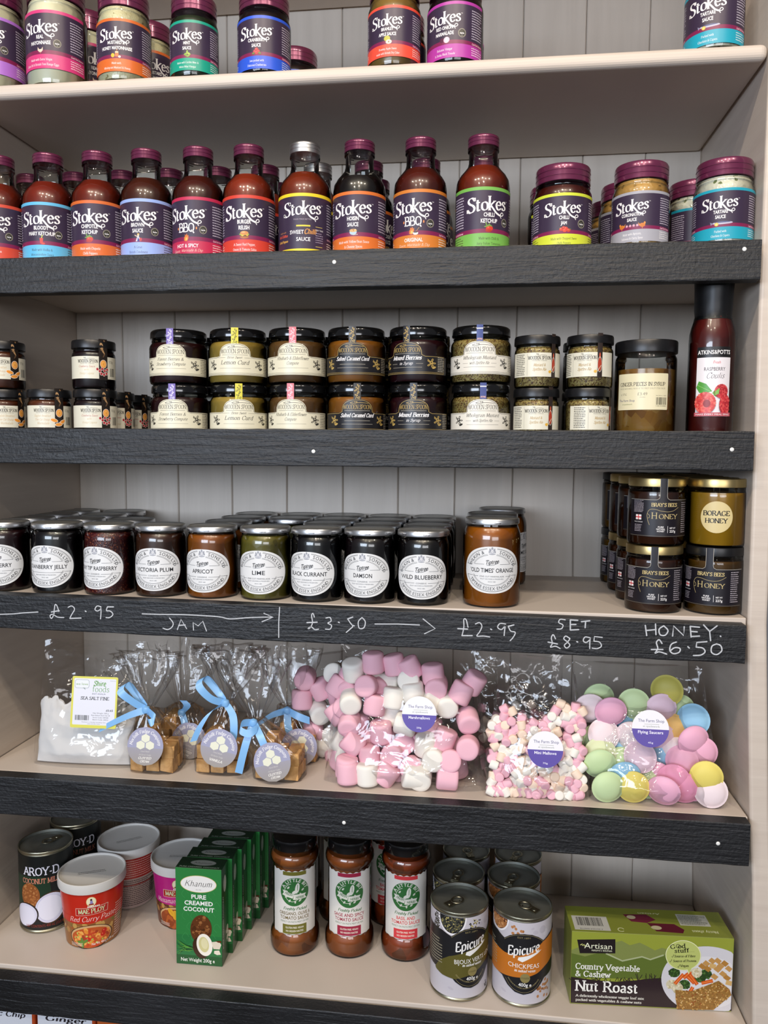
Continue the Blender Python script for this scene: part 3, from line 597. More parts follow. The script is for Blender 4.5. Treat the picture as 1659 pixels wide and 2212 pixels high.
def ic_fish(s, x, y): s.ell(x+2, y, 11.5, 1.7, '#b4b0c4', 24); s.ell(x+2, y+.9, 9, .7, '#46507e', 16); s.poly([(x-8.6, y), (x-12, y+2), (x-11, y-2)], '#8a86a0'); s.ell(x-4.6, y-1.4, 2.3, 2.2, '#e0b03c', 16); s.ell(x-4.6, y-1.4, 1.5, 1.4, '#efd27c', 12)
def ic_hen(s, x, y): s.poly([(x-3.6, y+3.4), (x-1.6, y+.4), (x+1.6, y+.6), (x+3.4, y+3.2), (x+3.4, y-1), (x+1.4, y-3.2), (x-1.6, y-3), (x-3.8, y-.6)], '#e6c8b4'); s.line([(x, y-3), (x, y-4.8)], .5, '#d89a6a')
def ic_honey(s, x, y): s.rrect(x-1.6, y-3, x+2.8, y+2.6, .8, '#d8743a'); s.rrect(x-1.4, y+1.6, x+2.6, y+3.4, .3, '#e8c8a8'); s.line([(x+.6, y+3), (x+.8, y+6)], .6, '#c87c34'); s.ell(x-4.6, y-1.4, 2.4, 2.6, '#e0b52c', 12); s.ell(x+4, y-3, 1.7, 1.4, '#f0e0c8', 12)
def ic_mint(s, x, y): [s.ell(x+a, y+b, 2.6, 1.1, c, 10, r) for a, b, r, c in ((-2, 0, .4, '#8aa83c'), (2, .4, -.5, '#a8bc4c'), (0, 2, 1.5, '#92ac40'), (-1, -2, -.6, '#76983a'), (2, -2, .7, '#88a440'))]
def ic_cran(s, x, y): [(s.ell(x+a, y+b, 2.3, 2.3, '#b82c34', 14), s.ell(x+a-.6, y+b+.7, .7, .6, '#e07078', 8)) for a, b in ((-2.2, 0), (2, 0), (0, 2.4), (0, -1.2))]; s.ell(x-4, y-2, 2, 1, '#5c8038', 10, .4); s.ell(x+4, y-2, 2, 1, '#5c8038', 10, -.4)
def ic_apple(s, x, y): s.ell(x-.6, y+2, 4, 3.2, '#b4b03c', 18); s.ell(x+1.6, y-2, 3.8, 2.6, '#efe4c0', 18); s.ell(x+1.6, y-2, .8, 1, '#7c5a34', 8)
def ic_onion(s, x, y): s.ell(x-3.4, y+.2, 3, 2.8, '#5c2440', 16); s.ell(x+2.6, y, 3.8, 3.6, '#e2b8c8', 18); s.ell(x+2.6, y, 1.6, 3.2, '#f0dce4', 12)
def stokes_sheet(R, zb, zt, band, title, sub, icon=None, award=False, special=None, k=1., dark=False, two=None):
    s = Sheet(); H = zt-zb; U = R*1.55; sc = H/66*k; Y = lambda f: zt-f*H
    sc_t = WHT if not dark else '#3a3424'
    s.rect(-U, zb, U, zt, AUB)
    s.rect(-U, Y(.055), U, zt, band)
    if special == 'sweet':
        s.rect(-U, zb, U, Y(.94), band)
        logo(s, -1, Y(.36), sc*.98)
        s.text('FOOD MADE BETTER', -1, Y(.455), 1.7*sc, '#a99ba8', cond=.95); s.rect(-9, Y(.565), 9, Y(.54), '#e8cf3c')
        s.text('SWEET', -8.6, Y(.69), 4.4*sc, WHT, cond=.9, bold=1); s.text('Chilli', 9.2, Y(.69), 5.6*sc, '#e09a4c', 'scriptb', cond=.82, shear=.25); s.text('SAUCE', 0, Y(.81), 4.4*sc, WHT, cond=.9, bold=1)
        s.text('Made with', -30, Y(.66), 1.8*sc, '#e09a4c', 'script', shear=.2); s.text('Red Chillies', -30, Y(.73), 2.8*sc, '#d8553c', 'serifb', shear=.2, cond=.8); s.text('& Red Peppers', -30, Y(.82), 2.4*sc, '#e8b04c', 'serifb', shear=.2, cond=.8)
        s.rect(16, Y(.565), 26, Y(.557), '#d8c060'); s.text('TRY THIS', 21.5, Y(.63), 1.8*sc, WHT); s.micro(16, Y(.84), 27, Y(.65), 5, '#a79aae', .3); s.rect(16, Y(.9), 26, Y(.892), '#d8c060')
    else:
        P = [(-U, Y(.775))]; Q = [(-U, Y(.70))]
        n = 30
        for i in range(n+1):
            u = -U+2*U*i/n; w = .012*math.cos(u/U*2.2); Q.append((u, Y(.70-w))); P.append((u, Y(.765-w*.6)))
        s.poly([(-U, zb)]+P[1:]+[(U, zb)], band)
        s.poly(P[1:]+list(reversed(Q[1:])), MAR)
        logo(s, -1.5, Y(.385), sc)
        if special == 'bbq':
            s.text('BBQ', 0, Y(.60), 9.4*sc, WHT, 'slab', cond=.82); s.ell(-11.8*sc, Y(.54), .9, 1.7, '#e08a50', 10); s.ell(11.8*sc, Y(.54), .9, 1.7, '#e08a50', 10)
            s.text(title[0], 0, Y(.87), 4.2*sc, WHT, cond=.82, bold=1); s.text(sub[0], 0, Y(.945), 3.*sc, '#f6dcc8', 'script', cond=.95, shear=.25)
        else:
            for i, t in enumerate(title): s.text(t, -.5, Y(.485+.1*i)-.3, 4.5*sc, WHT, cond=.70, bold=2)
            for i, t in enumerate(sub):
                y = Y(.865+.085*i) if len(sub) > 1 else Y(.905)
                if t.startswith('Made with ') or t.startswith('Packed with'):
                    s.text(t, 0, y, 2.7*sc, sc_t, 'serif', cond=.8)
                else: s.text(t, 0, y, 2.7*sc, sc_t, 'serif', cond=.8)
    if icon: icon(s, 0, Y(.68) if special != 'bbq' else Y(.70))
    if award:
        x = 21.5*min(1, R/34); y = Y(.565); q = 4.6
        s.ring(x, y, q, q+.3, .35, '#b9b39c'); s.ell(x, y, q-.5, q-.2, '#131110'); s.ring(x, y, q-.8, q-.6, .2, '#b9b39c')
        s.text('great', x, y+1.4, 1.3, '#9a957e', 'serif'); s.text('taste', x, y-1.3, 2.5, WHT, cond=.8, bold=1); s.ell(x, y-2.8, .4, .4, WHT, 6)
    for side in (1, -1):
        x0 = side*R*.98 if side > 0 else -R*1.5; x1 = R*1.5 if side > 0 else -R*.98
        if special == 'sweet' and side < 0: continue
        s.micro(x0, Y(.66), x1, Y(.12), 12, '#b6aebc', .42, 5+side); s.micro(x0, Y(.95), x1, Y(.79), 4, sc_t, .3, 8); s.text('Good food deserves', (x0+x1)/2, Y(.75), 2.2, '#e9b8c8', 'serifb', shear=.2, w=(x1-x0)*.95)
    return s
BOT = [(.030, 0), (.0330, .001), (.0342, .0045), (.0342, .079), (.0338, .086), (.0327, .0935), (.0288, .1005), (.0235, .1065), (.0197, .1115), (.0182, .117), (.0180, .1300), (.0196, .1308), (.0197, .1326), (.0183, .1335), (.0183, .1345)]
BLID = [(.0192, .1345), (.0197, .1349), (.0197, .1385), (.0193, .1389), (.0193, .1395), (.0197, .1399), (.0197, .1428), (.0193, .1432), (.0193, .1438), (.0197, .1442), (.0197, .1462), (.0188, .1475), (.015, .1477)]
def jarprof(r, q=1.):
    return [(r*.86, 0), (r*.955, .001*q), (r, .0055*q), (r, .068*q), (r*.985, .0725*q), (r*.94, .0765*q), (r*.915, .079*q), (r*.93, .081*q), (r*.90, .0825*q), (r*.90, .086*q)]
def jlid(r, q=1.):
    a = r*.935; g = r*.92; return [(a*.98, .0845*q), (a, .085*q), (a, .089*q), (g, .0895*q), (g, .0905*q), (a, .091*q), (a, .0955*q), (g, .096*q), (g, .097*q), (a, .0975*q), (a, .1025*q), (a*.96, .105*q), (a*.8, .1053*q)]
def glass_me(key, prof): return lathe_me(key, prof, GLASS, cap1=False)
def sauce_bottle(x, y, yaw, key, ccol, sheet, lab, fill=.108, lidm=None, group=None, z=Z1):
    if key+'lab' not in _ME: _ME[key+'lab'] = sheet_mesh('label', sheet(), cyl_map(.0343, 0), 3.)
    r = jar('sauce_bottle', x, y, z, yaw, glass_me('glass_bottle', BOT), lathe_me('contents|'+key, shrink(BOT, .0012, fill), cmat('sauce_'+key, ccol, .3)), ('cap', lathe_me('cap|'+('s' if lidm else 'p'), BLID, lidm or PLUM)), _ME[key+'lab'], lab=lab, cat='bottle', group=group)
    v = 'neck_ring'; return r
def sauce_jar(x, y, yaw, key, cm, sheet, lab, r=.0345, q=1., z=Z1, fill=.079, group=None, cat='jar'):
    if key+'lab' not in _ME: _ME[key+'lab'] = sheet_mesh('label', sheet(), cyl_map(r, 0), 3.)
    P = jarprof(r, q); kk = '|%.4f%.2f' % (r, q)
    return jar('sauce_jar', x, y, z, yaw, glass_me('glass_jar'+kk, P), lathe_me('contents|'+key, shrink(P, .0012, fill*q), cm), ('lid', lathe_me('lid'+kk, jlid(r, q), PLUM)), _ME[key+'lab'], lab=lab, cat=cat, group=group)
SS = stokes_sheet
row1 = [  # px of cap, label px, key, content, band, title, sub, icon, award, special, description, rows deep
 (-3, -22, 'ket', '#7c2716', '#cc4630', ['TOMATO', 'KETCHUP'], ['Made with Italian', 'Tomatoes'], ic_tomato, 1, None, 'tomato sauce bottle with a red-banded plum label', 2),
 (103, 86, 'blo', '#7b2415', '#5fb4dc', ['BLOODY', 'MARY KETCHUP'], ['Made with Vodka &', 'Worcestershire Sauce'], ic_drink, 1, None, 'red sauce bottle with a sky-blue-banded plum label', 2),
 (209.5, 191, 'chp', '#72200f', '#d4692f', ['CHIPOTLE', 'KETCHUP'], ['Made with Chipotle', 'Chilli Peppers'], ic_tomato, 1, None, 'dark red ketchup bottle with an orange-banded label and tomato picture', 2),
 (316, 296, 'bro', '#4a1d10', '#97aee6', ['BROWN', 'SAUCE'], ['A Great', 'British Condiment'], ic_figure, 1, None, 'brown sauce bottle with a periwinkle-banded plum label', 2),
 (428, 402, 'hot', '#4a160d', '#bd2c50', ['HOT & SPICY'], ['Sauce, Marinade & Dip'], ic_flame, 1, 'bbq', 'barbecue sauce bottle with a crimson-banded label', 2),
 (537.5, 527, 'bur', '#8c2e16', '#cf4030', ['BURGER', 'RELISH'], ['A Sweet Red Pepper,', 'Onion & Tomato Salsa'], ic_burger, 0, None, 'bright red relish bottle with a burger on its label', 3),
 (659, 655, 'swe', '#7c2c12', '#e9cf2c', [], [], None, 0, 'sweet', 'sweet chilli sauce bottle with a silver cap and yellow edging on its label', 2),
 (777, 764, 'hoi', '#120806', '#d6702f', ['HOISIN', 'SAUCE'], ['Made with Yellow Bean Sauce', '& Chinese Spices'], ic_bowl, 0, None, 'nearly black sauce bottle with an orange-banded label and a bowl picture', 3),
 (909, 895, 'bbq', '#54180d', '#cf7a30', ['ORIGINAL'], ['Sauce, Marinade & Dip'], ic_bbq, 1, 'bbq', 'barbecue sauce bottle with an amber-banded label', 3),
 (1044.5, 1059, 'chi', '#7a2710', '#74b050', ['CHILLI', 'KETCHUP'], ['Made with Chilli &', 'Juicy Italian Tomatoes'], ic_tomato, 1, None, 'chilli sauce bottle with a lime-green-banded label', 2)]
for px, pl, key, cc, band, ti, su, ic, aw, sp, desc, deep in row1:
    x = place(px, 330, .041); f = (pl-px)/57.
    b = sauce_bottle(x, .041, yaw_for(x, .041, f), key, cc, lambda: SS(35, 5.5, 78.5, band, ti, su, ic, aw, sp, dark=key in ('blo', 'bro', 'chi')), desc+', front row', fill=.1095 if key != 'hoi' else .1065, lidm=SILVER if key == 'swe' else None)
    for k in range(1, deep):
        yy = .041+.0745*k
        dup(b, x+.001, yy, Z1, yaw_for(x, yy, .75), 'plum-capped bottle '+['', 'just behind', 'third back behind'][k]+' the one '+{'ket': 'at the left edge', 'blo': 'with sky-blue band', 'chp': 'with orange band and tomato', 'bro': 'with periwinkle band', 'hot': 'with crimson band', 'bur': 'with burger label', 'swe': 'with silver cap', 'hoi': 'with bowl label', 'bbq': 'with amber band', 'chi': 'with green band'}[key])
MAYO = cmat('mayonnaise', '#ece6c6', .35)
TART = cmat('tartare_sauce', '#e6e2d0', .35, (300, [(0., '#e6e2ce'), (.93, '#e6e2ce'), (.96, '#6d7a48'), (1., '#8d8a68')]))
MUSTM = cmat('mustard_mayonnaise', '#e2dab2', .35, (500, [(0., '#e2dab2'), (.93, '#dcd2a6'), (1., '#8a7a48')]))
CORO = cmat('coronation_sauce', '#cc9c54', .35, (260, [(0., '#cc9c54'), (.9, '#c4944c'), (1., '#6d5226')]))
CHJ = cmat('chilli_jam', '#4c140c', .3)
MINT = cmat('mint_sauce', '#1f2a12', .3); CRAN = cmat('cranberry_sauce', '#1c0809', .3)
APPLE = cmat('apple_sauce', '#8b6a30', .3); ONION = cmat('onion_marmalade', '#1d0b0e', .3)
j1 = [(1217, 1222, 'cj', CHJ, '#ccd63c', ['CHILLI', 'JAM'], ['Made with Chopped Sweet', 'Chilli Peppers'], ic_chilli, 1, True, 'dark red jam jar with an acid-yellow-banded label', .036, 2),
 (1386.5, 1370, 'co', CORO, '#a3a2aa', ['CORONATION', 'SAUCE'], ['Made with Apricots,', 'Sultanas & Curry Spice'], ic_corona, 0, False, 'mustard-coloured sauce jar with a grey-banded label', .0345, 3),
 (1566, 1562, 'ta', TART, '#1f9db4', ['TARTARE', 'SAUCE'], ['Packed with', 'Gherkins & Capers'], ic_fish, 0, False, 'white tartare sauce jar with a teal-banded label on the second row', .0352, 3)]
for px, pl, key, cm, band, ti, su, ic, aw, dk, desc, r, deep in j1:
    x = place(px, 360, .042); b = sauce_jar(x, .042, yaw_for(x, .042, (pl-px)/62), key, cm, lambda: SS(r*1000, 9 if key != 'cj' else 4, 68, band, ti, su, ic, aw, dark=dk, k=1.0), desc+', front', r, fill=.0835 if key != 'cj' else .081)
    dx = {'cj': -.003, 'co': -.006, 'ta': -.016}[key]
    for k in range(1, deep):
        yy = .042+.0745*k
        dup(b, x+dx*k, yy, Z1, yaw_for(x, yy, {'cj': .5, 'co': .4, 'ta': .6}[key]), ('second' if k == 1 else 'third')+' jar back behind the '+desc.split(' on the')[0])
# ---- top row
row0 = [(-12, -28, 'garlic', MAYO, '#a76bc4', ['GARLIC', 'MAYONNAISE'], ['Made with Roasted', 'Garlic'], ic_hen, 1, .0388, 1.3, 18, 90.5, 'mayonnaise jar with a lavender-banded label at the left edge', 1),
 (123.5, 90, 'mayo', MAYO, '#cf3c78', ['REAL', 'MAYONNAISE'], ['Made with Extra Virgin', 'Olive Oil & British Free Range Eggs'], ic_hen, 1, .0388, 1.3, 18, 90.5, 'large mayonnaise jar with a hot-pink-banded label', 2),
 (268.5, 252, 'muho', MUSTM, '#d4682a', ['MUSTARD &', 'HONEY MAYONNAISE'], ['Made with', 'Wholegrain Mustard & Honey'], ic_honey, 0, .0346, 1.1, 9.5, 74.6, 'mustard mayonnaise jar with an orange-banded label', 2),
 (420, 405, 'mint', MINT, '#169a80', ['MINT', 'SAUCE'], ['Made with Garden Mint &', 'White Wine Vinegar'], ic_mint, 0, .031, .97, 6, 66.8, 'dark green sauce jar with an emerald-banded label', 1),
 (571, 555, 'cran', CRAN, '#2c57cf', ['CRANBERRY', 'SAUCE'], ['Jam packed with', 'Delicious Cranberries'], ic_cran, 0, .0342, .96, 3.2, 66.8, 'blackish cranberry jar with a royal-blue-banded label', 1),
 (852, 838, 'appl', APPLE, '#e8503c', ['BRAMLEY', 'APPLE SAUCE'], ['Bramley Apple Sauce', 'made with British Dry Cider'], ic_apple, 0, .0335, 1.02, 9, 69, 'brown apple sauce jar with a coral-red-banded label', 2),
 (983, 962, 'onio', ONION, '#b03a9c', ['RED ONION', 'MARMALADE'], ['Balsamic Vinegar', '& Sticky Black Treacle'], ic_onion, 1, .0350, 1., 4, 69, 'dark onion marmalade jar with a magenta-banded label', 2),
 (1541, 1530, 'tart', TART, '#1f9db4', ['TARTARE', 'SAUCE'], ['Packed with', 'Gherkins & Capers'], ic_fish, 0, .0341, 1., 4, 69, 'lone white tartare jar with a teal-banded label at the right of the top shelf', 1)]
for px, pl, key, cm, band, ti, su, ic, aw, r, q, z0, z1, desc, deep in row0:
    y0 = r+.0035; x = place(px, 90, y0)
    b = sauce_jar(x, y0, yaw_for(x, y0, (pl-px)/(r*1640)), '0'+key, cm, lambda: SS(r*1000, z0, z1, band, ti, su, ic, aw, k=.95), desc+' on the top shelf' if 'top shelf' not in desc else desc, r, q, Z0, fill=.0835 if key in ('garlic', 'mayo', 'muho', 'tart', 'appl') else .079)
    for k in range(1, deep): dup(b, x, y0+.0785*k, Z0, yaw_for(x, y0+.08*k, .3), 'jar just behind the '+desc)
    if key == 'cran':
        dup(b, float(at(638, 110, .18)[0]), .18, Z0, .6, 'cranberry jar far back, its plum lid showing right of the blue-banded jar')
        dup(b, float(at(697, 140, .252)[0]), .252, Z0, .3, 'rearmost cranberry jar, only a sliver of its lid above the shelf edge')

class WideSheet(Sheet):
    """the arch label was drawn narrow; everything on it is 1.3 times as wide as noted"""
    def _add(s, V, T, c):
        V = np.array(V, float); V[:, 0] *= 1.3; Sheet._add(s, V, T, c)
# ---- double-stacked preserves ---------------------------------------------
CREAMP = '#ded8bf'; BLK = '#17161a'; GLD = '#b79a56'
WSL = [(.0345, 0), (.0375, .0012), (.0387, .005), (.0387, .0475), (.0380, .0505), (.0362, .0535), (.0350, .055), (.0358, .0568), (.0350, .0585), (.0350, .0605)]
WLID = [(.0352, .0598), (.0374, .0602), (.0376, .062), (.0372, .0675), (.0366, .0695), (.0345, .0712), (.028, .0714)]
def spray(s, x, y, k, c, c2=None):
    """the little engraved fruit sprig beside the name"""
    rn = random.Random(int(x*7+y)); 
    for i in range(5): a = i*1.25; s.ell(x+3.2*k*math.cos(a), y+4.2*k*math.sin(a), 1.9*k, 1.1*k, c, 10, a); s.ell(x+3.2*k*math.cos(a), y+4.2*k*math.sin(a), 1.1*k, .4*k, c2 or CREAMP, 8, a)
    s.ell(x, y+.5*k, 2.*k, 2.2*k, c, 12); s.ell(x-.3*k, y+.9*k, 1.*k, 1.1*k, c2 or CREAMP, 10); s.line([(x-4*k, y+5*k), (x+3.5*k, y-4.5*k)], .5*k, c); s.ell(x+3*k, y-5.4*k, 2.4*k, 1.2*k, c, 10, .5)
def ws_sheet(bg, fg, lines, R=38.7, accent=None, white=False, tint=None):
    s = WideSheet(); U = R*1.12; a0, a1, top = 10.5, 34, 51
    def outline(d):
        P = [(-U+d, a0+d), (U-d, a0+d), (U-d, a1-d), (19, a1-d)]
        for i in range(13):
            t = i/12; a = PI*t; P.append(((16.2-d*.6)*math.copysign(abs(math.cos(a))**.8, math.cos(a)), a1+1.0+(top-a1-1.-d)*math.sin(a)**.75))
        P += [(-19, a1-d), (-U+d, a1-d)]; return P
    s.poly(outline(0), bg); edge = outline(1.1)
    s.line(edge+[edge[0]], .45, accent or fg)
    s.line([(-4, 47.3), (-7, 46.2), (-3.5, 45.2), (2, 46.6), (11.5, 45.8)], .5, accent or fg, True); s.text('THE', 0-1.5, 46.6, 1.5, accent or fg, 'serifb')
    s.text('WOODEN SPOON', 0, 38.4, 5.4, accent or fg, 'serif', w=28.5)
    s.line([(-13, 36.4), (13, 36.4)], .3, fg)
    if len(lines) == 1: s.text(lines[0], 0, 28.2, 4.6, WHT if white else tint or fg, 'serifb' if white else 'serif', w=34, shear=.22, tilt=0); s.line([(-13, 23.5), (13, 23.5)], .3, fg); s.line([(-13, 36.4), (13, 36.4)], .3, fg)
    elif lines[0].startswith('*'):
        s.text(lines[0][1:], 0, 31.6, 2.9, tint or fg, 'serif', w=15, shear=.22); s.line([(-18, 32.8), (-9.5, 32.8)], .25, fg); s.line([(18, 32.8), (9.5, 32.8)], .25, fg)
        s.text(lines[1], 0, 24.2, 5., tint or fg, 'serif', w=29, shear=.22)
    elif lines[1].startswith('*'):
        s.text(lines[0], 0, 28.8, 4.9 if white else 4.1, WHT if white else tint or fg, 'serifb' if white else 'serif', w=31 if white else 33, shear=.22); s.text(lines[1][1:], 0, 22.6, 3.4, WHT if white else tint or fg, 'serif', w=14 if white else 19, shear=.22)
        q = 10 if white else 11.5; s.line([(-17, 23.8), (-q, 23.8)], .25, fg); s.line([(17, 23.8), (q, 23.8)], .25, fg)
    else:
        s.text(lines[0], 0, 29.6, 3.8, tint or fg, 'serif', w=min(33, len(lines[0])*1.72), shear=.22); s.text(lines[1], 0, 23.4, 3.8, tint or fg, 'serif', w=min(33, len(lines[1])*1.72), shear=.22)
    s.line([(-16, 19.2), (16, 19.2)], .25, fg); s.line([(-U, 13.2), (U, 13.2)], .3, accent or fg)
    for x in (-25.5, 25.5): spray(s, x, 24.5, 1.0, accent or fg, bg)
    s.micro(33, 14, U-1, 33, 9, fg, .3, 3)
    return s
def seal_sheet(bg, fg, kind, w=9.4, z0=46, z1=71.3):
    s = Sheet(); s.rect(-w/2, z0, w/2, z1, bg)
    if kind == 'spit':
        s.poly([(-w/2, z1-4), (w/2, z1-4), (w/2, z1-5.2), (-w/2, z1-5.2)], WHT); s.text('SPITFIRE', 0, z0+6.5, 2.3, '#e8b8a8', w=w*.82, bold=1)
    else:
        rn = random.Random(w); 
        for i in range(7): x, y = rn.uniform(-w*.3, w*.3), z0+4+i*3; s.ell(x, y, 2.2, 1., fg, 10, rn.uniform(0, 3)); s.ell(x, y, 1.3, .4, bg, 8, rn.uniform(0, 3))
        s.line([(-3, z0+3), (0, z0+12), (2.6, z1-3)], .6, fg, True)
    return s
def big_preserve(x, y, z, yaw, key, cm, sheet, seal, lab, group=None, r=.0387):
    if key+'lab' not in _ME:
        _ME[key+'lab'] = sheet_mesh('label', sheet(), cyl_map(.0387, 0), 3.); _ME[key+'seal'] = sheet_mesh('seal_strip', seal(), cyl_map(.03785, 0, 3.), 3.)
    return jar('preserve_jar', x, y, z, yaw, glass_me('glass_jar|w', WSL), lathe_me('contents|'+key, shrink(WSL, .0012, .054), cm), ('lid', lathe_me('lid|w', WLID, BLACKLID)), _ME[key+'lab'], [('seal_strip', _ME[key+'seal'])], lab=lab, group=group)
GRAIN = cmat('wholegrain_mustard', '#8f7d42', .4, (640, [(0., '#a08a4c'), (.35, '#b8a264'), (.6, '#8c7438'), (.85, '#4c2c18'), (1., '#7c5428')]))
row2 = [(386.5, 367, 'for', cmat('berry_compote', '#2c0b0d'), lambda: ws_sheet(CREAMP, '#2c2a26', ['Forest Berries &', 'Strawberry Compote']), lambda: seal_sheet('#6a53a4', '#d8cfe8', 's'), 'dark berry compote jar with a cream label and violet seal strip'),
 (514.5, 507, 'lem', cmat('lemon_curd', '#a4873a'), lambda: ws_sheet(CREAMP, '#2c2a26', ['*Bitter Sweet', 'Lemon Curd']), lambda: seal_sheet('#d6cb34', '#6a6418', 's'), 'ochre lemon curd jar with a cream label and yellow seal strip'),
 (642, 632, 'rhu', cmat('rhubarb_compote', '#6b4a26'), lambda: ws_sheet(CREAMP, '#2c2a26', ['Rhubarb & Elderflower', 'Compote']), lambda: seal_sheet('#cf6f78', '#efc8cc', 's'), 'brown rhubarb compote jar with a cream label and pink seal strip'),
 (770, 761, 'car', cmat('caramel_curd', '#8f5718'), lambda: ws_sheet(BLK, '#c9c0ac', ['Salted Caramel Curd'], accent=GLD, white=True), lambda: seal_sheet('#2a2622', GLD, 's'), 'amber caramel curd jar with a black and gold label'),
 (903, 878, 'mix', cmat('berries_in_syrup', '#2a0710'), lambda: ws_sheet(BLK, '#c9c0ac', ['Mixed Berries', '*in Syrup'], accent=GLD, white=True), lambda: seal_sheet('#1d1a1c', GLD, 's'), 'dark crimson berries jar with a black and gold label'),
 (1039, 1036, 'who', GRAIN, lambda: ws_sheet('#e2ddd0', '#2c2a26', ['Wholegrain Mustard', '*with Spitfire Ale']), lambda: seal_sheet('#2f3f80', '#fff', 'spit', 8.), 'wholegrain mustard jar with a white label and blue seal strip')]
lowdx = {'for': (369, 0), 'lem': (514, 0), 'rhu': (626, 1), 'car': (771, 1), 'mix': (893, 0), 'who': (1044, 2)}
for px, pl, key, cm, sh, se, desc in row2:
    y0 = .045; x = place(px, 760, y0); H = .0715
    b = big_preserve(x, y0, Z2+H, yaw_for(x, y0, (pl-px)/64), key, cm, sh, se, desc+', upper')
    dup(b, x+.0007, y0, Z2, yaw_for(x, y0, (lowdx[key][0]-px)/64), desc+', lower')
    for t, w in ((Z2, 'lower'), (Z2+H, 'upper')): dup(b, x+.001, y0+.0785, t, 1.2, w+' jar hidden behind the stack of '+desc.split(' with ')[0]+'s')
# small jars
WSS = [(.0245, 0), (.0272, .001), (.0282, .0045), (.0282, .0455), (.0274, .0480), (.0262, .0495), (.0266, .051), (.0258, .0535), (.0258, .0550)]
SLID = [(.0262, .0537), (.0287, .0541), (.0288, .0555), (.0286, .0625), (.0278, .0645), (.0255, .065), (.02, .065)]
def small_sheet(kind):
    s = Sheet(); U = 40; s.rect(-U, 13.4, U, 42.8, '#d9d5c2')
    if kind == 'must':
        s.line([(-3, 40.4), (-.5, 39.4), (4, 40), (9, 39.2)], .4, '#4a463e', True); s.text('THE', -3, 40.2, 1.3, '#4a463e', 'serifb'); s.text('WOODEN SPOON', 0, 34.4, 4., '#4a463e', 'serifb', w=29); s.text('PRESERVING COMPANY', 0, 32.4, 1.2, '#6a665c', 'serif', w=19)
        s.text('Mustard &', 0, 26.2, 3.2, '#b59a68', 'serifb', shear=.22, w=15); s.text('Spitfire Ale', 0, 20.8, 3.2, '#b59a68', 'serifb', shear=.22, w=17); s.line([(-15.5, 14.5), (-15.5, 41.5)], .3, '#8a867a'); s.micro(-34, 15, -19, 41.5, 12, '#55524a', .45, 4)
        s.rect(15.5, 12, 22, 66, '#2c211c'); s.ell(18.6, 28, 2.4, 8, '#a83a24', 14); s.ell(18.6, 38, 1., 4.5, '#c8583c', 10); s.ell(13.4, 19.5, 2.2, 1.9, '#d8a840', 10); s.line([(20.5, 27), (14, 17)], .6, '#d8c8a8'); s.ring(18.6, 28, 2.9, 9, .5, '#e0d8c8')
    else:
        s.line([(-10, 40.4), (-7.5, 39.4), (-3, 40), (4, 39.2)], .4, '#4a463e', True); s.text('THE', -9, 40.2, 1.3, '#4a463e', 'serifb'); s.text('WOODEN SPOON', -5.5, 34.4, 4., '#4a463e', 'serifb', w=27); s.text('PRESERVING COMPANY', -6, 32.4, 1.2, '#6a665c', 'serif', w=19)
        s.rect(9, 12, 21, 66, '#1f1712')
        rn = random.Random(5)
        for i in range(9): s.ell(15+rn.uniform(-3, 3), 44+i*2.3, 2.6, .8, rn.choice(['#8a6a48', '#b08a60', '#5c4430']), 10, rn.uniform(0, 3))
        s.ell(12.5, 58, 2., 3., '#b08a60', 12, .3); s.line([(13, 55), (17, 46)], .8, '#b08a60')
        if kind == 'cranb':
            s.text('Cranberry Sauce', -7, 28.2, 2.7, '#a8443c', 'serif', shear=.2, w=22); s.text('with', -7, 24, 2.4, '#c8b080', 'serif', shear=.2); s.text('Orange Liqueur', -7, 19, 2.7, '#c0a878', 'serif', shear=.2, w=20)
        else:
            s.text('English Breakfast', -7, 27.6, 2.9, '#c8a878', 'serif', shear=.2, w=22); s.text('Fine Cut Orange', -7, 22.6, 2.9, '#c8a070', 'serif', shear=.2, w=20); s.text('Marmalade', -6, 17.6, 2.9, '#c8a878', 'serif', shear=.2, w=16)
        s.ell(15, 33, 4.6, 5.6, '#efe6d8', 18); s.ell(15, 33, 4.1, 5.1, '#e08a2c', 18); s.ell(15, 33, 3.1, 4., '#f0b45c', 16)
        for a in range(8): s.line([(15, 33), (15+3*math.cos(a*.785), 33+3.9*math.sin(a*.785))], .3, '#e08a2c')
        if kind == 'cranb':
            for a, b2 in ((7, 26), (10, 23.5), (13, 26.5), (16.5, 24), (20, 26), (12, 20), (15.5, 19), (19, 20.5)): s.ell(a, b2, 2., 2.2, '#e8dccc', 10); s.ell(a, b2, 1.6, 1.8, '#a82834', 10)
        else:
            for a, b2, ro in ((8, 23, -.3), (19, 21, .6), (14, 17.5, .1)): s.ell(a, b2, 5.2, 2.6, '#efe6d8', 14, ro); s.ell(a, b2, 4.6, 2.1, '#e8963a', 14, ro)
        s.text('113g', 27, 35, 3, '#4a463e', 'serif'); s.barcode(25, 17, 34, 28)
    return s
def small_jar(x, y, z, yaw, key, cm, lab):
    if key+'slab' not in _ME: _ME[key+'slab'] = sheet_mesh('label', small_sheet(key), cyl_map(.0284, 0), 3.)
    return jar('small_preserve_jar', x, y, z, yaw, glass_me('glass_jar|s', WSS), lathe_me('contents|'+key, shrink(WSS, .001, .0505), cm), ('lid', lathe_me('lid|s', SLID, BLACKPL)), _ME[key+'slab'], lab=lab)
CRS = cmat('cranberry_orange', '#1c090e'); MARM = cmat('orange_marmalade', '#5c2a10')
HS = .065; x = place(1160, 780, .035)
a = small_jar(x, .035, Z2+HS, yaw_for(x, .035, .12), 'must', GRAIN, 'small grain mustard jar with black lid and cream label, upper left of the four')
dup(a, x, .035, Z2, yaw_for(x, .035, .02), 'small grain mustard jar with black lid, lower left of the four')
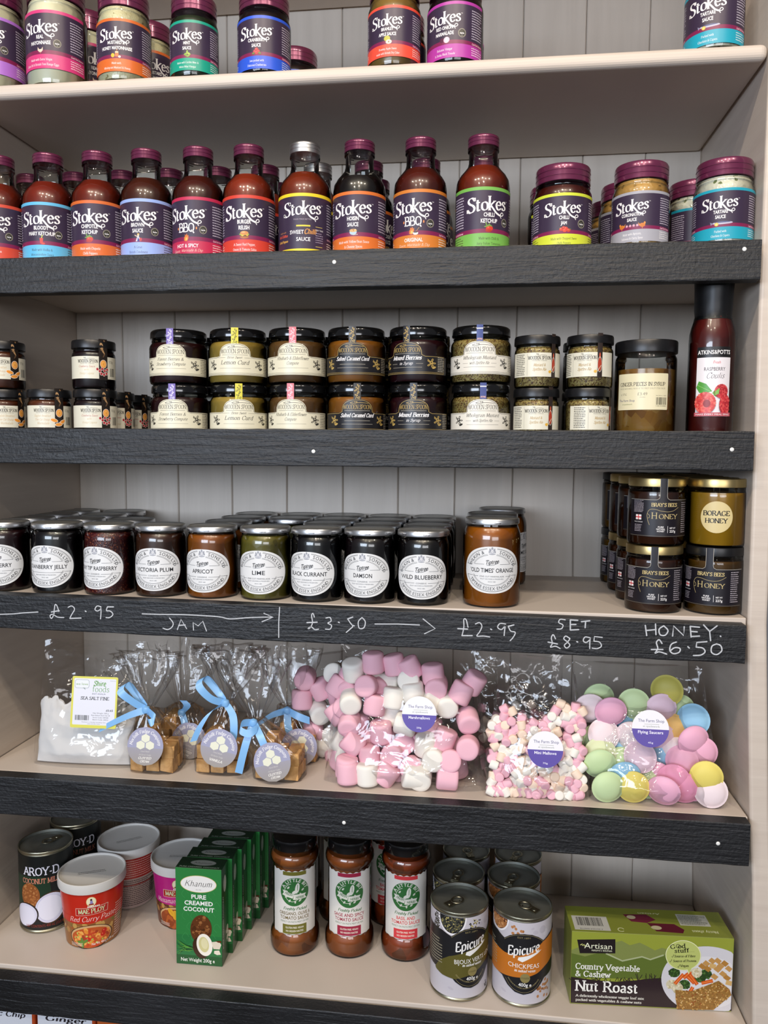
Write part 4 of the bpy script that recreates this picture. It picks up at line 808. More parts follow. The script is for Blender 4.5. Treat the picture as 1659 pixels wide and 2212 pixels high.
x = place(1274, 780, .035)
dup(a, x, .035, Z2+HS, yaw_for(x, .035, -.22), 'small grain mustard jar showing its red bottle picture, upper right of the four')
dup(a, x-.001, .035, Z2, yaw_for(x, .035, .55), 'small grain mustard jar turned to show fine print, lower right of the four')
for z, w in ((Z2, 'lower'), (Z2+HS, 'upper')): dup(a, x+.001, .096, z, 1.0, w+' small mustard jar peeping out behind the right-hand pair')
x = place(203, 780, .035)
a = small_jar(x, .035, Z2+HS, yaw_for(x, .035, -.1), 'cranb', CRS, 'small dark cranberry jar standing alone on top of another near the left')
dup(a, x+.001, .035, Z2, yaw_for(x, .035, -.05), 'small dark cranberry jar at the bottom of the short two-jar stack')
for k, fx in ((1, .2), (2, .2), (3, .1)): dup(a, x-.0005*k, .035+.058*k, Z2, yaw_for(x, .035+.058*k, fx), ['', 'small cranberry jar second in the receding line', 'small cranberry jar third in the receding line', 'small cranberry jar last in the receding line'][k])
x = place(107, 860, .035)
a = small_jar(x, .035, Z2, yaw_for(x, .035, -.1), 'marm', MARM, 'small marmalade jar with an orange picture between the two stacks at the left')
x = place(9, 860, .035); dup(a, x, .035, Z2, yaw_for(x, .035, .3), 'small marmalade jar under another at the left edge'); dup(a, x, .035, Z2+HS, yaw_for(x, .035, 0.), 'small marmalade jar on top at the left edge')
# ginger in syrup
GP = [(.0340, 0), (.0362, .001), (.0372, .004), (.0372, .1), (.0365, .1035), (.0352, .1055), (.0352, .109)]
def ginger_sheet():
    s = Sheet(); w = 33; s.rrect(-w, 38, w, 82, 1.2, '#ddd4b0'); s.text('GINGER PIECES IN SYRUP', 0, 67, 4.2, '#4a4438', 'slab', w=58); s.text('PACKED WITH SMALL PIECES OF THE FINEST QUALITY STEM GINGER', 0, 63, 1.7, '#857d68', 'serif', w=58)
    s.text('e 375G', -23, 55.6, 2.6, '#6a6252', 'serif', w=9); s.text('£3.49', 1, 55.4, 3.4, '#5a5242', 'serif', w=12); s.text('(75/100G)', 1, 52.6, 1.2, '#857d68'); s.text('The Farm Shop', -19, 48, 2.8, '#2e2a68', cond=.95, w=22); s.text('at spadework', -18, 44, 1.9, '#6a7a4a', w=14)
    s.text('Best Before: 11/2023', 24, 54.6, 1.1, '#4a4438', w=14); s.barcode(17, 44, 31, 53); s.text('5 060138 080882', 24, 42, 1.3, '#2a2622', w=14); return s
x = place(1393, 850, .044); r = empty('syrup_jar', (x, .044, Z2), yaw_for(x, .044, -.1), 'tall clear jar of golden ginger pieces with black screw lid and cream label', 'jar')
link('plastic_jar', lathe_me('plastic_jar', GP, GLASS, cap1=False), r)
link('contents', lathe_me('contents|gin', shrink(GP, .0013, .088), cmat('ginger_in_syrup', '#8a5a20', .25, (90, [(0., '#7c4c18'), (.5, '#9c6a28'), (1., '#a87c3c')]))), r)
link('lid', lathe_me('lid|gin', [(.0360, .108), (.0376, .1085), (.0378, .110), (.0378, .1215), (.0370, .1232), (.03, .1236)], BLACKPL), r)
link('label', sheet_mesh('label', ginger_sheet(), cyl_map(.0373, 0), 3.), r)
# raspberry coulis
RP = [(.0245, 0), (.0265, .001), (.0273, .005), (.0273, .122), (.0268, .131), (.0250, .139), (.0228, .146), (.0215, .152), (.0208, .160), (.0208, .17)]
def rasp_sheet():
    s = Sheet(); w = 20.5; s.rrect(-w, 30, w, 113, 1., '#e4dfe2'); s.rect(-w, 100.5, w, 113.2, '#141214'); s.text('ATKINS&POTTS', 0, 104.4, 5., WHT, w=39, bold=1)
    s.text('Fresh', 3, 93, 3.6, '#c8323c', w=9, shear=.2); s.text('RASPBERRY', 1, 84.5, 4.6, '#2a2226', w=25); s.text('Coulis', 2, 75.5, 6.8, '#2a2226', 'script', w=21, shear=.35)
    s.poly([(-20.3, 65), (-17, 72.5), (-8, 69), (-1, 60), (-8, 58), (-16, 58.5)], '#4f9a3a'); s.line([(-19, 68), (-3, 60)], .5, '#8cc46a'); s.poly([(2, 62), (8, 66), (6, 58), (9, 52), (2, 54), (-1, 58)], '#6a9a3c')
    def berry(x, y, a, b, cols, seed):
        s.ell(x, y, a, b, cols[0], 28); rn = random.Random(seed)
        for ring_ in range(1, 6):
            f = ring_/5.5
            for i in range(5+ring_*4):
                t = i/(5+ring_*4)*2*PI+ring_; u, v = x+a*f*math.cos(t), y+b*f*math.sin(t)
                if abs(u) > 19 or v < 31.5: continue
                s.ell(u, v, a*.13, b*.13, rn.choice(cols[1:]), 9)
    berry(9.5, 60, 8., 8.5, ['#8c1c20', '#c03038', '#cf4a4c', '#a82830'], 2); s.poly([(2, 60), (7, 64), (6, 57), (2, 55)], '#7ab04c')
    berry(-8.5, 46, 11.5, 13, ['#a42424', '#d84a44', '#e06a5c', '#c83a38'], 1); s.ell(-6.5, 45.5, 4., 4.6, '#8c1818', 18); berry(13.5, 44, 6.6, 12, ['#98202a', '#c8343c', '#d85450', '#b02c34'], 3)
    s.rect(-w+.3, 30.2, w-.3, 34.6, '#b8505a'); s.text('MAKE EVERY MEAL SING', 0, 31.4, 2., WHT, w=37); return s
x = place(1534, 850, .0335); r = empty('coulis_bottle', (x, .0335, Z2), yaw_for(x, .0335, .12), 'tall raspberry coulis bottle with a black shrink-wrapped neck beside the right wall', 'bottle')
link('glass_bottle', lathe_me('glass_bottle|rasp', RP, GLASS, cap1=False), r); link('contents', lathe_me('contents|rasp', shrink(RP, .001, .16), cmat('raspberry_coulis', '#5a1410', .3)), r)
def wobble(V, amp, sc_, seed):
    return [(x_*(1+amp*noise.noise((x_*sc_+seed, y_*sc_, z_*sc_))), y_*(1+amp*noise.noise((x_*sc_, y_*sc_+seed, z_*sc_))), z_) for x_, y_, z_ in V]
V, Fc = lathe([(.0221, .1475), (.0214, .150), (.0218, .160), (.0222, .172), (.0226, .184), (.0232, .194), (.0236, .203), (.022, .2085), (.018, .209)], 40)
link('shrink_cap', mesh_data('shrink_cap', wobble(V, .05, 120, 3), Fc, mat('black_shrink_film', '#0c0c0e', .42)), r)
link('label', sheet_mesh('label', rasp_sheet(), cyl_map(.0274, 0), 3.), r)

# ---- oval-labelled jams ----------------------------------------------------
TP = [(.0295, 0), (.0325, .0008), (.0339, .0038), (.0340, .006), (.0340, .074), (.0338, .079), (.0325, .083), (.0312, .0853), (.0318, .0868), (.0310, .0885), (.0310, .0905)]
TL = [(.0315, .0890), (.0338, .0893), (.0340, .0905), (.0338, .0950), (.0331, .0962), (.0320, .0967), (.0314, .0967), (.0306, .0958), (.0290, .0958), (.0270, .0963), (.010, .0964)]
def lid_two(key, prof, n=44, k=4, side=SILVER, top=GREYTOP):
    if key not in _ME:
        V, Fc = lathe(prof, n); mi = [0 if i//n < k else 1 for i in range(len(Fc)-2)]+[1, 1]
        _ME[key] = mesh_data('lid', V, Fc, [side, top], midx=mi)
    return _ME[key]
def arms(s, x, y, k, c='#8c8f98'):
    s.ell(x, y, 3.2*k, 3.4*k, '#c4c6cc', 18); s.ell(x, y, 1.3*k, 1.6*k, '#e8e8ea', 12); s.line([(x-1.2*k, y), (x+1.2*k, y)], .3, c); s.line([(x, y-1.4*k), (x, y+1.4*k)], .3, c)
    for q in (-1, 1):
        s.ell(x+q*2.9*k, y+.2*k, .9*k, 2.3*k, c, 12, q*.3); s.ell(x+q*2.8*k, y+2.6*k, .7*k, .6*k, c, 10); s.line([(x+q*2.4*k, y-.4*k), (x+q*3.6*k, y+.8*k)], .3, '#e0e0e4')
    s.ring(x, y, 1.8*k, 2.1*k, .4, c); s.ell(x, y+3.4*k, 1.3*k, .8*k, c, 10); s.line([(x, y+4*k), (x, y+5*k)], .45, c); s.line([(x-.5*k, y+4.6*k), (x+.5*k, y+4.6*k)], .4, c); s.line([(x-3.6*k, y-3*k), (x, y-3.7*k), (x+3.6*k, y-3*k)], .9, c, True)
def oval_sheet(name, sub, zc=38., a=39., b=29.):
    s = Sheet(); I = '#232428'; G = '#9a9da0'
    P = [(a*math.copysign(abs(math.cos(t))**.9, math.cos(t)), zc+b*math.copysign(abs(math.sin(t))**.95, math.sin(t))) for t in [2*PI*i/64 for i in range(64)]]
    s.poly(P, '#dfe0e0')
    for f, w in ((.925, .45), (.895, .25)): s.ring(0, zc, a*f, b*f, w, I, 195, 345, 40); s.ring(0, zc, a*f, b*f, w, I, 12, 80, 24); s.ring(0, zc, a*f, b*f, w, I, 100, 168, 24)
    for f, w in ((.68, .25), (.645, .35)): s.ring(0, zc, a*f, b*f, w, I, 22, 78, 20); s.ring(0, zc, a*f, b*f, w, I, 102, 158, 20); s.ring(0, zc, a*f, b*f, w, I, 198, 342, 40)
    for q in (1, -1): s.line([(q*a*.895, zc+b*.22), (q*a*.66, zc+b*.22)], .4, I); s.line([(q*a*.895, zc-b*.25), (q*a*.66, zc-b*.25)], .4, I); s.line([(q*a*.60, zc+b*.24), (q*10, zc+b*.24)], .35, I)
    s.text('WILKIN &', 139, 0, 4.6, I, cond=.95, arc=(0, zc, a*.725, b*.725, 1)); s.text('SONS LTD', 41, 0, 4.6, I, cond=.95, arc=(0, zc, a*.725, b*.725, 1))
    s.text('TIPTREE·ESSEX·ENGLAND', 270, 0, 4.2, I, cond=.98, arc=(0, zc, a*.86, b*.86, -1))
    arms(s, 0, zc+b*.80, 1.12)
    s.text('Tiptree', 0, zc+b*.26, 5.2, I, 'scriptb', w=17, shear=.35, rot=.12); s.line([(-7, zc+b*.2), (2, zc+b*.2+.6), (9, zc+b*.34)], .4, I, True)
    s.text(name, 0, zc-3.2, 5.6, I, w=min(60, len(name)*4.1+2), bold=1)
    if sub: s.text(sub, 0, zc-9.2, 1.9, '#55585c', w=len(sub)*1.75); q = len(sub)*.9+1.6; s.line([(-a*.62, zc-8.2), (-q, zc-8.2)], .35, I); s.line([(a*.62, zc-8.2), (q, zc-8.2)], .35, I)
    else: s.line([(-a*.62, zc-8.2), (a*.62, zc-8.2)], .35, I)
    s.text('FRUIT GROWERS & PRESERVERS', 0, zc-12.2, 1.5, '#75787c', w=30); s.text('SINCE 1885', 0, zc-15.6, 1.4, '#75787c', w=10)
    return s
def lid_print():
    s = Sheet(); s.text('Tiptree', 6, 90.6, 2.2, '#3a3438', 'scriptb', w=9, shear=.35); return s
SEED = cmat('raspberry_jam', '#4a0c10', .3, (620, [(0., '#3c080c'), (.84, '#520e13'), (.9, '#8c3a24'), (1., '#a8603c')]))
jams = [(8, -13, 'straw', cmat('jam_strawberry', '#2c0610'), 'STRAWBERRY', 'CONSERVE', 'strawberry jam jar at the left edge', (0, 1, 2, 3)),
 (123.5, 95, 'crj', cmat('jelly_cranberry', '#0b060b'), 'CRANBERRY JELLY', None, 'black-looking cranberry jelly jar', (0, 1, 2, 3)),
 (236, 203, 'ttr', SEED, "'TINY TIP' RASPBERRY", 'CONSERVE', 'seedy red raspberry jam jar', (0, 1)),
 (347, 329, 'vic', cmat('jam_plum', '#42200c'), 'VICTORIA PLUM', 'CONSERVE', 'brown plum jam jar', (0,)),
 (458.5, 435, 'apr', cmat('jam_apricot', '#96500f'), 'APRICOT', 'CONSERVE', 'amber apricot jam jar', (0, 1, 2, 3)),
 (573.5, 557, 'lim', cmat('marmalade_lime', '#6f6420', .3, (120, [(0., '#6f6420'), (.7, '#766c26'), (1., '#5a5218')])), 'LIME', 'FINE CUT MARMALADE', 'olive green lime marmalade jar', (0, 2, 3)),
 (684, 662, 'bla', cmat('jam_blackcurrant', '#08050a'), 'BLACK CURRANT', 'CONSERVE', 'black currant jam jar', (0, 1, 2, 3)),
 (799, 783, 'dam', cmat('jam_damson', '#12060a'), 'DAMSON', 'CONSERVE', 'black damson jam jar', (0, 1, 2, 3)),
 (914.7, 911, 'blu', cmat('jam_blueberry', '#0c0506'), 'WILD BLUEBERRY', 'CONSERVE', 'black blueberry jam jar', (0, 1, 2, 3))]
lidp = sheet_mesh('lid_print', lid_print(), cyl_map(.0340, 0), 3.)
for px, pl, key, cm, nm, sub, desc, rows in jams:
    x = place(px, 1140, .041); b = None
    for k in rows:
        yy = .041+.0689*k
        if b is None:
            b = jar('jam_jar', x, yy, Z3, yaw_for(x, yy, (pl-px)/57), glass_me('glass_jar|t', TP), lathe_me('contents|'+key, shrink(TP, .001, .086), cm), ('lid', lid_two('lid|t', TL)), sheet_mesh('label', oval_sheet(nm, sub), cyl_map(.0341, 0), 3.), [('lid_print', lidp)], lab=desc+' with white oval label, front row')
        else: dup(b, x+.0005*k, yy, Z3, yaw_for(x, yy, .1*k-.2), 'silver-lidded jar '+['', 'directly behind', 'in the third row behind', 'in the fourth row behind'][k]+' the '+desc)
OP = [(.0315, 0), (.0350, .001), (.0369, .0045), (.0373, .009), (.0373, .088), (.0365, .0945), (.0345, .1), (.0330, .1025), (.0333, .104), (.0325, .1065), (.0325, .1075)]
OL = [(r+.0012, z+.0172) for r, z in TL]
x = place(1062, 1200, .0435)
b = jar('marmalade_jar', x, .0435, Z3, yaw_for(x, .0435, .02), glass_me('glass_jar|o', OP), lathe_me('contents|old', shrink(OP, .001, .103), cmat('marmalade_orange', '#a65a10', .28)), ('lid', lid_two('lid|o', OL)), sheet_mesh('label', oval_sheet("'OLD TIMES' ORANGE", 'FINE CUT MARMALADE', 49.5, 39.5, 30.), cyl_map(.0375, 0), 3.), [('lid_print', sheet_mesh('lid_print', (lambda s: s)(lid_print()), cyl_map(.0354, .0172), 3.))], lab='taller orange marmalade jar with a white oval label, right of the jam rows')
dup(b, x+.001, .1185, Z3, .9, 'marmalade jar second in line behind the orange one'); dup(b, float(at(1084, 1120, .215)[0]), .215, Z3, 1.1, 'darker marmalade jar at the back of the line, against the boards')

# ---- honey ------------------------------------------------------------------
HP = [(.0310, 0), (.0336, .001), (.0348, .0045), (.0348, .062), (.0346, .0665), (.0332, .0695), (.0338, .071), (.0328, .0730), (.0328, .0745)]
HL = [(.0333, .0730), (.0346, .0733), (.0347, .0745), (.0346, .0815), (.0342, .0832), (.0325, .084), (.0318, .084), (.031, .0832), (.01, .0834)]
def honey_sheet():
    s = Sheet(); U = 44; B = '#141018'; g = '#c8b47c'
    s.rect(-U, 11.5, U, 58, B); s.rect(-4.6, 57.5, 4.6, 83.5, B)
    for q in (1, -1): s.line([(q*U, 57.2), (q*8, 57.2), (q*5, 59), (q*4.3, 62), (q*4.3, 83)], .35, '#cfc8b8', False)
    s.line([(-U, 12.4), (U, 12.4)], .25, '#8a7f6a')
    s.text("BRAY'S BEES", 2, 49, 4.2, g, 'serifb', w=32); s.text('H', -10, 34, 7.4, g, 'serif'); s.text('ONEY', 7, 34, 5.6, g, 'serif', w=24)
    s.line([(-16, 26), (-18.5, 33), (-19, 40), (-16, 45), (-10, 45.5), (-2, 43.4), (6, 42.6), (13, 44), (20, 48)], .35, g, True); s.line([(-19, 40), (-16.4, 38), (-16.4, 35), (-18.4, 34.6)], .35, g, True)
    for i, t in enumerate(('PURE', 'NATURAL', 'HONEY')): s.text(t, -2.5, 22.8-2.6*i, 2., WHT, bold=1, w=[7, 10.5, 9][i])
    s.rect(5.8, 16.6, 6.2, 25, WHT); s.text('NET WT', 12.4, 21.6, 2., WHT, bold=1, w=8); s.text('227g', 12.4, 17.2, 3., WHT, bold=1, w=8)
    s.micro(-38, 41, -24, 56.5, 10, '#a8a0a8', .4, 6); s.rect(-34.5, 32, -26.5, 38.2, '#e8e4e0'); s.rect(-31.1, 32, -29.9, 38.2, '#c8202c'); s.rect(-34.5, 34.5, -26.5, 35.7, '#c8202c'); s.text('PRODUCT OF ENGLAND', -30.5, 28.6, 1.4, WHT, w=12); s.micro(-36, 17, -25, 26.5, 5, '#a8a0a8', .4, 7)
    s.micro(26, 16, 38, 55, 15, '#a8a0a8', .4, 9); return s
hlab = sheet_mesh('label', honey_sheet(), cyl_map(.0349, 0), 3., lo=.02)
def borage():
    s = Sheet(); s.ell(0, 37, 19, 19.5, '#d2c08a', 40); s.text('BORAGE', 0, 39, 5.6, '#1c1812', 'serifb', w=31); s.text('HONEY', 0, 30, 5.4, '#1c1812', 'serifb', w=26); return s
HD = cmat('dark_honey', '#3e1a06', .25); HB = cmat('amber_honey', '#5c3c0c', .25); HY = cmat('yellow_honey', '#b8841a', .22)
HZ = .0845
def honey(x, y, z, yaw, cm, key, lidm, lk, lab):
    return jar('honey_jar', x, y, z, yaw, glass_me('glass_jar|h', HP), lathe_me('contents|'+key, shrink(HP, .001, .0695), cm), ('lid', lathe_me('lid|'+lk, HL, lidm)), hlab, lab=lab)
xa = place(1411, 1260, .042); xb = place(1541, 1260, .0425)
b = honey(xa, .042, Z3, yaw_for(xa, .042, 0.02), HD, 'hd', GOLD, 'hg', 'dark honey jar with gold lid and black label, lower left of the front four')
dup(b, xa+.0006, .042, Z3+HZ, yaw_for(xa, .042, .24), 'dark honey jar with gold lid and black label, upper left of the front four')
bk = honey(xb, .0425, Z3, yaw_for(xb, .0425, -.15), HB, 'hb', BLACKPL, 'hk', 'amber honey jar with black lid, lower right of the front four')
r = empty('honey_jar', (xb, .0425, Z3+HZ), yaw_for(xb, .0425, .02), 'bright yellow borage honey jar with a round gold sticker, upper right of the honey stack', 'jar')
link('glass_jar', glass_me('glass_jar|h', HP), r); link('contents', lathe_me('contents|hy', shrink(HP, .001, .0695), HY), r); link('lid', lathe_me('lid|hg', HL, GOLD), r); link('label', sheet_mesh('label', borage(), cyl_map(.0349, 0), 3.), r)
for k in (1, 2, 3):
    yy = .042+.0705*k
    for z, w in ((Z3, 'lower'), (Z3+HZ, 'upper')):
        src = b if k < 3 else bk
        dup(src, xa-.0005*k, yy, z, yaw_for(xa, yy, -.1+.25*((k*3+int(z*99)) % 3)), w+' honey jar in the '+['', 'second', 'third', 'fourth'][k]+' row of the left honey column')
        dup(src, xb-.0005*k, yy, z, .3, w+' honey jar in the '+['', 'second', 'third', 'fourth'][k]+' row of the right honey column by the wall')

# ================================================================== bags of sweets, fudge and salt
def ridge(x, y, z, s):
    return 1-abs(noise.noise((x*s, y*s, z*s)))*2.2
def pillow(name, c00, c10, c11, c01, bulge, m, seed, n=40, amp=.0022, front=None, vmax=1., flat=.12, two=True):
    """closed crinkled film bag between four corners; bulge(u,v) half thickness"""
    c00, c10, c11, c01 = [np.array(c, float) for c in (c00, c10, c11, c01)]
    V = []; Fc = []
    for side in (-1, 1):
        for j in range(n+1):
            for i in range(n+1):
                u, v = i/n, j/n; p = c00*(1-u)*(1-v)+c10*u*(1-v)+c11*u*v+c01*(1-u)*v
                e = min(1, 6*min(u, 1-u, v*1.4+.02, 1-v)); b = bulge(u, v)*side
                q = (p[0]*1.+seed*1.7, p[2], side*3.+seed)
                r = (ridge(*q, 24)-.6)*amp*1.5+(ridge(q[0]+9, q[1], q[2], 60)-.6)*amp*.8+noise.noise((q[0]*140, q[1]*140, seed))*amp*.25
                V.append((p[0]+noise.noise((q[0]*30, q[1]*30, 5.+seed))*amp*.9, p[1]+b+r*e*side*-1*-1, p[2]+noise.noise((q[0]*26, 7., q[1]*26))*amp*.8))
    m_ = (n+1)*(n+1)
    for s_ in (0, 1):
        for j in range(n):
            for i in range(n):
                a = s_*m_+j*(n+1)+i; f = (a, a+1, a+n+2, a+n+1); Fc.append(f if s_ == 0 else tuple(reversed(f)))
    return mesh_data(name, V, Fc, m, sharp=None)
def cor(px, py, y): return at(px, py, y)
S4 = Z4+.0008
# salt
salt_bag = empty('salt_bag', (0, 0, 0), 0, 'large clear bag of fine white salt with a yellow-edged label, at the left', 'bag')
a0 = cor(74, 1650, .034); b0 = cor(292, 1652, .04); a0[2] = b0[2] = S4; b1 = cor(312, 1386, .078); a1 = cor(97, 1379, .075)
link('film', pillow('film', a0, b0, b1, a1, lambda u, v: .002+.026*math.sin(PI*u)**.5*max(0, min(1, (1-v)*2.2))*min(1, .5+v*5), FILM, 1., amp=.0016), salt_bag)
n = 44; V = []; Fc = []
for side in (-1, 1):
    for j in range(n+1):
        for i in range(n+1):
            u, v = i/n, j/n; top = .50+.10*noise.noise((u*6, 3.1, 0))+.05*noise.noise((u*17, 1., 0))
            uu = .035+u*.93; vv = .012+v*top; p = a0*(1-uu)*(1-vv)+b0*uu*(1-vv)+b1*uu*vv+a1*(1-uu)*vv
            th = .0150*math.sin(PI*min(max(u, .0), 1))**.45*(1-v**5)*min(1, .3+v*4)+.0015
            k = noise.noise((p[0]*45, p[2]*45, side*2.))*.004*v+noise.noise((p[0]*160, p[2]*160, side))*.0018*v*v
            V.append((p[0]+noise.noise((p[2]*60, side, p[0]*30))*.004*v, p[1]+side*max(.001, th+k-.0015), p[2]+noise.noise((p[0]*70, side, 1.))*.005*v))
M_ = (n+1)**2
for s_ in (0, 1):
    for j in range(n):
        for i in range(n): a = s_*M_+j*(n+1)+i; f = (a, a+1, a+n+2, a+n+1); Fc.append(f if s_ == 0 else tuple(reversed(f)))
for i in range(n):
    a = n*(n+1)+i; Fc.append((a, a+1, M_+a+1, M_+a)); a = i; Fc.append((a+1, a, M_+a, M_+a+1))
link('salt', mesh_data('salt', V, Fc, mat('fine_white_salt', '#d9d8d6', .85)), kind='stuff', label='heap of fine white salt inside the clear bag at the left', cat='salt')
def salt_sheet():
    s = Sheet(); w, h = 64, 71; s.rrect(0, 0, w, h, 2.2, '#d3cf52'); s.rrect(2.8, 4.2, w-2.6, h-2.8, 1.5, '#dcdde6')
    s.rrect(4, 54.5, 24, 66.5, 3, '#8f9a98'); s.rrect(4.5, 55, 23.5, 66, 2.6, '#dfe2e8'); s.poly([(15, 55.4), (19, 52.4), (18.5, 55.4)], '#8f9a98'); s.text('we love', 14, 58.8, 3.6, '#7da03c', w=17)
    s.text('Shire', 39, 58.2, 7., '#5f9a38', 'scriptb', w=17, shear=.1); s.text('foods', 41, 50., 8., '#5f9a38', 'script', w=24); s.text('EAST ANGLIA', 38, 46.2, 2.2, '#4a5070', w=19); s.text('PKD8 PCD', 57, 65, 1.2, '#888888', w=8)
    s.text('SEA SALT FINE', 33, 39, 4., '#1c1c22', 'slab', w=40); s.text('£0.65', 54, 23.5, 2.8, '#1c1c22', bold=1, w=10)
    for i, t in enumerate(('Net Weight: 500 g', 'Best Before End: Feb 24', 'Stock Code: SSF500', 'Batch Code: 24032')): s.text(t, 42, 20.-3.*i, 1.7, '#44444c', w=26 if i == 1 else 22)
    s.barcode(6, 10.5, 26, 17.5); s.text('5 038721 084754', 16, 8.6, 1.2, '#333', w=19) if False else None
    s.text('Packed in a facility handling nuts,', 33, 7.6, 1.1, '#1c1c22', w=34); s.text('seeds and other foods.', 33, 5.4, 1.1, '#1c1c22', w=18)
    return s
p0 = cor(151, 1571, .0145); p1 = cor(250, 1575, .0165); p2 = cor(157, 1460, .024)
ux = (p1-p0); lu = np.linalg.norm(ux); vy = p2-p0; lv = np.linalg.norm(vy)
link('label', sheet_mesh('label', salt_sheet(), flat_map(p0, ux/lu*(lu*1000/64), vy/lv*(lv*1000/71))), salt_bag)

# fudge bags tied with ribbon
FUD = mat('butter_fudge', rough=.7, build=lambda nt, b: (lambda v: (lambda n: (nt.links.new(v, n.inputs[0]), nt.links.new(ramp(nt, n.outputs[0], [(.3, '#b4844a'), (.65, '#d6a668')]), b.inputs['Base Color']), bump(nt, b, n.outputs[0], .002, .8)))(N(nt, 'ShaderNodeTexNoise', i_Scale=90., i_Detail=4.)))(coords(nt)))
RIB = mat('pale_blue_satin', '#7fb4e4', .34, spec=.6)
def ribbon3(name, pts, w, wd, parent, lab=None):
    """satin strip along pts; wd = width directions"""
    P = catmull(pts, 6); Wd = catmull(wd, 6); V = []; Fc = []
    for i, (p, d) in enumerate(zip(P, Wd)):
        d = d/np.linalg.norm(d)*w/2; V += [tuple(p+d), tuple(p-d)]
    for i in range(len(P)-1): a = 2*i; Fc.append((a, a+1, a+3, a+2))
    return link(name, mesh_data(name, V, Fc, RIB, sharp=None), parent)
def tag_sheet(kind):
    s = Sheet(); n = 22
    for i in range(n):                                       # printed two-tone disc, mauve above and grey-brown below
        a, b = -28+56*i/n, -28+56*(i+1)/n; t = i/(n-1); c = [int(q) for q in (np.array([150, 143, 136])*(1-t)+np.array([150, 150, 178])*t)] if t < .45 else [150, 150, 176]
        xa, xb = math.sqrt(max(0, 28**2-a*a)), math.sqrt(max(0, 28**2-b*b)); s.poly([(-xa, a), (xa, a), (xb, b+.02), (-xb, b+.02)] if xa > .1 and xb > .1 else ([(0, a), (xb, b), (-xb, b)] if xb > .1 else [(-xa, a), (xa, a), (0, b)]), '#%02x%02x%02x' % tuple(c))
    s.text('Norfolk Fudge Company', 90, 0, 4.6, '#e2e0e4', 'serifb', arc=(0, -1, 20.5, 20.5, 1), w=60, shear=.15)
    for x, y in ((0, 11.5), (-7.2, 1.5), (7.2, 1.5)):
        s.poly([(x+7.4*math.cos(PI/6+k*PI/3), y+6.4*math.sin(PI/6+k*PI/3)) for k in range(6)], '#dcdcc6')
    s.text('Hand Made', 0, -8.4, 2.2, '#d8d4cc', 'script', shear=.3, w=14); s.text('All Butter Fudge', 0, -13.4, 2.2, '#d8d4cc', 'script', shear=.3, w=19)
    if kind == 'v': s.text('VANILLA', 0, -20, 3.4, '#e8e4dc', 'serifb', shear=.25, w=20)
    else: s.text('CLOTTED', 0, -18.6, 3.2, '#e8e4dc', 'serifb', shear=.25, w=20); s.text('CREAM', 0, -23.2, 3., '#e8e4dc', 'serifb', shear=.25, w=14)
    return s
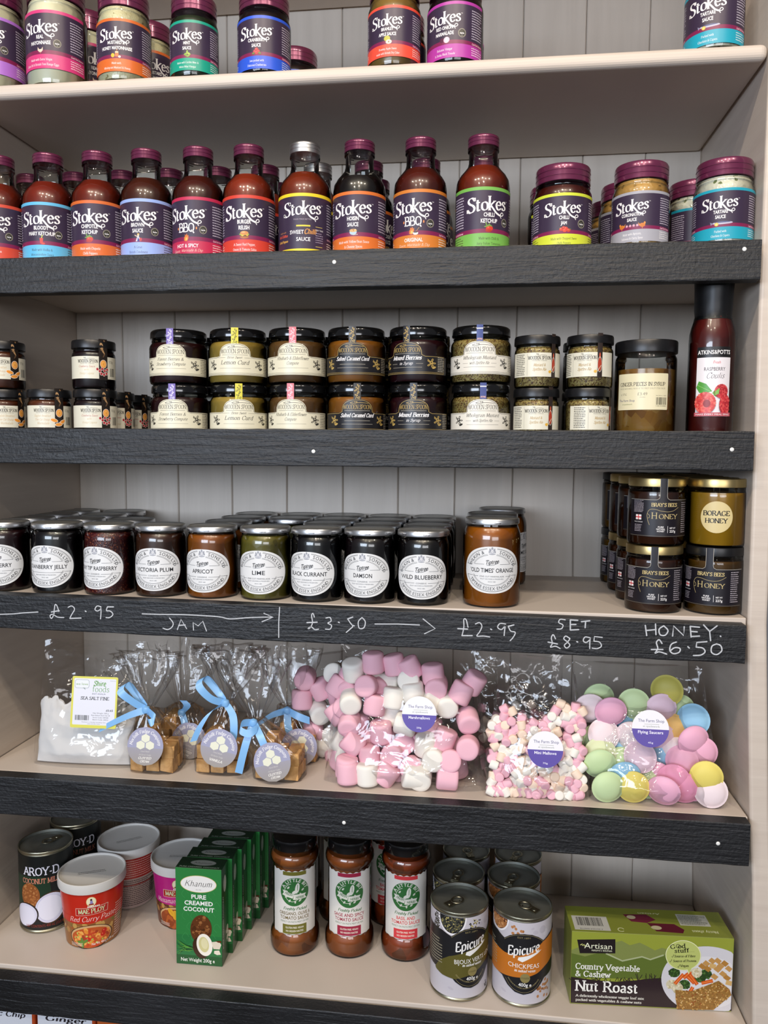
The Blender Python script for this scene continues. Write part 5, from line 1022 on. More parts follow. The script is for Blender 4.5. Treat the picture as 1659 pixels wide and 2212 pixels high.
def fudge_bag(x, y, neck, lab, kind, tagpos, tagrot, seed, tails=True, rw=.036, top=.160, flare=.040):
    """neck = (x, y, z) world of the tie"""
    r = empty('fudge_bag', (x, y, S4), 0, lab, 'bag'); rn = random.Random(seed)
    nk = np.array(neck)-np.array([x, y, S4]); V = []; Fc = []; n = 72; prof = [(1, 0), (1.04, .012), (1.02, .03), (.97, .046), (.66, .064), (.32, (nk[2]+.05)/2+.018), (.16, nk[2]), (.34, nk[2]+.012), (.66, nk[2]+.030), (.92, nk[2]+.052), (1.10, nk[2]+.075), (1.22, top)]
    zs = []
    for (a, za), (b, zb) in zip(prof[:-1], prof[1:]):
        for k in range(4): zs.append((a+(b-a)*k/4, za+(zb-za)*k/4))
    zs.append(prof[-1])
    for f, z in zs:
        t = max(0, min(1, (z-.03)/(nk[2]-.03))); cx, cy = nk[0]*t, nk[1]*t; up = max(0, z-nk[2])/(top-nk[2])
        if up > 0: cx += up*(nk[0]*.35); cy += up*.006
        for i in range(n):
            a = 2*PI*i/n; fold = 1+(.04+.30*up+.25*max(0, 1-abs(z-nk[2])/.03))*math.sin(a*9+seed+3*noise.noise((a, z*20, seed)))*.6+.22*up*noise.noise((math.cos(a)*3, math.sin(a)*3, z*30+seed))
            sx = rw*(1 if up == 0 else flare/rw); sy = .026*(1 if up == 0 else .8)
            ca, sa = math.cos(a), math.sin(a); q = .6+.4*min(1, max(0, (z-.05)/.03)); ex = math.copysign(abs(ca)**q, ca); ey = math.copysign(abs(sa)**q, sa)
            zz = z+(.012*noise.noise((math.cos(a)*4, math.sin(a)*4, seed)) if z == top else 0)
            V.append((cx+sx*f*ex*fold, cy+sy*f*ey*fold, max(.0002, zz+noise.noise((a*3, z*60, seed))*.0015)))
    for j in range(len(zs)-1):
        for i in range(n): k = (i+1) % n; Fc.append((j*n+i, j*n+k, (j+1)*n+k, (j+1)*n+i))
    Fc.append(tuple(reversed(range(n))))
    link('film', mesh_data('film', V, Fc, FILM, sharp=None), r)
    c = .0185; k = 0
    for zz, cols in ((.0102, 3), (.0292, 3), (.047, 2)):
        for i in range(cols):
            for yy in (-.0105, .0105):
                if k > 13: break
                v, f = box(-c/2, -c/2, -c/2, c/2, c/2, c/2)
                v = [(a+rn.uniform(-.001, .001), b+rn.uniform(-.001, .001), d+rn.uniform(-.0012, .0012)) for a, b, d in v]
                o = link('fudge_cube', mesh_data('fudge_cube', v, f, FUD, smooth=False), None, (x+(i-(cols-1)/2)*.0215+rn.uniform(-.001, .001), y+yy, S4+zz), rn.uniform(-.12, .12), label='brown fudge cube inside '+{'c': 'the front clotted cream bag', 'v': 'the vanilla bag', 'd': 'the tilted clotted cream bag', 'r': 'a rear fudge bag'}[kind], cat='fudge', group='fudge cubes in the tied bags')
                o.rotation_euler[0] = rn.uniform(-.1, .1); bev(o, .0012, 2); k += 1
    kn = nk+np.array([0, -.010, 0]); A = lambda *p: np.array(p, float)
    v, f = lathe([(.001, -.006), (.005, -.004), (.0062, 0), (.005, .004), (.001, .006)], 14); link('ribbon_knot', mesh_data('ribbon_knot', [(p[0]+kn[0], p[1]*.8+kn[1], p[2]+kn[2]) for p in v], f, RIB), r)
    for pts, wd in tails: ribbon3('ribbon', [kn+A(*p) for p in pts], .0105, [A(*d) for d in wd], r)
    if tagpos is not None:
        o = np.array(tagpos)-np.array([x, y, S4]); ca, sa = math.cos(tagrot), math.sin(tagrot); q = .92
        V, Fc = lathe([(.0257, 0), (.0259, .0004), (.0257, .0008)], 40); tl = .18
        nx = np.array([ca, 0, sa])*q; ny = np.array([-sa, tl, ca])*q; nn = np.cross(nx, ny); nn /= np.linalg.norm(nn)
        sh = sheet_mesh('tag_print', tag_sheet('v' if kind == 'v' else 'c'), flat_map(o, nx, ny)); tg = link('tag', sh, r)
    return r
K = lambda px, py, y: tuple(at(px, py, y))
T = lambda *a: a
b1y = .042; x1 = float(at(322, 1675, .013)[0])
fudge_bag(x1, b1y, K(322, 1528, b1y-.002), 'clear bag of fudge tied with pale blue ribbon, left of the fudge bags', 'c', K(314, 1612, .010), 0, 3, tails=[
 (T((0, 0, 0), (-.02, -.008, -.006), (-.042, -.014, -.016), (-.062, -.012, -.027)), T((0, .3, 1), (.2, .2, 1), (.3, .1, 1), (.5, 0, 1))),
 (T((0, 0, 0), (-.018, -.004, .012), (-.034, -.006, .026), (-.030, .004, .034), (-.016, .006, .018), (0, .002, .002)), T((.4, 0, 1), (.6, 0, 1), (.8, .4, .6), (.6, .8, .4), (.4, .4, 1), (.2, 0, 1))),
 (T((0, 0, 0), (.012, -.008, -.004), (.017, -.010, -.010), (.010, -.012, -.014), (.004, -.006, -.006)), T((0, 0, 1), (.2, 0, 1), (0, .6, 1), (-.4, .2, 1), (0, 0, 1)))])
x1b = float(at(392, 1640, .105)[0])
fudge_bag(x1b, .108, K(398, 1535, .105), 'fudge bag half hidden behind the leftmost tied one', 'r', K(408, 1600, .078), -.3, 5, tails=[(T((0, 0, 0), (.008, -.006, -.02), (.006, -.008, -.042)), T((1, 0, .1), (1, .2, 0), (1, 0, 0))), (T((0, 0, 0), (.01, -.004, .012), (.004, -.004, .02)), T((1, 0, .1), (1, .2, 0), (1, 0, 0)))], rw=.034)
x2 = float(at(466, 1678, .02)[0])
fudge_bag(x2, .050, K(492, 1514, .046), 'clear vanilla fudge bag with ribbon bow at its neck, between the two clotted cream bags', 'v', K(473, 1616, .016), -.22, 8, tails=[
 (T((0, 0, 0), (-.018, -.008, -.010), (-.032, -.012, -.030), (-.042, -.012, -.052)), T((.8, 0, .9), (.8, .2, .6), (1, 0, .4), (1, 0, .3))),
 (T((0, 0, 0), (.012, -.006, -.014), (.015, -.01, -.034), (.013, -.01, -.048)), T((1, 0, .3), (1, .2, 0), (1, 0, 0), (1, 0, 0))),
 (T((0, 0, 0), (-.018, -.008, .008), (-.034, -.010, .026), (-.030, .002, .034), (-.012, .004, .014), (0, 0, .002)), T((.3, 0, 1), (.5, 0, 1), (.8, .4, .6), (.8, .6, .4), (.4, .4, 1), (.2, 0, 1)))])
x3 = float(at(594, 1690, .012)[0])
fudge_bag(x3, .040, K(552, 1556, .036), 'tilted clotted cream fudge bag with two long ribbon tails, right of the vanilla one', 'd', K(588, 1646, .008), .28, 13, tails=[
 (T((0, 0, 0), (-.006, -.010, -.02), (-.012, -.014, -.045), (-.017, -.014, -.066)), T((1, 0, .1), (1, .1, 0), (1, 0, 0), (1, 0, -.2))),
 (T((0, 0, 0), (.012, -.010, -.014), (.024, -.014, -.038), (.032, -.018, -.056)), T((1, 0, .4), (1, .1, .3), (1, 0, .3), (1, 0, .2))),
 (T((0, 0, 0), (-.012, -.010, .002), (-.014, -.014, -.006), (-.002, -.014, -.010), (.008, -.008, -.004)), T((0, 0, 1), (.2, 0, 1), (0, .6, 1), (-.4, .2, 1), (0, 0, 1)))], rw=.035)
x4 = float(at(640, 1640, .1)[0])
fudge_bag(x4, .108, K(624, 1530, .104), 'fudge bag standing behind, next to the large marshmallow bag', 'r', K(646, 1614, .076), -.4, 17, tails=[
 (T((0, 0, 0), (-.022, -.008, -.006), (-.044, -.010, -.022)), T((.2, 0, 1), (.3, .2, 1), (.4, 0, 1))), (T((0, 0, 0), (.004, -.008, -.024), (.014, -.01, -.052)), T((1, 0, .3), (1, .2, .2), (1, 0, .2))),
 (T((0, 0, 0), (.018, -.006, -.006), (.034, -.004, -.012)), T((0, 0, 1), (.2, .2, 1), (0, 0, 1)))], rw=.034)

# marshmallows
PINK = mat('pink_marshmallow', '#e8b6c4', .7, spec=.2); WHITE = mat('white_marshmallow', '#ebe7de', .7, spec=.2); PEACH = mat('peach_marshmallow', '#ecd6c2', .7, spec=.2)
def soft_cyl(key, m, r=.0152, h=.0285):
    if key not in _ME:
        P = [(r*.62, -h/2), (r*.86, -h*.485), (r*.97, -h*.43), (r, -h*.33), (r*1.01, 0), (r, h*.33), (r*.97, h*.43), (r*.86, h*.485), (r*.62, h/2)]
        V, Fc = lathe(P, 26); V = [(x*(1+.05*noise.noise((x*80, y*80, z*60))), y*(1+.05*noise.noise((x*80+4, y*80, z*60))), z) for x, y, z in V]
        _ME[key] = mesh_data('marshmallow', V, Fc, m, sharp=60)
    return _ME[key]
def put(me, name, p, mode, ang, rn, lab, cat, grp):
    o = link(name, me, None, p, None, label=lab, cat=cat, group=grp)
    if mode == 'f': e = Matrix.Rotation(PI/2+rn.uniform(-.35, .35)+math.radians(ang)*.3, 3, 'X')
    else: e = Matrix.Rotation(rn.uniform(-.3, .3), 3, 'X')
    o.rotation_euler = (Matrix.Rotation(-math.radians(ang), 3, 'Y')@e).to_euler(); return o
def where(px, py, x0, x1, y0, y1):
    v = 'top' if py < y0+(y1-y0)*.3 else ('bottom' if py > y0+(y1-y0)*.72 else 'middle'); h = 'left' if px < x0+(x1-x0)*.34 else ('right' if px > x0+(x1-x0)*.66 else 'centre')
    return v+' '+h
rn = random.Random(11)
mm = [(715, 175, 'p', 's', 3), (870, 190, 'p', 's', 12), (990, 215, 'p', 's', 25), (1160, 262, 'p', 's', 5), (1462, 325, 'p', 's', -30), (1370, 400, 'p', 's', -25), (1185, 352, 'p', 'f', 0), (980, 312, 'w', 'f', 0), (565, 232, 'w', 's', 3),
 (700, 272, 'w', 's', 0), (665, 352, 'p', 'f', 20), (840, 330, 'w', 's', 88), (868, 440, 'w', 's', -5), (1012, 400, 'w', 's', 8), (1150, 465, 'w', 's', 60), (1265, 490, 'w', 'f', 20), (545, 465, 'w', 'f', 30), (725, 490, 'p', 's', -8), (538, 632, 'p', 'f', 0),
 (770, 692, 'p', 's', 0), (955, 635, 'w', 's', 80), (850, 570, 'w', 'f', 0), (1130, 640, 'p', 's', 60), (1245, 748, 'p', 's', -20), (1420, 605, 'p', 'f', 30), (1420, 810, 'p', 'f', 20), (560, 780, 'p', 's', 50), (685, 872, 'p', 's', 5), (515, 955, 'p', 's', -5),
 (855, 865, 'p', 'f', 0), (945, 780, 'p', 's', 45), (1105, 790, 'w', 's', -5), (1165, 895, 'w', 'f', 15), (1290, 910, 'p', 'f', 0), (1000, 960, 'p', 'f', 0), (815, 1050, 'p', 's', -35), (1065, 1085, 'w', 'f', 10), (1265, 1075, 'p', 's', 85), (670, 1085, 'w', 's', 3), (525, 1115, 'p', 's', 3), (900, 1120, 'p', 's', 10), (1010, 1160, 'w', 's', 80), (770, 1150, 'w', 's', 70)]
gm = 'marshmallows in the large clear bags'
pm, wm_ = soft_cyl('mp', PINK), soft_cyl('mw', WHITE)
for X, Y, c, mode, ang in mm:
    px, py = 600+X/3.456, 1380+Y/3.456; z = at(px, py, .04)[2]; y = .026+(z-Z4)*.24+rn.uniform(-.003, .006); y = max(y, .023)
    if (X, Y) in ((700, 272), (840, 330), (850, 570), (945, 780), (1130, 640), (900, 1120), (770, 1150)): y += .02
    p = at(px, py, y); p[2] = max(p[2], Z4+.0165)
    put(pm if c == 'p' else wm_, 'marshmallow', p, mode, ang, rn, ('pink' if c == 'p' else 'white')+(' end-on' if mode == 'f' else ' side-on')+' marshmallow at the '+where(px, py, 735, 1040, 1400, 1720)+' of the largest bag', 'marshmallow', gm)
for i in range(26):
    px, py = 725+rn.random()*290, 1450+rn.random()*245; y = .062+rn.random()*.01+max(0, (1700-py))*.00004; p = at(px, py, y); p[2] = max(p[2], Z4+.0165)
    c = rn.choice('ppw'); put(pm if c == 'p' else wm_, 'marshmallow', p, rn.choice('fs'), rn.uniform(-60, 60), rn, ('pink' if c == 'p' else 'white')+' marshmallow deep behind others at the '+where(px, py, 735, 1040, 1400, 1720)+' of the largest bag', 'marshmallow', gm)
for X, Y, c, mode, ang in [(205, 292, 'p', 'f', 30), (430, 255, 'w', 'f', 20), (320, 372, 'p', 's', 25), (182, 450, 'p', 's', 0), (312, 545, 'w', 'f', 60), (265, 680, 'p', 'f', 40), (405, 720, 'w', 's', 40), (310, 790, 'w', 's', 60), (450, 420, 'p', 's', 10), (520, 330, 'p', 's', 40), (430, 880, 'p', 's', 10), (400, 960, 'p', 'f', 0)]:
    px, py = 600+X/3.456, 1380+Y/3.456; y = .110+rn.uniform(-.004, .004); p = at(px, py, y)
    put(pm if c == 'p' else wm_, 'marshmallow', p, mode, ang, rn, ('pink' if c == 'p' else 'white')+' marshmallow inside the rear bag behind the front one', 'marshmallow', gm)
def plain_bag(name, lab, c, y0, y1, bul, seed, amp=.0026):
    r = empty(name, (0, 0, 0), 0, lab, 'bag'); P = [at(c[0][0], c[0][1], y0), at(c[1][0], c[1][1], y0), at(c[2][0], c[2][1], y1), at(c[3][0], c[3][1], y1)]
    P[0][2] = P[1][2] = S4+.0004
    link('film', pillow('film', *P, lambda u, v: .0015+bul*math.sin(PI*u)**.5*max(0, min(1, (1-v)*3.2))**.7*min(1, .45+v*4), FILM, seed, n=52, amp=amp), r); return r
def sticker(name, r0, p, rad, nm, wt, parent, tilt=.2):
    s = Sheet(); s.ell(0, 0, 21, 21, '#e4e3ea', 44)
    s.poly([(21*math.cos(a), 21*math.sin(a)) for a in [PI+.03+(PI-.06)*i/24 for i in range(25)]], '#4a3596')
    s.text('The Farm Shop', 1, 7.2, 3.6, '#2c2a66', w=30, bold=0); s.line([(-7, 4.9), (10, 4.9)], .3, '#6a7a4a'); s.text('at spadework', 1, 1.6, 2.2, '#76826a', w=19); s.text(nm, 0, -5.6, 3.4, '#e8e6f2', w=min(29, len(nm)*2.2), bold=1); s.text(wt, 0, -16.6, 2., '#e8e6f2', w=6)
    k = rad/.021; link('sticker', sheet_mesh('sticker', s, flat_map(p, (k, 0, 0), (0, k*tilt, k))), parent, label='round white and purple sticker')
mb = plain_bag('marshmallow_bag', 'largest clear bag, full of big pink and white marshmallows, in the middle', [(700, 1722), (1052, 1742), (1030, 1400), (737, 1388)], .034, .104, .034, 2.3, amp=.0018)
sticker('sticker', mb, at(905.6, 1543, .022), .0228, 'Marshmallows', '250g', mb)
plain_bag('marshmallow_bag', 'clear marshmallow bag half hidden behind the left side of the largest one', [(655, 1705), (800, 1715), (800, 1395), (612, 1425)], .112, .140, .022, 6.1)
# mini mallows
mk = [soft_cyl('m1', PINK, .0062, .0115), soft_cyl('m2', WHITE, .0062, .0115), soft_cyl('m3', PEACH, .0062, .0115)]
pts = []; rn = random.Random(5)
def mini(n, x0, x1, y0, y1, dmin, yd, lab, lim):
    c = 0; tries = 0
    while c < n and tries < 9000:
        tries += 1; px, py = rn.uniform(x0, x1), rn.uniform(y0, y1)
        if py < lim(px) or any((px-a)**2+(py-b)**2 < dmin**2 and k == yd for a, b, k in pts): continue
        pts.append((px, py, yd)); z = at(px, py, yd)[2]; p = at(px, py, yd+(z-Z4)*.2+rn.uniform(-.002, .003)); p[2] = max(p[2], Z4+.007)
        i = rn.choices((0, 1, 2), (5, 3, 3))[0]; put(mk[i], 'mini_marshmallow', p, rn.choice('fss'), rn.uniform(-80, 80), rn, ['pink', 'white', 'peach'][i]+' mini marshmallow at the '+where(px, py, x0, x1, y0, y1)+' of the '+lab, 'marshmallow', 'mini marshmallows in the small clear bags'); c += 1
mini(158, 1060, 1258, 1520, 1735, 13.2, .018, 'small front bag', lambda px: 1545+30*math.sin(px*.05)+(12 if px < 1150 else -12))
mini(80, 1068, 1250, 1540, 1730, 15, .032, 'small front bag', lambda px: 1560)
mini(46, 1035, 1215, 1500, 1640, 15, .092, 'rear bag behind the small front one', lambda px: 1522+12*math.sin(px*.06))
nb = plain_bag('mini_marshmallow_bag', 'small clear bag of tiny pink, white and peach marshmallows', [(1056, 1742), (1270, 1748), (1240, 1425), (1072, 1408)], .024, .085, .022, 3.7, amp=.0016)
sticker('sticker', nb, at(1178, 1619, .0095), .0225, 'Mini Mallows', '70g', nb)
n2 = plain_bag('mini_marshmallow_bag', 'second clear bag of tiny marshmallows standing behind the front one', [(1020, 1690), (1215, 1700), (1215, 1405), (1020, 1400)], .098, .12, .016, 8.2)
sticker('sticker', n2, at(1131, 1577, .078), .0215, 'Mini Mallows', '70g', n2)
# sherbet saucers
SCOL = {'p': '#e6adc6', 'l': '#e0c4d2', 'w': '#e6d6da', 'g': '#c2d8a6', 'b': '#8fbedb', 'y': '#e0d06c', 'o': '#e0b870', 'h': '#e598b8', 'd': '#b8b058', 'e': '#d0d8ae'}
def saucer(c):
    if 'sc'+c not in _ME:
        r = .0207; P = [(.0005, -.0078), (r*.35, -.0074), (r*.62, -.0058), (r*.82, -.0032), (r*.90, -.0012), (r, -.0007), (r, .0007), (r*.90, .0012), (r*.82, .0032), (r*.62, .0058), (r*.35, .0074), (.0005, .0078)]
        V, Fc = lathe(P, 30); _ME['sc'+c] = mesh_data('sherbet_saucer', V, Fc, mat('wafer_'+c, SCOL[c], .5, spec=.3), sharp=50)
    return _ME['sc'+c]
names = {'p': 'pink', 'l': 'lilac-pink', 'w': 'off-white', 'g': 'green', 'b': 'blue', 'y': 'yellow', 'o': 'orange', 'h': 'deep pink', 'd': 'dull yellow', 'e': 'pale green'}
rn = random.Random(9)
for X, Y, c, bk in [(1142, 288, 'd', 0), (712, 388, 'w', 0), (828, 407, 'p', -1), (957, 362, 'g', 0), (1108, 390, 'l', 0), (1290, 452, 'b', 0), (1210, 395, 'g', 2), (905, 455, 'b', 2), (788, 535, 'w', 0), (945, 548, 'w', 0), (1168, 505, 'o', 1), (1290, 570, 'p', -1), (1105, 555, 'l', 1), (770, 640, 'e', 0), (766, 698, 'g', -1), (885, 695, 'g', 1), (992, 660, 'l', -1),
 (1110, 665, 'b', 2), (1195, 625, 'w', 1), (1227, 685, 'p', 0), (1335, 635, 'p', 0), (905, 767, 'b', -1), (985, 742, 'o', 1), (1085, 765, 'p', 1), (1180, 787, 'h', -1), (1362, 772, 'y', -2), (810, 848, 'g', -2), (1035, 825, 'g', 1), (950, 888, 'y', -1), (1122, 888, 'p', -2), (1240, 915, 'h', 0), (1385, 900, 'w', -1), (1290, 830, 'p', 1), (735, 560, 'g', 2), (760, 330, 'g', 2), (975, 435, 'g', 2), (870, 610, 'b', 2), (1020, 930, 'g', 2), (1300, 760, 'p', 2)]:
    px, py = 1000+X/2.592, 1380+Y/2.592; z = at(px, py, .03)[2]; y = .026+(z-Z4)*.28+bk*.007; p = at(px, py, max(y, .014)); p[2] = max(p[2], Z4+.0215)
    o = link('sherbet_saucer', saucer(c), None, p, None, label=names[c]+' wafer saucer '+('behind others ' if bk > 0 else '')+'at the '+where(px, py, 1250, 1560, 1465, 1755)+' of the rightmost bag', cat='sweet', group='wafer saucers in the rightmost bag')
    o.rotation_euler = (PI/2+rn.uniform(-.32, .25), rn.uniform(-.25, .25), rn.uniform(-.35, .3))
sb = plain_bag('sweet_bag', 'clear bag of pastel wafer saucers beside the right wall', [(1272, 1752), (1560, 1772), (1515, 1440), (1232, 1425)], .028, .112, .034, 4.4, amp=.0018)
sticker('sticker', sb, at(1405, 1574, .018), .0228, 'Flying Saucers', '45g', sb)

# ================================================================== cans, tubs, boxes, sauces
S5 = Z5+.0004
def can(name, x, y, z, yaw, r, h, sheet, key, lab, pull=0., sc_=1.):
    o = empty(name, (x, y, z), yaw, lab, 'can'); P = [(r*.93, 0), (r*.985, .0008), (r, .002), (r*1.005, .0035), (r*.98, .005), (r*.985, .0065), (r*.985, h-.0065), (r*.97, h-.0045), (r*1.0, h-.003), (r*1.005, h-.0015), (r*.99, h), (r*.965, h-.0006), (r*.955, h-.0045), (r*.93, h-.0048), (r*.9, h-.0040), (r*.55, h-.0040), (r*.52, h-.0046), (.001, h-.0046)]
    if key not in _ME:
        V, Fc = lathe(P, 48, cap1=False); k = 11; _ME[key] = mesh_data('can_body', V, Fc, [TIN, TINEND], midx=[0 if i//48 < k else 1 for i in range(len(Fc))])
        _ME[key+'l'] = sheet_mesh('label', sheet(), cyl_map(r*.99, 0), 3.)
        V = []; Fc = []; n = 20
        def tor(cx, cy, a, b, t, m_=8):
            B = len(V)
            for i in range(n):
                u = 2*PI*i/n
                for j in range(m_): w = 2*PI*j/m_; V.append((cx+(a+t*math.cos(w))*math.cos(u), cy+(b+t*math.cos(w))*math.sin(u), h-.0022+t*.6*math.sin(w)))
            for i in range(n):
                for j in range(m_): i2, j2 = (i+1) % n, (j+1) % m_; Fc.append((B+i*m_+j, B+i2*m_+j, B+i2*m_+j2, B+i*m_+j2))
        tor(0, .004, .0072, .0085, .0014)
        v, f = box(-.0058, .010, h-.0036, .0058, .0245, h-.0022); B = len(V); V += v; Fc += [tuple(q+B for q in g) for g in f]
        v, f = lathe([(.0001, h-.0014), (.0026, h-.0016), (.003, h-.0030)], 12, cap0=False, cap1=False); B = len(V); V += [(a, b+.019, c) for a, b, c in v]; Fc += [tuple(q+B for q in reversed(g)) for g in f]
        _ME[key+'r'] = mesh_data('ring_pull', V, Fc, TIN)
    bd = link('can_body', _ME[key], o); link('label', _ME[key+'l'], o); q = link('ring_pull', _ME[key+'r'], bd); q.rotation_euler = (0, 0, pull)
    if sc_ != 1: o.scale = (sc_,)*3
    return o
def epi_sheet(kind, R, h):
    s = Sheet(); U = R*PI*.62; Z = lambda f: h-.0065*1000-f*(h-13); marble = '#c3bfc6'
    s.rect(-U, 5.8, U, h-5.8, marble); s.blobs(16, -U+4, 10, U-4, h-10, 2, 6, ['#bab5be', '#cbc8ce', '#b6b2ba'], 3, asp=.4)
    col = '#bf6f22' if kind == 'c' else '#5a5424'; B = '#1b1b1e'
    T2 = h-6
    def bowl(x, rx, ry, rim, n, r0, r1, cols, dark):
        P = lambda a, b: [(x+a*math.cos(PI+PI*i/24), T2+b*math.sin(PI+PI*i/24)) for i in range(25)]
        s.poly(P(rx, ry), '#e9e6e8'); s.poly(P(rx-2, ry-2.4), dark)
        s.blobs(n, x-rx+3, T2-ry+3, x+rx-3, T2-r1, r0, r1, cols, 2, inside=lambda a, b: ((a-x)/(rx-3.4))**2+((b-T2)/(ry-4))**2 < 1)
    if kind == 'c':
        bowl(-40, 19, 21, '', 130, 1.6, 2.3, ['#b07a4c', '#c48e5c', '#9a6438', '#a8703e'], '#5a3420')
        s.blobs(7, -18, Z(.15), 2, Z(.05), 1.8, 2.3, ['#b07a4c', '#9a6438'], 8); s.blobs(18, 18, Z(.97), 44, Z(.74), 1.8, 2.5, ['#b07a4c', '#8c5a34', '#a8703e'], 6)
    else:
        bowl(-27, 20, 25, '', 300, .9, 1.4, ['#3c3e34', '#24262a', '#6c6642', '#a89c62', '#44463c', '#1a1a1c'], '#17181a')
        s.blobs(60, -56, Z(.2), -46, T2-2, .9, 1.3, ['#2c2c2c', '#3c3a30'], 5); s.blobs(26, -4, Z(.13), 14, Z(.03), .9, 1.3, ['#2c2c2c', '#b0a468'], 7); s.blobs(8, 26, Z(.97), 34, Z(.9), 1.2, 1.6, ['#1a1a1c'], 7)
    top = [(-U, Z(.17)), (-40, Z(.19)), (-27, Z(.235)), (-19, Z(.175)), (-10, Z(.135)), (0, Z(.125)), (10, Z(.135)), (19, Z(.175)), (27, Z(.235)), (40, Z(.19)), (U, Z(.17))]
    s.poly([(-U, Z(.66))]+top+[(U, Z(.66)), (30, Z(.71)), (21, Z(.80)), (11, Z(.86)), (0, Z(.88)), (-11, Z(.86)), (-21, Z(.80)), (-30, Z(.71))], B)
    s.line([(a, b-1.6) for a, b in top[2:9]], .3, '#a89a6c', True); s.line([(-24, Z(.72)), (-17, Z(.80)), (-9, Z(.84)), (0, Z(.855)), (9, Z(.84)), (17, Z(.80)), (24, Z(.72))], .3, '#a89a6c', True)
    if kind == 'c': C1 = [(-U, .36), (-44, .385), (-26, .41), (-6, .40), (10, .345), (26, .25), (44, .20), (U, .19)]; C2 = [(U, .50), (44, .53), (30, .57), (18, .625), (4, .66), (-14, .68), (-34, .70), (-U, .705)]
    else: C1 = [(-52, .70), (-44, .58), (-30, .49), (-12, .43), (6, .37), (20, .29), (34, .22), (U, .19)]; C2 = [(U, .52), (38, .55), (28, .60), (14, .66), (-4, .72), (-22, .765), (-40, .75), (-50, .72)]
    s.poly([(a, Z(b)) for a, b in C1+C2], col)
    s.text('EST.1891', 0, Z(.185), 2.4, '#8c8058', w=18)
    s.text('Epicure', 0, Z(.38), 12.5, '#ecebe8', 'scriptb', w=43, shear=.25, rot=.2); s.poly([(-8, Z(.455)), (-2, Z(.475)), (19, Z(.37)), (24, Z(.335)), (4, Z(.395)), (-7, Z(.42))], '#ecebe8')
    s.text('CHICKPEAS' if kind == 'c' else 'BIJOUX VERTS LENTILS', 0 if kind == 'c' else 12, Z(.555), 6.4, '#ecebe8', w=42 if kind == 'c' else 70, rot=0 if kind == 'c' else .06); s.text('in salted water', 2, Z(.60), 3.4, '#ecebe8', 'serifb', w=28, shear=.2)
    s.ell(2, Z(.675), 6.4, 6.4, '#8a7e4e', 24); s.text('create', 2, Z(.685), 3.2, '#2a261a', 'script', w=11); s.text('400g e', 2, Z(.78), 5., '#ecebe8', w=17, bold=1)
    s.text('DELICIOUS IN CURRIES, SALADS AND CASSEROLES', 270, 0, 1.8, '#a89a6c', arc=(0, Z(.56), 26, 27.5, -1), w=50)
    s.micro(-U+2, Z(.62), -40, Z(.3), 9, '#9a927c', .35, 3); return s
RE, HE = .0395, .1235
e1 = lambda k: epi_sheet(k, 39, 123.5)
xe1, xe2 = .1983, .2836
c1 = can('food_can', xe1, .0482, S5, yaw_for(xe1, .0482, .42), RE, HE, lambda: e1('l'), 'canl', 'front can of lentils with an olive green band', 1.9)
c2 = can('food_can', xe2, .0482, S5, yaw_for(xe2, .0482, .08), RE, HE, lambda: e1('c'), 'canc', 'front can of chickpeas with an orange band', 4.0)
for x, y, k, f, p, lab in ((.1945, .1265, 'l', -.1, 3.0, 'second lentil can, directly behind the front one'), (.2745, .1265, 'c', .2, 2.6, 'second chickpea can, directly behind the front one'), (.2040, .2020, 'l', .3, 3.2, 'rearmost can on the left, against the boards'), (.2840, .2020, 'c', -.6, 3.4, 'rearmost can on the right, against the boards')):
    can('food_can', x, y, S5, yaw_for(x, y, f), RE, HE, None, 'can'+k, lab, p, .965 if y < .15 else .925)
def cmilk_sheet():
    s = Sheet(); R = 39; U = R*1.9; h = 127; s.rect(-U, 6, U, h-6, '#0d110f')
    s.poly([(-U, 34), (-10, 34), (8, 62), (6, 86), (-10, 90), (-U, 88)], '#16301f')
    s.text('AROY-D', -6, 92, 11.5, '#e2e0ea', 'slab', w=54)
    for i in range(5): s.line([(29+i*3, 89.5), (30+i*3, 94), (31.4+i*3, 90.4)], .7, '#d8d6de', True)
    s.text('COCONUT MILK', -7, 79, 7.2, '#c87f68', 'slab', w=58)
    s.ell(-24, 60, 16, 19, '#8a4f24', 32); s.blobs(90, -39, 44, -9, 78, .6, 2.2, ['#9a5c2c', '#7c441c', '#a86a38', '#b07844'], 4, asp=.3, inside=lambda x, y: ((x+24)/15)**2+((y-60)/18)**2 < 1)
    s.ell(8, 39, 23.5, 25, '#4c3220', 36, -.5); s.ell(6.6, 39, 21.8, 23.4, '#cfcee0', 36, -.5); s.ell(5.4, 39.5, 17.6, 19.5, '#dcdbe8', 32, -.5); s.ring(6, 39, 18.6, 20.6, .5, '#b8b6cc')
    s.ell(-32, 29, 22, 18.5, '#241a16', 36, .35); s.ell(-33, 28.5, 20.8, 17.3, '#cfcee0', 36, .35); s.ell(-33.5, 27.6, 18, 14.8, '#d9d8e6', 32, .35)
    s.text('NET CONTENTS 400 mL (13.5 FL OZ)', 2, 10.5, 4.4, '#8c3428', w=66); s.line([(31, 66), (33, 71), (35, 66), (38, 70), (38, 65)], .8, '#d8d6de'); s.line([(31, 60), (36, 60)], .8, '#d8d6de'); s.line([(33, 57), (33, 62)], .8, '#d8d6de')
    return s
can('food_can', -.4425, .1100, S5, yaw_for(-.4375, .11, -.05), .0397, .127, cmilk_sheet, 'cm', 'black coconut milk can with halved coconuts on it, nearest the left wall', 5.3)
xm = float(at(160, 1796, .190)[0]); can('food_can', xm, .196, S5, yaw_for(xm, .196, .25), .0397, .127, None, 'cm', 'second black coconut milk can, behind and right of the first', 5.1)
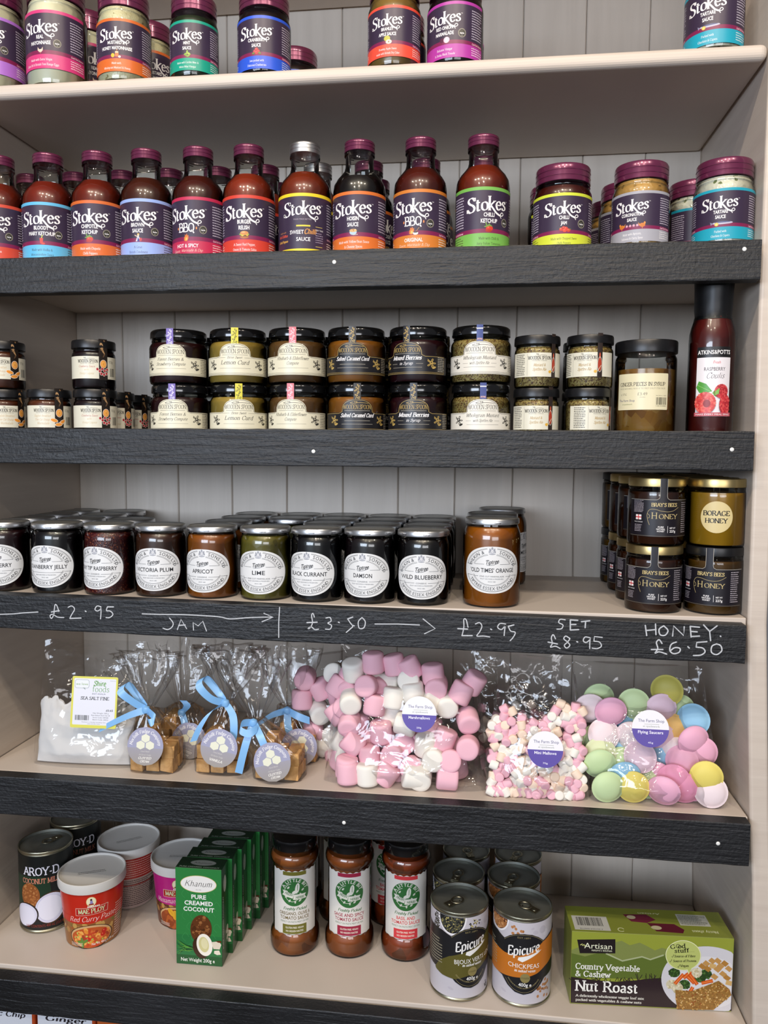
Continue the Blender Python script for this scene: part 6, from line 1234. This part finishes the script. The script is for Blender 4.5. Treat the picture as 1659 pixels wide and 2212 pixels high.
# curry paste tubs
LIDW = mat('translucent_white_plastic', '#cfcdc8', .35); 
def tub_sheet(kind):
    s = Sheet(); R = 43; U = R*1.42; C0 = {'r': '#b82818', 'm': '#b41f76', 'b': '#a52320'}[kind]; h = 88
    s.rect(-U, 1.5, U, h, C0)
    if kind == 'b':
        s.rect(-U, 1.5, U, 52, '#b09a94'); s.rect(-U, 40, U, 42, C0); s.micro(-40, 5, 40, 50, 14, '#4a3a38', .5, 2); s.micro(-40, 54, 40, 84, 8, '#d8a8a0', .4, 3); s.barcode(26, 18, 38, 44); return s
    s.rect(-U, 1.5, U, 40, '#8c5a2c' if kind == 'r' else '#5c2c18')
    s.blobs(50, -U+3, 22, U-3, 39, 1.5, 6, ['#a87840', '#7c4a24', '#b8904c', '#6a6a2c', '#94501f'], 3, asp=.25)
    s.poly([(-U, 41), (-20, 41.5), (0, 39.5), (20, 42), (U, 44), (U, 52), (-U, 52)], C0)
    s.ell(-2, 18, 33, 19.5, '#3a2416', 40); s.ell(-2, 18.5, 31.5, 18, '#c8a070', 40); s.ell(-2, 17, 30, 16.4, '#b4501c' if kind == 'r' else '#8a3c14', 40)
    ins = lambda x, y: ((x+2)/27)**2+((y-17)/14)**2 < 1
    if kind == 'r':
        s.blobs(70, -30, 4, 26, 31, 1.2, 4.2, ['#c8642a', '#d8842c', '#e0a04a', '#b83c18', '#9c3414', '#d87434'], 5, ins, .4); s.blobs(16, -28, 6, 24, 30, 1, 1.9, ['#9cb048', '#b8c05c'], 8, ins)
        for x, y in ((18, 24), (16, 19), (-6, 15)): s.ell(x, y, 4, 3.4, '#b41c10', 16); s.ell(x-1, y+1, 1, .8, '#e8704c', 8)
        for a in (.6, 1.8, 2.9, 4.6): s.ell(-14+4.5*math.cos(a), 10+3.6*math.sin(a), 5, 2.2, '#5c7c2c', 12, a)
    else:
        s.blobs(40, -30, 4, 26, 31, 2.5, 6, ['#9c4a18', '#b05a1e', '#843810', '#a8521c'], 5, ins, .6)
        for x, y, a in ((-10, 28, 2.2), (2, 30, .9), (12, 27, .5), (-4, 24, 1.6)): s.ell(x, y, 8, 4.2, '#d8a020', 16, a); s.line([(x-6*math.cos(a), y-6*math.sin(a)), (x+6*math.cos(a), y+6*math.sin(a))], .4, '#b07c14')
        s.ell(10, 8, 3.6, 3, '#c8a838', 12)
    s.ell(0, 74.5, 6.6, 7.6, '#d8c88a', 24); s.ell(0, 74.5, 5.8, 6.8, '#e6dcb8', 24); s.ell(0, 77.6, 1.5, 1.7, '#3a2420', 10); s.poly([(-2, 71), (2.6, 71), (1.6, 76.4), (-1.2, 76.4)], '#8a84b4'); s.poly([(-4, 69), (3.6, 69.4), (2.8, 71.6), (-3, 71.4)], '#8c3428')
    s.poly([(-22.5, 52.6), (22.5, 54.6), (23.2, 66.6), (-22, 64.6)], '#d8b8a8'); s.poly([(-21.8, 53.3), (21.9, 55.2), (22.5, 65.9), (-21.3, 63.9)], '#a81c1a')
    for i in range(7): s.line([(-5+i*2.4, 65.4), (-4.4+i*2.4, 68), (-3.6+i*2.4, 65.6)], .7, '#ece8e0', True)
    s.text('MAE PLOY', .4, 56.4, 6.8, '#c8d4a4', 'serifb', w=37, rot=.03)
    s.text('Red Curry Paste' if kind == 'r' else 'Massaman Curry Paste', 1, 43.5, 7.6, '#f0e4dc', 'script', w=68 if kind == 'r' else 74, shear=.3, rot=.02)
    s.text('Net Wt. 400 g e /14 oz', 17, 5.2, 4., '#f0ece4', w=36, cond=.7, rot=.04); s.micro(-34, 4, -14, 10, 3, '#e8d8c8', .35, 4); s.micro(36, 6, 52, 60, 14, '#d8b8b0', .4, 9)
    return s
def tub(x, y, yaw, kind, lab):
    o = empty('paste_tub', (x, y, S5), yaw, lab, 'tub')
    link('tub_body', lathe_me('tub_body', [(.034, 0), (.0378, .0008), (.0385, .003), (.0462, .0895)], mat('tub_white_plastic', '#d4d0ca', .4), 48), o)
    link('label', sheet_mesh('label', tub_sheet(kind), cyl_map(.0425, 0, 3., taper=.0888, zm=45.), 3., PRINTG), o)
    link('lid', lathe_me('lid|tub', [(.0478, .0870), (.0487, .0872), (.0490, .0885), (.0491, .0985), (.0488, .1008), (.0478, .1014), (.0466, .1006), (.0462, .0985), (.0440, .0980), (.01, .0980)], LIDW, 52), o)
    s = Sheet(); s.micro(-20, -4, 20, 4, 2, '#5a5854', .28, 7)
    link('lid_print', sheet_mesh('lid_print', s, flat_map((0, -.004, .0981), (1, 0, 0), (0, 1, 0))), o, label='faint grey printed date'); return o
tub(-.3545, .0860, yaw_for(-.3545, .0860, -.05), 'r', 'red curry paste tub with white lid, in front of the other tub')
xt = float(at(279, 1840, .187)[0]); tub(xt, .187, yaw_for(xt, .187, .2), 'b', 'curry tub turned to show its text panel, behind the red curry one')
xt = float(at(394, 1860, .147)[0]); tub(xt, .150, yaw_for(xt, .15, -.22), 'm', 'magenta curry paste tub partly hidden by the green boxes')
# creamed coconut boxes
def carton(name, x, y, yaw, w, d, h, sheets, lab, base):
    o = empty(name, (x, y, S5), yaw, lab, 'box')
    key = name+'c'
    if key not in _ME:
        V, Fc = box(0, 0, 0, w, d, h); _ME[key] = mesh_data('carton', V, Fc, base, smooth=False)
        _ME[key+'s'] = [(nm, sheet_mesh(nm, f(), fm, m=PRINTG)) for nm, f, fm in sheets]
    c = link('carton', _ME[key], o); bev(c, .0006, 1)
    for nm, me in _ME[key+'s']: link(nm, me, o)
    return o
def khan_front():
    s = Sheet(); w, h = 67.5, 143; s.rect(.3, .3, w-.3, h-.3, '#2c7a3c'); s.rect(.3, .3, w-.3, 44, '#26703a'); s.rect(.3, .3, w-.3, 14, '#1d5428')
    for i in range(5):
        for j in range(8): s.line([(8+i*13+(j % 2)*6, 18+j*16), (3+i*13+(j % 2)*6, 24+j*16), (8+i*13+(j % 2)*6, 31+j*16), (13+i*13+(j % 2)*6, 25+j*16)][:4], .5, '#3a8a4a', True) if 3 < 3+i*13+(j % 2)*6 and 13+i*13+(j % 2)*6 < w-1 and 31+j*16 < h-2 else None
    s.ell(w/2, 120, 26.5, 12.6, '#c8b878', 40); s.ell(w/2, 120, 25.7, 11.9, '#e6e4e0', 40); s.text('Khanum', w/2, 116.5, 8.4, '#16161a', 'script', w=40, shear=.3); s.text('Since 1962', w/2, 111, 1.3, '#333333', w=8)
    for i, (t, ww) in enumerate((('PURE', 22), ('CREAMED', 42), ('COCONUT', 45))): s.text(t, w/2, 98-9.2*i, 6.4, '#e8e8e4', w=ww, bold=2)
    for i in range(16): s.line([(28, 24), (16, 24+math.sin(i)*4), (1+i % 3*2, 12+i*1.6)], .8, '#5a9c3c' if i % 2 else '#17441e', True, True)
    s.ell(37, 54, 15.5, 21, '#5c3216', 36, -.12); s.blobs(60, 24, 36, 50, 74, .5, 3, ['#7c4a24', '#8c5a30', '#4a2810', '#9a6438'], 3, asp=.2, inside=lambda x, y: ((x-37)/14)**2+((y-54)/19.5)**2 < 1)
    s.ell(36, 26, 11, 16, '#3c2210', 28, .3); s.ell(42, 31, 11.6, 16.5, '#efeadb', 32, .15); s.ell(41, 31.5, 7.4, 11.5, '#cfc78e', 28, .15); s.ell(42, 33, 5, 8, '#ddd6a8', 24, .15)
    s.poly([(52, 36), (63, 38), (66.5, 33), (64, 26), (55, 26)], '#ddd2bc'); s.poly([(56, 23), (63, 24), (65.5, 18), (60, 17), (55.5, 19)], '#e4dac6'); s.poly([(58, 38), (66, 39), (66.8, 36), (62, 36)], '#5c3216')
    s.text('Net Weight 200g e', w/2-2, 5, 5.6, '#e0e4d8', w=50, bold=1); return s
def khan_side():
    s = Sheet(); s.rect(.3, .3, 28.7, 142.7, '#1a4a26'); s.ell(14, 116, 6.5, 12.5, '#9aa096', 24); s.ell(14, 116, 5.8, 11.6, '#c8ccc4', 24); s.text('Khanum', 14.5, 116, 4, '#16161a', 'script', w=18, rot=PI/2, shear=.3)
    s.text('PURE CREAMED COCONUT', 7.5, 62, 3.4, '#c8ccc0', w=78, rot=PI/2, bold=1); s.ell(24, 42, 4.6, 7, '#d8d0bc', 16); s.ell(24, 30, 4, 4, '#d8d0bc', 12); return s
def khan_top():
    s = Sheet(); s.rect(.3, .3, 67.2, 28.7, '#17301f'); s.ell(36, 15.5, 19, 7.6, '#6a726c', 28); s.ell(36, 15.5, 18, 6.9, '#8c928c', 28); s.text('Khanum', 36, 13, 4.4, '#22262a', 'script', w=26, shear=.3); s.text('PURE CREAMED COCONUT', 34, 2.6, 2.8, '#8c968c', w=58, bold=1); return s
W_, D_, H_ = .0675, .029, .143
for k in range(6):
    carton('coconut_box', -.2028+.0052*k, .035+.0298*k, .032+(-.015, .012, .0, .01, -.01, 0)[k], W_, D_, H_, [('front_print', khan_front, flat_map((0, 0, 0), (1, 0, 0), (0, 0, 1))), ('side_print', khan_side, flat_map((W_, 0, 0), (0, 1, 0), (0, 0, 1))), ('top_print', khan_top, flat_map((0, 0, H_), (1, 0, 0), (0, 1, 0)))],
     'green creamed coconut box, '+['front of the row, its whole face showing', 'second in the row', 'third in the row', 'fourth in the row', 'fifth in the row', 'last in the row, against the boards'][k], mat('green_card', '#1c4a28', .4))
# nut roast box
def nut_front():
    s = Sheet(); w, h = 209.5, 101; Q = lambda X, Y: ((X-230)/1160*w, h-(Y-470-(X-230)*.053)/560*h)
    s.rect(.3, .3, w-.3, h-.3, '#8d9638'); P = lambda L: [Q(*p) for p in L]
    s.poly(P([(232, 615), (290, 590), (420, 560), (480, 575), (590, 545), (650, 580), (720, 560), (770, 585), (830, 620), (880, 600), (1010, 640), (1170, 585), (1230, 590), (1380, 640), (1385, 700), (232, 700)]), '#7a8448')
    s.poly(P([(232, 640), (330, 665), (420, 640), (480, 640), (600, 705), (740, 670), (800, 690), (900, 655), (1385, 720), (1385, 850), (232, 830)]), '#5a6a2c'); s.line(P([(480, 642), (600, 700), (740, 668), (800, 690), (895, 655)]), 2., '#a4ac84', False)
    s.poly(P([(232, 822), (420, 850), (560, 860), (700, 850), (760, 840), (900, 830), (1387, 850), (1393, 1084), (235, 1024)]), '#2c2024')
    rn = random.Random(3)
    for i in range(46): x = 232+rn.random()*680; y = 850; s.line(P([(x, y+6), (x+rn.uniform(-34, 34), y-rn.uniform(6, 26)-(30 if 690 < x < 880 else 0))]), .8, '#2c2c18' if i % 2 else '#2c2024')
    s.poly(P([(270, 535), (545, 533), (548, 642), (292, 640)]), '#201a1c'); s.text('Artisan', *Q(425, 606), 8., '#e6e8cc', w=37); s.text("nature's kitchen", *Q(450, 627), 3.2, '#dfe2c4', w=27); [s.ell(*Q(298+i*7, 574+i*2-(i % 2)*6), 1.2, .6, '#c8cc7c', 8, .5) for i in range(5)]
    s.text('Country Vegetable', *Q(265, 758), 7.6, '#ecebe4', 'slab', w=84, align='l', rot=-.0); s.text('& Cashew', *Q(265, 815), 7.6, '#ecebe4', 'slab', w=46, align='l'); s.text('Nut Roast', *Q(270, 925), 13.5, '#f0efe8', 'slab', w=82, align='l')
    s.text('A deliciously wholesome veggie loaf mix', *Q(272, 974), 3.2, '#d8d6cc', 'serifb', w=89, align='l'); s.text('packed with vegetables & cashew nuts', *Q(272, 1006), 3.2, '#d8d6cc', 'serifb', w=86, align='l')
    cx, cy = Q(1210, 850); plate = [(cx+59*math.cos(a), cy+47*math.sin(a)) for a in [2*PI*i/60 for i in range(60)]]; s.poly([(min(max(a, 1), w-.6), min(max(b, .6), h)) for a, b in plate], '#c9c8ce')
    s.poly([(min(max(cx+47*math.cos(a), 1), w-.6), min(max(cy-3+36*math.sin(a), .8), h)) for a in [2*PI*i/50 for i in range(50)]], '#d4d3d6')
    lim = lambda x, y: x < w-3 and y > 3
    for X, Y, c in ((975, 790, 'g'), (1050, 880, 'g'), (1160, 830, 'g'), (1200, 800, 'g'), (960, 880, 'w'), (1000, 905, 'w'), (1130, 790, 'w')):
        x, y = Q(X, Y); s.ell(x, y, 7.5, 6.5, '#2c4420' if c == 'g' else '#c8c0a4', 16); s.blobs(26, x-7, y-6, x+7, y+6, .8, 1.7, ['#3c5a2a', '#4c7034', '#2a4020'] if c == 'g' else ['#dcd4b8', '#b8ac84'], X, lambda a, b: (a-x)**2+(b-y)**2 < 45)
    for a, b in (((980, 875), (1040, 800)), ((1050, 800), (1120, 870)), ((1075, 790), (1140, 880)), ((1170, 870), (1250, 850)), ((1090, 940), (1110, 900)), ((1040, 830), (1090, 780))): s.line(P([a, b]), 4.6, '#c8501c'); s.line(P([a, b]), 1.6, '#de7c3c')
    for X, Y in ((1200, 720), (1245, 740), (1280, 700), (1330, 720), (1360, 760), (1280, 765), (1320, 800), (1260, 820), (1350, 830), (1210, 760), (1170, 740), (1300, 740), (1365, 868), (1240, 700)):
        x, y = Q(X, Y); r = (X*7 % 10)/10; s.poly([(min(x+5.2*math.cos(r+k*PI/2+(k % 2)*.2), w-.8), y+4.6*math.sin(r+k*PI/2)) for k in range(4)], ['#b88c50', '#c8a468', '#a87838', '#d4b884'][X % 4])
    L = P([(985, 920), (1100, 930), (1200, 890), (1290, 850), (1370, 915), (1385, 960), (1260, 1075), (1005, 1068), (990, 990)]); s.poly(L, '#8c6630')
    def inl(x, y):
        c = False
        for i in range(len(L)):
            (x1, y1), (x2, y2) = L[i], L[i-1]
            if (y1 > y) != (y2 > y) and x < (x2-x1)*(y-y1)/(y2-y1)+x1: c = not c
        return c
    s.blobs(420, min(p[0] for p in L), min(p[1] for p in L), w-2, max(p[1] for p in L), .5, 1.4, ['#a87c3c', '#c09a58', '#7c5424', '#d4b47c', '#9a6e34', '#8c4c20', '#b88c4c'], 3, inl, .6)
    bx, by = Q(1032, 655); s.ell(bx, by, 22.8, 20.8, '#e0e4b4', 40); s.poly([Q(1060, 760), Q(1075, 800), Q(1105, 740)], '#e0e4b4'); s.ell(bx, by, 21.9, 19.9, '#b2bc6c', 40); s.poly([Q(1064, 756), Q(1078, 792), Q(1100, 742)], '#b2bc6c')
    s.text('G od', bx-6.6, by+9.4, 5.6, '#1c1c14', 'slab', w=20, rot=.12); s.ring(bx-7.2, by+12.4, 2.3, 2.5, .7, '#1c1c14'); s.text('stuff...', bx+2, by+4.4, 5.2, '#1c1c14', 'slab', w=26, rot=.1)
    for i, t in enumerate(('Source of Fibre', 'Source of Protein', 'Vegan')): s.text(t, bx+2.4, by-2.4-6.6*i, 3., '#2c2c1c', 'serifb', w=[27, 30, 11][i], rot=.06); xx = bx-[15, 17.5, 7][i]; s.line([(xx, by-2-6.8*i), (xx+1.2, by-3.6-6.8*i), (xx+3, by+.6-6.8*i)], .6, '#2c2c1c')
    return s
def nut_top():
    s = Sheet(); w, d = 209.5, 59; s.rect(.3, .3, w-.3, d-.3, '#7c8434'); s.rect(5, 4, 52, 36, '#bcbcb4'); s.barcode(10, 14, 44, 33); s.text('5 021554 000778', 27, 8, 2.4, '#333333', rot=PI, w=30)
    s.rect(148, 24, 188, 50, '#b4b6ac'); s.micro(150, 26, 186, 48, 8, '#55584a', .4, 5); s.text('Nutty about', 176, 14, 5, '#d8dcae', 'slab', rot=PI, w=34); s.text('Nut Roasts?', 168, 21, 5, '#d8dcae', 'slab', rot=PI, w=38) if False else None
    s.poly([(76, 44), (84, 28), (104, 26), (118, 34), (108, 46)], '#6a2438'); s.ell(86, 38, 6, 4.4, '#b8b090', 16); s.poly([(104, 26), (112, 8), (146, 6), (150, 14), (140, 26)], '#5a1c2c'); s.ell(114, 16, 7, 4.6, '#b8b090', 16)
    s.text('Artisan', 112, 50, 4, '#d8dcae', rot=PI, w=30); s.ring(66, 8, 4, 4, 1., '#d8dcae', 20, 320); return s
carton('nut_roast_box', .3472, .0275, .062, .2095, .059, .101, [('front_print', nut_front, flat_map((0, 0, 0), (1, 0, 0), (0, 0, 1))), ('top_print', nut_top, flat_map((0, 0, .101), (1, 0, 0), (0, 1, 0)))], 'wide green and black nut roast box with a plate of food, at the right', mat('olive_card', '#7a8238', .4))
# tomato sauces
LP = [(.0290, 0), (.0335, .0012), (.0355, .006), (.0362, .013), (.0362, .022), (.0352, .029), (.0325, .0345), (.0316, .037), (.0316, .139), (.0325, .1425), (.0352, .147), (.0360, .152), (.0352, .158), (.0325, .1625), (.0308, .165), (.0312, .1665), (.0305, .169), (.0305, .171)]
LP = [(r_, z_*.925) for r_, z_ in LP]
LL = [(.0308, .168), (.0324, .1684), (.0326, .170), (.0325, .1805), (.0318, .1828), (.0300, .1838), (.01, .184)]
LL = [(r_, z_-.0127) for r_, z_ in LL]
def little_sheet(kind):
    s = Sheet(); C0 = {'o': '#6e6a26', 's': '#9c2440', 'b': '#cf3a40'}[kind]; w = 37; P = []
    for i in range(41): u = -w+2*w*i/40; P.append((u, 138.5+.9*math.sin(i*1.3)-.35*abs(u)*0))
    for i in range(41): u = w-2*w*i/40; P.append((u, 35.5+.9*math.sin(i*1.1)))
    s.poly(P, '#dcd9d2'); s.rect(-17.5, 131.5, 17.5, 137.6, C0); s.rect(-18, 36.6, 18, 52, C0)
    s.text('GLUTEN FREE. VEGAN', 0, 45.6, 3., '#e8e2d2', cond=.6, bold=1, w=27); s.text('NO HIDDEN NASTIES', 0, 40., 3., '#e8e2d2', cond=.6, bold=1, w=26)
    G = '#2f6a34'; W2 = '#dcdcd0'; s.ell(0, 105, 21.5, 23, G, 44); s.text('A LITTLE BIT', 88, 0, 5.4, W2, arc=(0, 105, 15.6, 16.8, 1), w=42, bold=1)
    s.ring(-3, 104, 12, 14.5, .7, W2, 100, 330); s.ell(4, 111, 3.2, 8.5, W2, 16, -.15); s.line([(4, 104), (4.4, 117)], .7, G); s.ell(.5, 105, 4.5, 2.6, W2, 12, .5)
    for a, b, r_ in ((-9, 112, .9), (-12, 106, -.2), (12, 108, .8), (9, 101, 2.2), (-7, 91, 1.), (1, 89, 1.6), (8, 91, .7), (13, 97, .2), (-12, 97, .6)): s.ell(a, b, 2.5, 1.2, W2, 10, r_); s.line([(a-2*math.cos(r_), b-2*math.sin(r_)), (a+2*math.cos(r_), b+2*math.sin(r_))], .25, G)
    s.poly([(-18, 108), (-1, 101.5), (-2.5, 94.8), (-18.6, 99.6), (-16, 103.6)], W2); s.text('FRESH', -9.2, 100., 4., G, w=11.5, shear=.2, rot=-.3, bold=1)
    s.poly([(-1, 101), (17, 101.6), (15, 98), (18, 93.6), (-2, 92.6)], W2); s.text('HERBS', 7.5, 94.6, 4., G, w=12.5, shear=.2, rot=.02, bold=1)
    s.text('Freshly Picked', 1, 75.6, 4.6, G, 'scriptb', w=35, shear=.25)
    t = {'o': ('OREGANO, OLIVE &', 'TOMATO SAUCE'), 's': ('SAGE AND SPICY', 'TOMATO SAUCE'), 'b': ('BASIL AND', 'TOMATO SAUCE')}[kind]; tc = '#6a5a2c' if kind == 'o' else C0
    s.text(t[0], 0, 67.4, 5.6, tc, w=47 if kind != 'b' else 28, bold=1); s.text(t[1], 0, 60.2, 5.6, tc, w=44, bold=1); s.text('PERFECT ON PASTA MEAT OR FISH', 0, 55., 3., '#4a6a4a', w=43); return s
def little(x, y, f, kind, lab):
    if kind+'ll' not in _ME: _ME[kind+'ll'] = sheet_mesh('label', little_sheet(kind), (lambda f: (lambda u, v, o: f(u, v*.925, o)))(cyl_map(.0318, 0)), 3.)
    cc = {'o': ('tomato_oregano', '#a85c26'), 's': ('tomato_sage', '#a25220'), 'b': ('tomato_basil', '#9c4018')}[kind]
    return jar('pasta_sauce_jar', x, y, S5, yaw_for(x, y, f), glass_me('glass_jar|l', LP), lathe_me('contents|l'+kind, shrink(LP, .0012, .149), cmat(cc[0], cc[1], .35, (70, [(0., cc[1]), (.8, cc[1]), (1., '#6a300f')]))), ('lid', lathe_me('lid|l', LL, BLACKLID)), _ME[kind+'ll'], lab=lab)
little(-.0462, .1040, -.02, 'o', 'tomato sauce jar with olive green label blocks, leftmost in front')
little(.0348, .1110, -.02, 's', 'tomato sauce jar with dark crimson label blocks, middle front')
little(.1180, .1150, -.0, 'b', 'tomato sauce jar with coral red label blocks, rightmost in front')
little(.0080, .1920, .1, 's', 'tomato sauce jar in the gap between the left and middle front jars')
little(.0860, .1960, -.1, 'b', 'tomato sauce jar in the gap between the middle and right front jars')
little(-.0640, .2100, .0, 'o', 'tomato sauce jar hidden behind the leftmost front one')
# packets under the lowest strip
def packet(px0, px1, col, lab, txt):
    a = at(px0, 2190, .002); b = at(px1, 2190, .002); w = float(b[0]-a[0]); o = empty('biscuit_packet', (float(a[0]), .002, -.8848), 0, lab, 'packet')
    V, Fc = box(0, 0, 0, w, .035, .143); c = link('carton', mesh_data('carton', V, Fc, mat('packet_'+col[1:], col, .35), smooth=False), o); bev(c, .003, 3)
    s = Sheet(); W2 = w*1000; s.rect(1.5, 1, W2-4.5, 142, '#dfe0e6'); s.rect(W2*.30, 128.5, W2*.66, 130.3, '#55585e'); s.text('BISCUITS', W2/2, 133.4, 2.6, '#8a8c92', w=22); s.text(txt, W2/2, 115, 7.5, '#2a2428', 'scriptb', w=W2*.7, shear=.3)
    link('front_print', sheet_mesh('front_print', s, flat_map((0, 0, 0), (1, 0, 0), (0, 0, 1)), m=PRINTG), o)
packet(-60, 75, '#b84a20', 'white biscuit packet cut by the left edge, below the lowest black strip', 'Choc Chip')
packet(79, 205, '#b84a20', 'white biscuit packet with a red edge, right of the one in the corner', 'Ginger')
a = at(208, 2200, .002); o = empty('biscuit_packet', (float(a[0]), .002, -.8848), 0, 'orange biscuit packet, rightmost of those below the lowest strip', 'packet')
V, Fc = box(0, 0, 0, .078, .035, .1435); c = link('carton', mesh_data('carton', V, Fc, mat('packet_orange', '#c4622c', .35), smooth=False), o); bev(c, .003, 3)
# shop floor
link('floor', mesh_data('floor', *box(-4, -5, -1.45, 4, .4, -1.42), mat('dark_shop_floor', '#40362e', .6), smooth=False), kind='structure')
